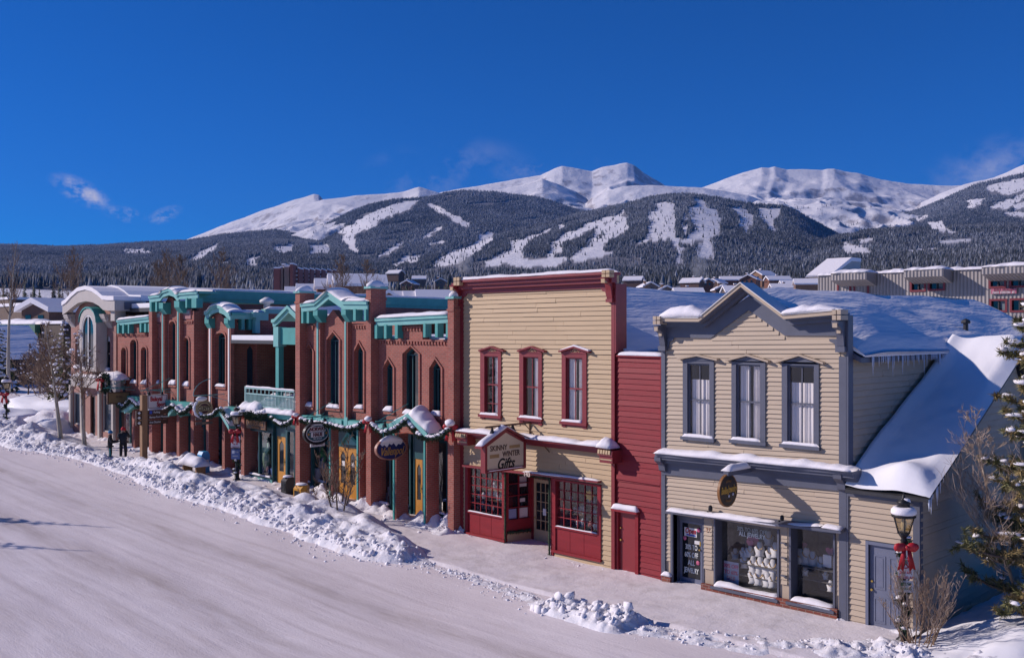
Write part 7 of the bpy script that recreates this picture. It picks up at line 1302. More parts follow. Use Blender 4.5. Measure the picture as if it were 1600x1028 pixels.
def terrmat():
    m, t, b = _nt('mountain_snow'); L = t.links; c = nn(t, 'ShaderNodeTexCoord'); g = nn(t, 'ShaderNodeNewGeometry'); a = nn(t, 'ShaderNodeAttribute'); a.attribute_name = 'wood'; a2 = nn(t, 'ShaderNodeAttribute'); a2.attribute_name = 'alpine'
    sp = nn(t, 'ShaderNodeSeparateXYZ'); L.new(g.outputs['Normal'], sp.inputs[0])
    n1 = nn(t, 'ShaderNodeTexNoise', Scale=.010, Detail=9.0, Roughness=.72); mp = nn(t, 'ShaderNodeMapping'); mp.inputs['Scale'].default_value = (1,1,.45); L.new(c.outputs['Object'], mp.inputs[0]); L.new(mp.outputs[0], n1.inputs['Vector'])
    def mth(op, x, y):
        n = nn(t, 'ShaderNodeMath', operation=op)
        for i, q in enumerate((x, y)):
            if isinstance(q, (int, float)): n.inputs[i].default_value = q
            else: L.new(q, n.inputs[i])
        return n.outputs[0]
    steep = mth('SUBTRACT', .88, sp.outputs[2]); k = mth('ADD', mth('MULTIPLY', steep, 1.5), n1.outputs['Fac']); rock = mth('MULTIPLY', ramp(t, k, [(.57,(0,0,0)),(.72,(1,1,1))]), mth('MULTIPLY', a2.outputs['Fac'], .75))
    mx = nn(t, 'ShaderNodeMix', data_type='RGBA'); L.new(rock, mx.inputs[0]); mx.inputs[6].default_value = (.80,.79,.80,1); mx.inputs[7].default_value = (.20,.17,.17,1)
    mx2 = nn(t, 'ShaderNodeMix', data_type='RGBA'); L.new(mth('MULTIPLY', a.outputs['Fac'], .85), mx2.inputs[0]); L.new(mx.outputs[2], mx2.inputs[6]); mx2.inputs[7].default_value = (.11,.105,.11,1); L.new(mx2.outputs[2], b.inputs['Base Color'])
    n2 = nn(t, 'ShaderNodeTexNoise', Scale=.02, Detail=8.0, Roughness=.7); L.new(mp.outputs[0], n2.inputs['Vector']); bp = nn(t, 'ShaderNodeBump', Strength=.55, Distance=14.0); L.new(n2.outputs['Fac'], bp.inputs['Height']); L.new(bp.outputs['Normal'], b.inputs['Normal']); b.inputs['Roughness'].default_value = .85; b.inputs['Specular IOR Level'].default_value = .1
    return m
me.materials.append(terrmat()); to = bpy.data.objects.new('mountain_terrain', me); COL.objects.link(to); tag(to, kind='structure')
# ==== forest: about 100 000 small conifers on the wooded slopes ======================================================
def vcolmat(name, rough=.8):
    m, t, b = _nt(name); a = nn(t, 'ShaderNodeAttribute'); a.attribute_name = 'tint'; t.links.new(a.outputs['Color'], b.inputs['Base Color']); b.inputs['Roughness'].default_value = rough; b.inputs['Specular IOR Level'].default_value = .1; return m
FORM = vcolmat('far_conifer')
def forest(name, N, dlo, dhi, hmin, hmax, seed, wr=.22, dens=None, pxr=(-60,1660), power=1.0):
    rg = np.random.RandomState(seed); u = rg.rand(N); d = (dlo**power+(dhi**power-dlo**power)*u)**(1/power); px = rg.uniform(pxr[0], pxr[1], N)
    wx, wy, z, wood, alp = terrain(px, d); py = CY-(z-CH)*F0/d; w = woodmask(px, py, wood, d, (0,2.5,5))
    clump = vfbm(wx*.012, wy*.012, 3); keep = (w > .5) & (clump > -.42)
    # sparse trees above the tree line and on the edges of the runs
    keep |= (alp > .5) & (rg.rand(N) < .012) & (py > 318) & (clump > .1); keep |= (wood > .5) & (w < .5) & (rg.rand(N) < .010)
    if dens is not None: keep &= dens(px, py, d, rg)
    wx, wy, z, d, px, py, clump = [a[keep] for a in (wx, wy, z, d, px, py, clump)]; n = len(wx)
    h = rg.uniform(hmin, hmax, n)*(.75+.6*rg.rand(n)); r = h*wr*rg.uniform(.75,1.25,n); S_ = 5; ang = np.arange(S_)*2*np.pi/S_
    tiers = ((.08,.62,1.0),(.36,1.0,.66)); vs = []; fs = []; cols = []; base = 0
    snowy = np.clip(rg.normal(.31,.25,n) + .35*vfbm(wx*.0016, wy*.0016, 3) + .25*clump, 0, 1); brown = rg.rand(n)
    g = np.stack([.026+.022*brown, .036+.010*brown, .034+.006*brown], -1)*(.7+.6*rg.rand(n))[:,None]; sn = np.array([.44,.47,.54])
    for lo, hi, rr in tiers:
        rot = rg.rand(n)*6.28; ring_ = np.stack([wx[:,None]+np.cos(ang+rot[:,None])*(r*rr)[:,None]*rg.uniform(.7,1.2,(n,S_)), wy[:,None]+np.sin(ang+rot[:,None])*(r*rr)[:,None]*rg.uniform(.7,1.2,(n,S_)), (z+h*lo)[:,None]+h[:,None]*rg.uniform(-.06,.06,(n,S_))], -1)
        apex = np.stack([wx+rg.normal(0,.02,n)*h, wy+rg.normal(0,.02,n)*h, z+h*hi], -1)[:,None,:]; v = np.concatenate([ring_, apex], 1); vs.append(v.reshape(-1,3))
        i0 = base+np.arange(n)[:,None]*(S_+1); f = np.stack([i0+np.arange(S_), i0+(np.arange(S_)+1)%S_, np.repeat(i0+S_, S_, 1)], -1); fs.append(f.reshape(-1,3)); base += n*(S_+1)
        k = np.clip(snowy[:,None]*rg.uniform(.3,1.3,(n,S_+1)), 0, .9); k[:,-1] *= .8; c = g[:,None,:]*(1-k[...,None])+sn*k[...,None]; cols.append(c.reshape(-1,3))
    vs, fs, cols = np.concatenate(vs), np.concatenate(fs), np.concatenate(cols); me = bpy.data.meshes.new(name); me.vertices.add(len(vs)); me.vertices.foreach_set('co', vs.ravel().astype(np.float32)); me.loops.add(len(fs)*3); me.loops.foreach_set('vertex_index', fs.ravel().astype(np.int32)); me.polygons.add(len(fs)); me.polygons.foreach_set('loop_start', np.arange(0,len(fs)*3,3,dtype=np.int32)); me.update(calc_edges=True)
    a = me.attributes.new('tint', 'FLOAT_COLOR', 'POINT'); a.data.foreach_set('color', np.concatenate([cols, np.ones((len(cols),1))],1).ravel().astype(np.float32)); me.materials.append(FORM); o = bpy.data.objects.new(name, me); COL.objects.link(o); tag(o, kind='stuff'); print(name, n); return o
forest('distant_forest', 620000, 2300, 4900, 6.5, 11, 1, power=1.0)
forest('hillside_forest', 120000, 1000, 2350, 5, 9, 2, dens=lambda px, py, d, rg: (py < 447+20*(px < 430)) & (rg.rand(len(px)) < np.where((px > 560)&(px < 1000)&(py > 403), .25, np.where((px > 560)&(py > 412), .55, 1.0))))
# ==== village behind the street =====================================================================================
CHW = [pmat('chalet_%d' % i, c, .8, .2, .6) for i, c in enumerate(((.16,.065,.035),(.10,.055,.04),(.22,.12,.065),(.13,.10,.085)))]
def chalet(px, py, d, w_, dp, h, rz, label, wall=0, pitch=.5, chim=True, group='snow roofed chalets on the hillside'):
    p = P(px, py+(9 if d > 400 else 22), d); w_ *= .82; dp *= .8; h *= .62 if d > 400 else 1; rz = rz-1.55 if d > 400 and int(px)%4 else rz; T_ = thing('chalet', label, 'house', p, group); c, s = math.cos(rz), math.sin(rz)
    def R(m):
        m.v = [(p.x+x*c-y*s, p.y+x*s+y*c, p.z+z) for x,y,z in m.v]; return m
    zr = h+w_/2*pitch; m = MB(); m.ext([(-w_/2,-4),(w_/2,-4),(w_/2,h),(0,zr),(-w_/2,h)], 'y', -dp/2, dp/2); wl = R(m).build('wall', CHW[wall], T_)
    m = MB(); e = w_/2+.8; ze = h-.8*pitch; m.band([(-e,ze+.05),(0,zr+.08),(e,ze+.05)], [(-e,ze+.85),(0,zr+.95),(e,ze+.85)], 'y', -dp/2-.8, dp/2+.8); R(m).build('roof', SNOW, T_)
    m = MB()
    for k in range(max(1,int(w_/3.2))): u = -w_/2+1.0+k*3.0; m.box(u, u+1.3, -dp/2-.06, -dp/2-.01, h*.45, h*.8)
    R(m).build('window', DARKGLASS, T_)
    if chim: m = MB(); m.box(-w_*.2-.6, -w_*.2+.6, -.6, .6, h, zr+1.6); ch = R(m).build('chimney', CHW[2], T_); m = MB(); m.box(-w_*.2-.7, -w_*.2+.7, -.7, .7, zr+1.601, zr+2.1); R(m).build('snow_cap', SNOW, ch)
    return T_
rnd = random.Random(12)
for px, py, d, w_, dp, h, rz, wi, lb in ((1012,445,620,11,20,3.5,.9,3,'long low snow roof directly right of the cream false front'),(1040,452,560,12,18,3.2,.75,3,'low snow roof below the first chalets, above the annex'),(1082,441,640,11,16,5.5,.15,1,'brown chalet with a steep white gable, left of the smoke'),(1100,440,650,9,14,5,1.1,0,'reddish chalet with chimney just right of the smoke'),(1120,440,680,11,14,4.5,.1,1,'dark chalet between the smoke and the gable peak'),(1142,436,700,10,18,5,.7,0,'chalet above the gable peak with snow on a low roof'),(1172,437,660,13,18,6,.35,0,'large orange brown chalet right above the gable peak'),(1192,431,720,14,18,7,-.2,2,'highest chalet with two chimneys right of the gable peak'),(1215,436,700,11,20,5,.9,0,'chalet with a broad white roof plane facing left'),(1243,445,600,12,22,4.5,.75,2,'nearest chalet with a long sloping snow roof left of the grey block'),(1226,449,580,11,20,4,.75,1,'lower chalet in front of the broad roof'),(1262,444,560,12,18,5,.6,2,'tan gabled chalet touching the grey block'),(1150,453,520,14,16,2.5,.8,3,'low white roof just behind the gable peak'),(990,436,720,11,16,5,.4,1,'small dark chalet among the pines beside the cream false front'),(1000,458,500,10,16,2.5,.8,3,'snow roof closest to the cream false front'),(1075,455,520,12,18,2.5,.8,3,'low roof above the yellow house ridge'),(1128,449,600,12,18,3,.75,1,'half buried chalet left of the gable peak'),
 (618,424,900,12,16,5,.3,1,'dark chalet among the firs left of the cream false front'),(655,432,860,11,14,4,.8,3,'snow roof among the firs above the last brick pillar'),(640,440,800,12,16,4,.5,1,'roof below the firs beside the brick chimney pillar'),(688,436,840,11,14,4,.9,3,'snow roof among the firs left of the false front corner')):
    chalet(px, py, d, w_, dp, h, rz, lb, wi)
for i, (px, py, lb) in enumerate(((481,462,'townhouse with snow roof left of the teal gable'),(500,459,'townhouse roof behind the teal gable'),(530,452,'townhouse with stepped roof right of the teal gable'),(552,446,'townhouse with tilted white roof right of the teal gable'),(562,449,'nearest stepped townhouse before the pillar'))): chalet(px, py, 330-12*i, 10, 17, 4.5, -.55, lb, 0, .55, False, 'stepped townhouses behind the brick building')
for i, (px, py, lb) in enumerate(((608,464,'blue shaded roof right of the middle brick pillar'),(637,465,'snow roof second from the middle brick pillar'),(655,465,'snow roof third from the middle brick pillar'),(676,465,'snow roof fourth from the middle brick pillar'),(695,463,'snow roof next to the last brick pillar'))): chalet(px, py+4, 240, 9, 16, 2.5, -.6 if i else .9, lb, 0, .6, False, 'townhouse roofs between the brick pillars')
# tall brick hotel with stepped balcony wing
HB = thing('brick_hotel', 'tall red brick hotel with paired stair towers and a long balcony wing', 'hotel', P(460,470,430)); HBR = pmat('hotel_brick', (.22,.075,.06), .8, .15, .2); HT_ = pmat('hotel_tan', (.28,.20,.16), .8, .1, .2)
def at(px, d): q = (px-CX)/F0; return (q*d-d)/R2, (q*d+d)/R2-CD
def tower(pl, pr, yt, d, mat, nm, dep=9): a, b = at(pl,d), at(pr,d); zt = CH+(CY-yt)*d/F0; v = Vector((b[0]-a[0],b[1]-a[1],0)); nrm = Vector((-v.y,v.x,0)).normalized()*dep; m = MB(); q = [Vector((*a,2)),Vector((*b,2)),Vector((*b,2))+nrm,Vector((*a,2))+nrm]; m.hexa(q+[Vector((p_.x,p_.y,zt)) for p_ in q]); o = m.build(nm, mat, HB); m = MB(); q2 = [Vector((p_.x,p_.y,zt)) for p_ in q]; m.hexa(q2+[p_+Vector((0,0,.6)) for p_ in q2]); m.build('snow_cap', SNOW, o)
tower(427.5,437,419.5,430,HBR,'stair_tower'); tower(437.2,442,418,432,HT_,'stair_tower'); tower(444,452,417,432,HT_,'stair_tower'); tower(453,457.5,413,430,HBR,'stair_tower'); tower(440,446,414,440,HT_,'lift_tower')
for i in range(8):
    pa, pb2 = 457.6+i*9.2, 457.6+(i+1)*9.2; d = 436+i*14; yt = 420.5+i*.4
    tower(pa, pb2-1.6, yt+1.2, d+2.5, pmat('balcony_recess', (.05,.03,.035), .9) if i == 0 else bpy.data.materials['balcony_recess'], 'balcony_bay'); tower(pb2-1.7, pb2, yt-1, d, HBR, 'brick_fin')
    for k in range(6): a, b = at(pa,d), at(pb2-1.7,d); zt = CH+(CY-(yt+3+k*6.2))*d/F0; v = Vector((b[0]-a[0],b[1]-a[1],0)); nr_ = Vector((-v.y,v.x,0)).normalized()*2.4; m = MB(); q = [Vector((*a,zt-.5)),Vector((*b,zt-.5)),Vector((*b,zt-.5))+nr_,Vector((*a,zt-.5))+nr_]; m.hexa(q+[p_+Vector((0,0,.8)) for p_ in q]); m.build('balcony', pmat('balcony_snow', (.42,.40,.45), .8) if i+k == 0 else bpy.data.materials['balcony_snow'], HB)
# grey condominium block at the right
YG = 62; G_ = thing('condominium', 'long grey ribbed condominium block with red framed windows behind the tan house', 'building', (X(1440,YG),YG,0))
def ribmat():
    m, t, b = _nt('ribbed_siding'); L = t.links; c = nn(t, 'ShaderNodeTexCoord'); wv = nn(t, 'ShaderNodeTexWave', Scale=1.05, Distortion=0.0); wv.bands_direction = 'X'; L.new(c.outputs['Object'], wv.inputs['Vector']); n = nn(t, 'ShaderNodeTexNoise', Scale=.5, Detail=6.0); L.new(c.outputs['Object'], n.inputs['Vector'])
    f = ramp(t, wv.outputs['Fac'], [(.10,(.215,.20,.195)),(.5,(.32,.295,.285))]); f2 = ramp(t, n.outputs['Fac'], [(.3,(.85,.85,.85)),(.7,(1.1,1.1,1.1))]); mx = nn(t, 'ShaderNodeMix', data_type='RGBA', blend_type='MULTIPLY'); mx.inputs[0].default_value = 1; L.new(f, mx.inputs[6]); L.new(f2, mx.inputs[7]); L.new(mx.outputs[2], b.inputs['Base Color']); bp = nn(t, 'ShaderNodeBump', Strength=.8, Distance=.08); L.new(wv.outputs['Fac'], bp.inputs['Height']); L.new(bp.outputs['Normal'], b.inputs['Normal']); b.inputs['Roughness'].default_value = .8; return m
RIB = ribmat(); gx0, gx1 = X(1278,YG), X(1760,YG); zt = Z(1440,424,YG); gw = []
for pl, pr, yt, yb in ((1308,1330,441,470),(1334,1358,439,468),(1422,1447,435,456),(1450,1477,433,454.5),(1545,1572.5,429,450.5),(1577,1606,427.5,449.5),(1546,1574,467,488),(1578,1607,466,488)): gw.append((X(pl,YG), X(pr,YG), Z((pl+pr)/2,yb,YG), Z((pl+pr)/2,yt,YG)))
zm = Z(1560,459,YG); m = MB(); wall_open(m, gx0, gx1, YG, YG+.4, zm, flat(gx0,gx1,zt), [(a,b,z0,flat(a,b,z1)) for a,b,z0,z1 in gw[:6] if z0 > zm]); lows = [g for g in gw if g[3] < zm or g[2] <= zm]; m.build('wall', RIB, G_)
m = MB(); wall_open(m, gx0, gx1, YG, YG+.4, -2, flat(gx0,gx1,zm-.002), [(a,b,z0,flat(a,b,z1)) for a,b,z0,z1 in gw[6:]]); m.box(gx0, gx0+.4, YG+.401, YG+16, -2, zt-.1); m.box(gx1-.4, gx1, YG+.401, YG+16, -2, zt-.1); m.box(gx0+.401, gx1-.401, YG+15.6, YG+16, -2, zt-.1); m.build('outer_wall', RIB, G_)
m = MB(); m.box(gx0+.41, gx1-.41, YG+.41, YG+15.5, zt-.4, zt-.15); m.build('roof', IRON, G_)
REDW = pmat('red_window_frame', (.17,.022,.03), .5, .1)
for a, b, z0, z1 in gw:
    if z0 <= zm < z1: z0 = zm+.02
    m = MB(); ring(m, [(a,z0),(b,z0),(b,z1),(a,z1)], .16, YG-.08, YG+.2); w_ = m.build('window', REDW, G_); m = MB(); m.box(a, b, YG+.2, YG+.24, z0, z1); m.build('pane', DARKGLASS, w_); m = MB(); c = (a+b)/2; m.box(c-.05, c+.05, YG+.05, YG+.19, z0+.1, z1-.1); m.build('mullion', IRON, w_)
    m = MB(); curtain(m, c+.1 if a < -15 else a+.2, b-.15, YG+.1902, z0+.15, z0+(z1-z0)*.85, 4, .004); m.build('curtain', pmat('grey_curtain', (.16,.21,.22), .9) if a == gw[0][0] else bpy.data.materials['grey_curtain'], w_)
for pl, pr, yt, yb in ((1298,1354,427,437.5),(1412,1474,424,432.5),(1534,1630,417,427)):
    yq = YG-1.9; a, b = X(pl,yq), X(pr,yq); z0, z1 = Z((pl+pr)/2,yb,yq), zt+.02; m = MB(); m.ext([(yq,z0),(YG-.002,z0-.5),(YG-.002,z1),(yq,z1)], 'x', a, b); o = m.build('dormer_box', RIB, G_); m = MB(); snow_strip(m, (a-.1,YG+.6,z1), (b+.1,YG+.6,z1), (0,-1,0), 2.6, .32, 30, pl, .4, .6); m.build('snow_cap', SNOW, o, True)
m = MB(); snow_strip(m, (gx0-.1,YG+1.5,zt-.02), (gx1,YG+1.5,zt-.02), (0,-1,0), 1.7, .28, 120, 5, .6, .3); m.box(gx0, gx1, YG+1.4, YG+15.9, zt-.14, zt+.25); m.build('snow_cap', SNOW, G_, False)
a, b = X(1287,YG+4), X(1322,YG+4); z1 = Z(1305,408,YG+4); m = MB(); m.ext([(YG+1,zt-.1),(YG+7,zt-.1),(YG+7,z1),(YG+5,z1)], 'x', a, b); o = m.build('roof_hatch', BEIGE, G_); m = MB(); m.ext([(YG+.8,zt+.1),(YG+4.9,z1+.35),(YG+6.9,z1+.35),(YG+6.9,z1+.002),(YG+5,z1+.002),(YG+.98,zt-.05)], 'x', a-.1, b+.1); m.build('snow_cap', SNOW, o)
a, b, z0, z1 = X(1549,YG-.1), X(1589,YG-.1), Z(1569,459,YG-.1), Z(1569,451,YG-.1); m = MB(); m.box(a, b, YG-.22, YG-.1, z0, z1); sb = m.build('banner', pmat('banner_rose', (.40,.12,.17), .6), G_)
text('IIIII IIIIIIII', .34, ((a+b)/2,YG-.235,z0+(z1-z0)*.70), RX, UZ, pmat('banner_plum', (.16,.03,.06), .6), sb, xs=1.25); text('IIIII IIIIIIII II', .30, ((a+b)/2,YG-.235,z0+(z1-z0)*.25), RX, UZ, WHITE, sb, xs=1.3)
# dark blue wall far right
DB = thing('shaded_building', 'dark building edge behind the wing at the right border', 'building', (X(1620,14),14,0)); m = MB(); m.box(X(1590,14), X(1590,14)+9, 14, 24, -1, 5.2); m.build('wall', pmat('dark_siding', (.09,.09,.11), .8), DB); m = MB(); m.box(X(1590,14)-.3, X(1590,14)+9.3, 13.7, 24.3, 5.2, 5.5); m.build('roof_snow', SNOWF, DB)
# ==== buildings at the far left =====================================================================================
YW = pmat('ochre_siding', (.36,.26,.10), .7, .12, 1.0); GT = pmat('green_trim', (.03,.12,.07), .6); DK = pmat('dark_timber', (.065,.045,.032), .85, .3, .6)
def block(T_, pl, pr, yt, yb, y, dep, mat, nm='wall'): a, b = X(pl,y), X(pr,y); pm = (pl+pr)/2; m = MB(); m.box(a, b, y, y+dep, min(0,Z(pm,yb,y)), Z(pm,yt,y)); return m.build(nm, mat, T_), a, b, Z(pm,yt,y)
o1 = thing('ochre_building', 'ochre false front building with green cornice beyond the side street', 'building', P(40,600,96)); y = 20
w_, a, b, z = block(o1, -30, 60, 507, 600, y, 14, YW); m = MB(); m.box(a-.3, b+.3, y-.5, y+.1, z-1.0, z); m.box(b-.3, b+.1, y-.1, y-.01, 0, z-1.0); m.build('cornice', GT, o1); m = MB(); snow_strip(m, (a-.3,y+2,z), (b+.3,y+2,z), (0,-1,0), 2.6, .6, 30, 3, .3, .5); m.build('snow_cap', SNOW, o1, True)
w2_, a2, b2, z2_ = block(o1, 60.5, 100, 506, 600, y+.2, 10, DK, 'side_wing'); m = MB(); m.box(a2, b2, y, y+10, z2_, z2_+.35); m.build('snow_cap', SNOW, o1)
m = MB()
for px in (8,25,42): m.box(X(px,y), X(px+7,y), y-.05, y-.01, Z(px,540,y), Z(px,518,y))
m.build('window', DARKGLASS, o1)
o2 = thing('shed', 'dark timber shed under a broad blue shaded snow roof at the far left', 'shed', P(30,600,88)); xe = X(69,14); y0_ = YX(-45,xe); ze = ZX(69,556,xe); xr_ = xe-5.5; zr = ZX(30,512,xr_); yr0, yr1 = YX(-60,xr_), YX(45,xr_)
m = MB(); m.box(xr_-4, xe-.5, y0_+.5, 13.5, 0, ze-.2); m.build('wall', DK, o2)
m = MB(); m.hexa([(xe,y0_,ze-.3),(xe,14.6,ze-.3),(xr_,yr1,zr-.3),(xr_,y0_,zr-.3),(xe,y0_,ze+.2),(xe,14.6,ze+.2),(xr_,yr1,zr+.25),(xr_,y0_,zr+.25)]); m.hexa([(xr_,y0_,zr-.3),(xr_,yr1,zr-.3),(xr_-5,14.6,ze-.3),(xr_-5,y0_,ze-.3),(xr_,y0_,zr+.25),(xr_,yr1,zr+.25),(xr_-5,14.6,ze+.2),(xr_-5,y0_,ze+.2)]); m.build('roof_snow', SNOWR, o2)
o3 = thing('brown_building', 'brown flat roofed building high above the ochre one at the left edge', 'building', P(10,520,170)); w_, a, b, z = block(o3, -60, 38, 480, 560, 70, 14, pmat('brown_wall', (.12,.075,.05), .8, .2, .4)); m = MB(); m.box(a, b, 69.7, 84, z, z+.8); m.build('snow_cap', SNOW, o3); w_, a, b, z = block(o3, -60, 14, 470, 560, 74, 8, bpy.data.materials['brown_wall'], 'upper_storey'); m = MB(); m.box(a, b, 73.7, 82, z, z+.7); m.build('snow_cap', SNOW, o3)
chalet(86, 497, 160, 8, 9, 3.4, .3, 'small brown house with a snowy hip roof left of the barrel roof', 1, .35, False, None)
# ==== individual trees of the middle distance =======================================================================
def proto_pine(i, snow):
    T_ = thing('pine_tree', 'dark conifer dusted with snow among the houses behind the street', 'tree', (0,0,0), 'conifers among the village houses'); rnd = random.Random(i); h, r = 9.0, 1.9; tm = MB(); tm.tube([(0,0,-.5),(0,0,h*.9)], [.2,.03], 5); fm = MB(); sm = MB()
    for l in range(12):
        u = (l+.3)/12; z = h*(.08+.9*u)
        for k in range(int(9-5*u)):
            a = rnd.uniform(0,6.283); L_ = r*(1-u)**.8*rnd.uniform(.6,1.15)+.12; c = Vector((0,0,z)); e = Vector((math.cos(a)*L_, math.sin(a)*L_, z-L_*.35)); s_ = Vector((-math.sin(a),math.cos(a),0))*L_*.42; mid = c.lerp(e,.55); fm.add([c+Vector((0,0,.3)), mid+s_, e, mid-s_], [(0,1,2,3)]); fm.add([c, mid+s_*.7-Vector((0,0,.3)), e-Vector((0,0,.2)), mid-s_*.7-Vector((0,0,.3))], [(0,1,2,3)])
            if rnd.random() < snow: q = mid.lerp(e,.3)+Vector((0,0,.10)); sm.add([q-s_*.5, q+(c-e)*.25, q+s_*.5, q+(e-c)*.25], [(0,1,2,3)])
    tm.build('trunk', BARKD, T_); fm.build('crown', (NEEDLE, pmat('fir_needle', (.035,.05,.03), .8, .4, .5), pmat('rusty_needle', (.10,.055,.03), .8, .4, .5))[i%3], T_); sm.build('snow_cap', SNOW, T_); return T_
protos = [proto_pine(i, (.35,.5,.3,.6)[i]) for i in range(4)]; used = [False]*4; rg = random.Random(21); cnt = 0
def place(px, d, s):
    global cnt
    q = np.array([float(px)]); wx, wy, z, wd, al = terrain(q, np.array([float(d)])); i = rg.randrange(4) if rg.random() < .8 else 2
    o = protos[i] if not used[i] else copy_tree(protos[i]); used[i] = True; o.location = (float(wx[0]), float(wy[0]), float(z[0])-.3); o.scale = (s*rg.uniform(.85,1.2),)*2+(s,); o.rotation_euler = (0,0,rg.uniform(0,6.28)); cnt += 1
for _ in range(115): place(rg.uniform(585,720), rg.uniform(430,1000), rg.uniform(.9,1.7))
for _ in range(125): place(rg.uniform(968,1290), rg.uniform(400,900), rg.uniform(.6,1.15))
for _ in range(30): place(rg.uniform(1270,1640), rg.uniform(260,420), rg.uniform(1.0,1.5))
for _ in range(30): place(rg.uniform(-20,110), rg.uniform(260,600), rg.uniform(1.0,1.6))
forest('valley_wood', 26000, 420, 1500, 7, 12, 5, dens=lambda px, py, d, rg: (rg.rand(len(px)) < np.where((px > 560)&(px < 1290), .12*(d > 760), .9)))
for i, (px, py, d, h) in enumerate(((115,470,150,13),(245,462,140,10),(262,462,150,12),(283,462,145,11),(345,462,150,12),(535,470,130,11),(572,470,125,10),(1010,470,210,9))):
    q = P(px,py,d)-Vector((0,0,6)); tree('bare_tree', ('bare brown tree behind the barrel roof','bare tree left of three behind the tall brick block','middle of three bare trees behind the tall brick block','right of three bare trees behind the tall brick block','lone bare tree above the arched brick bay','thin bare tree behind the teal gable','thin bare tree left of the middle brick pillar','bare tree beside the cream false front')[i], 'tree', q, h+.8, seed=80+i, r0=.10, levels=3, nb=4, start=.3, bark=BARKD, twig=TWIG, spread=.6, up=.8, tw=.016)
# plumes of chimney smoke
def smoke(px, py, d, s, label):
    m, t, b = _nt('smoke'); t.nodes.remove(b); v = nn(t, 'ShaderNodeVolumePrincipled'); v.inputs['Color'].default_value = (.9,.9,.93,1); n = nn(t, 'ShaderNodeTexNoise', Scale=.16, Detail=4.0); c = nn(t, 'ShaderNodeTexCoord'); t.links.new(c.outputs['Object'], n.inputs['Vector']); r = nn(t, 'ShaderNodeMapRange'); t.links.new(n.outputs['Fac'], r.inputs[0]); r.inputs[1].default_value = .42; r.inputs[2].default_value = .7; r.inputs[4].default_value = .16; t.links.new(r.outputs[0], v.inputs['Density']); t.links.new(v.outputs[0], t.nodes['Material Output'].inputs['Volume'])
    q = P(px,py,d); mb = MB(); mb.blob(q, (5*s,5*s,8*s), 3, .4, 14, 9); o = mb.build('chimney_smoke', m); tag(o, label, 'smoke')
smoke(1093,418,640,1.0,'thin white chimney smoke rising over the chalets'); smoke(728,411,1500,2.2,'white steam plume below the ski runs left of the false front')

if HAZE:
    m, t, b = _nt('haze_air'); t.nodes.remove(b); v = nn(t, 'ShaderNodeVolumePrincipled'); v.inputs['Color'].default_value = (.15,.40,1,1); v.inputs['Density'].default_value = HAZE; v.inputs['Anisotropy'].default_value = .0; t.links.new(v.outputs[0], t.nodes['Material Output'].inputs['Volume'])
    mb = MB(); mb.box(-9500, 2500, -900, 9500, -30, 1400); tag(mb.build('haze', m), kind='stuff')
# ---- camera, sun, sky ----------------------------------------------------------------------------------------------
cam = bpy.data.cameras.new('camera'); co = bpy.data.objects.new('camera', cam); COL.objects.link(co)
co.location = (0, -CD, CH); co.rotation_euler = (math.radians(90), 0, math.radians(45))
cam.sensor_width = 36; cam.lens = F0 / 1600 * 36; cam.clip_start = .2; cam.clip_end = 30000
SC.camera = co
SV = Vector((-1.38, -1.0, .87)).normalized()
sl = bpy.data.lights.new('sun', 'SUN'); sl.energy = 3.9; sl.angle = math.radians(.5); sl.color = (1.0, .87, .83)
so = bpy.data.objects.new('sun', sl); COL.objects.link(so); so.rotation_euler = SV.to_track_quat('Z', 'Y').to_euler(); so.location = (-40,-40,40)
w = bpy.data.worlds.new('World'); SC.world = w; w.use_nodes = True; t = w.node_tree; t.nodes.clear(); L = t.links
sky = nn(t, 'ShaderNodeTexSky'); sky.sky_type = 'NISHITA'; sky.sun_disc = False
sky.sun_elevation = math.asin(SV.z); sky.sun_rotation = math.atan2(SV.x, SV.y) % (2*math.pi)
sky.altitude = 2900; sky.air_density = 1.0; sky.dust_density = .15; sky.ozone_density = 1.5
hs = nn(t, 'ShaderNodeMix', data_type='RGBA', blend_type='MULTIPLY'); hs.inputs[0].default_value = 1; hs.inputs[7].default_value = (.03,.405,1.03,1)
L.new(sky.outputs[0], hs.inputs[6])
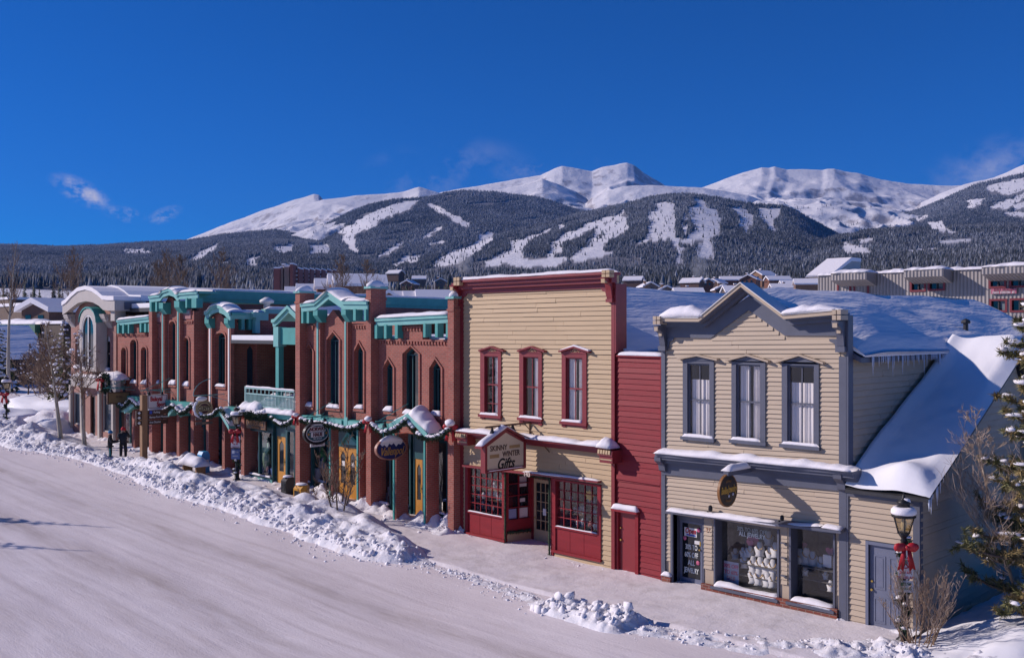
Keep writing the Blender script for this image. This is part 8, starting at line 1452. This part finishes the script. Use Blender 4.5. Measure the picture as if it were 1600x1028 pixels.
# thin wisps of cloud and blown snow, placed by direction in the sky
tc = nn(t, 'ShaderNodeTexCoord'); cur = hs.outputs[2]
def wisp(cur, px, py, rx, ry, rot, amt, sc, sharp=.5, seed=0.0):
    d0 = (P(px, py, 100) - Vector((0,-CD,CH))).normalized()
    rt = Vector((1,1,0)).normalized(); up = d0.cross(rt)*-1; up = rt.cross(d0)
    c, s = math.cos(rot), math.sin(rot); a = rt*c + up*s; b = up*c - rt*s
    def dot(vec):
        n = nn(t, 'ShaderNodeVectorMath', operation='DOT_PRODUCT'); L.new(tc.outputs['Generated'], n.inputs[0]); n.inputs[1].default_value = vec; return n.outputs['Value']
    def mth(op, x, y):
        n = nn(t, 'ShaderNodeMath', operation=op)
        for i, q in enumerate((x, y)):
            if isinstance(q, (int, float)): n.inputs[i].default_value = q
            elif q is not None: L.new(q, n.inputs[i])
        return n.outputs[0]
    ua = mth('DIVIDE', mth('SUBTRACT', dot(a), a.dot(d0)), rx); ub = mth('DIVIDE', mth('SUBTRACT', dot(b), b.dot(d0)), ry)
    rr = mth('ADD', mth('MULTIPLY', ua, ua), mth('MULTIPLY', ub, ub))
    fall = nn(t, 'ShaderNodeMapRange'); L.new(rr, fall.inputs[0]); fall.inputs[1].default_value = 1.0; fall.inputs[2].default_value = 0.0
    mp = nn(t, 'ShaderNodeMapping'); mp.inputs['Scale'].default_value = (sc,sc,sc*1.5); mp.inputs['Location'].default_value = (seed,seed,0)
    L.new(tc.outputs['Generated'], mp.inputs[0])
    n = nn(t, 'ShaderNodeTexNoise', Scale=1.0, Detail=7.0, Roughness=.62); L.new(mp.outputs[0], n.inputs['Vector'])
    nm = nn(t, 'ShaderNodeMapRange'); L.new(n.outputs['Fac'], nm.inputs[0]); nm.inputs[1].default_value = sharp+.02; nm.inputs[2].default_value = sharp+.30
    f = mth('MULTIPLY', mth('MULTIPLY', mth('POWER', fall.outputs[0], 1.6), nm.outputs[0]), amt)
    mx = nn(t, 'ShaderNodeMix', data_type='RGBA'); L.new(f, mx.inputs[0]); L.new(cur, mx.inputs[6]); mx.inputs[7].default_value = CLOUDC
    return mx.outputs[2]
CLOUDC = (7.0, 6.6, 7.6, 1)
cur = wisp(cur, 128, 300, .030, .012, -.5, 1.0, 60, .38)
cur = wisp(cur, 258, 336, .018, .008, .35, .7, 70, .42, 3)
cur = wisp(cur, 195, 335, .020, .008, -.2, .6, 70, .42, 5)
cur = wisp(cur, 690, 268, .10, .035, .12, .30, 14, .45, 7)
cur = wisp(cur, 850, 262, .06, .016, .1, .40, 26, .45, 8)
cur = wisp(cur, 1560, 262, .07, .03, .3, .45, 18, .42, 9)
bg = nn(t, 'ShaderNodeBackground', Strength=.085); L.new(cur, bg.inputs[0])
ow = nn(t, 'ShaderNodeOutputWorld'); L.new(bg.outputs[0], ow.inputs[0])
vs = SC.view_settings; SC.display_settings.display_device = 'sRGB'
vs.view_transform = 'Standard'; vs.look = 'None'; vs.exposure = .22; vs.gamma = 1; vs.use_curve_mapping = False
SC.cycles.max_bounces = 6; SC.cycles.diffuse_bounces = 3; SC.cycles.glossy_bounces = 3; SC.cycles.transparent_max_bounces = 10
SC.cycles.use_denoising = True
SC.cycles.caustics_reflective = False; SC.cycles.caustics_refractive = False
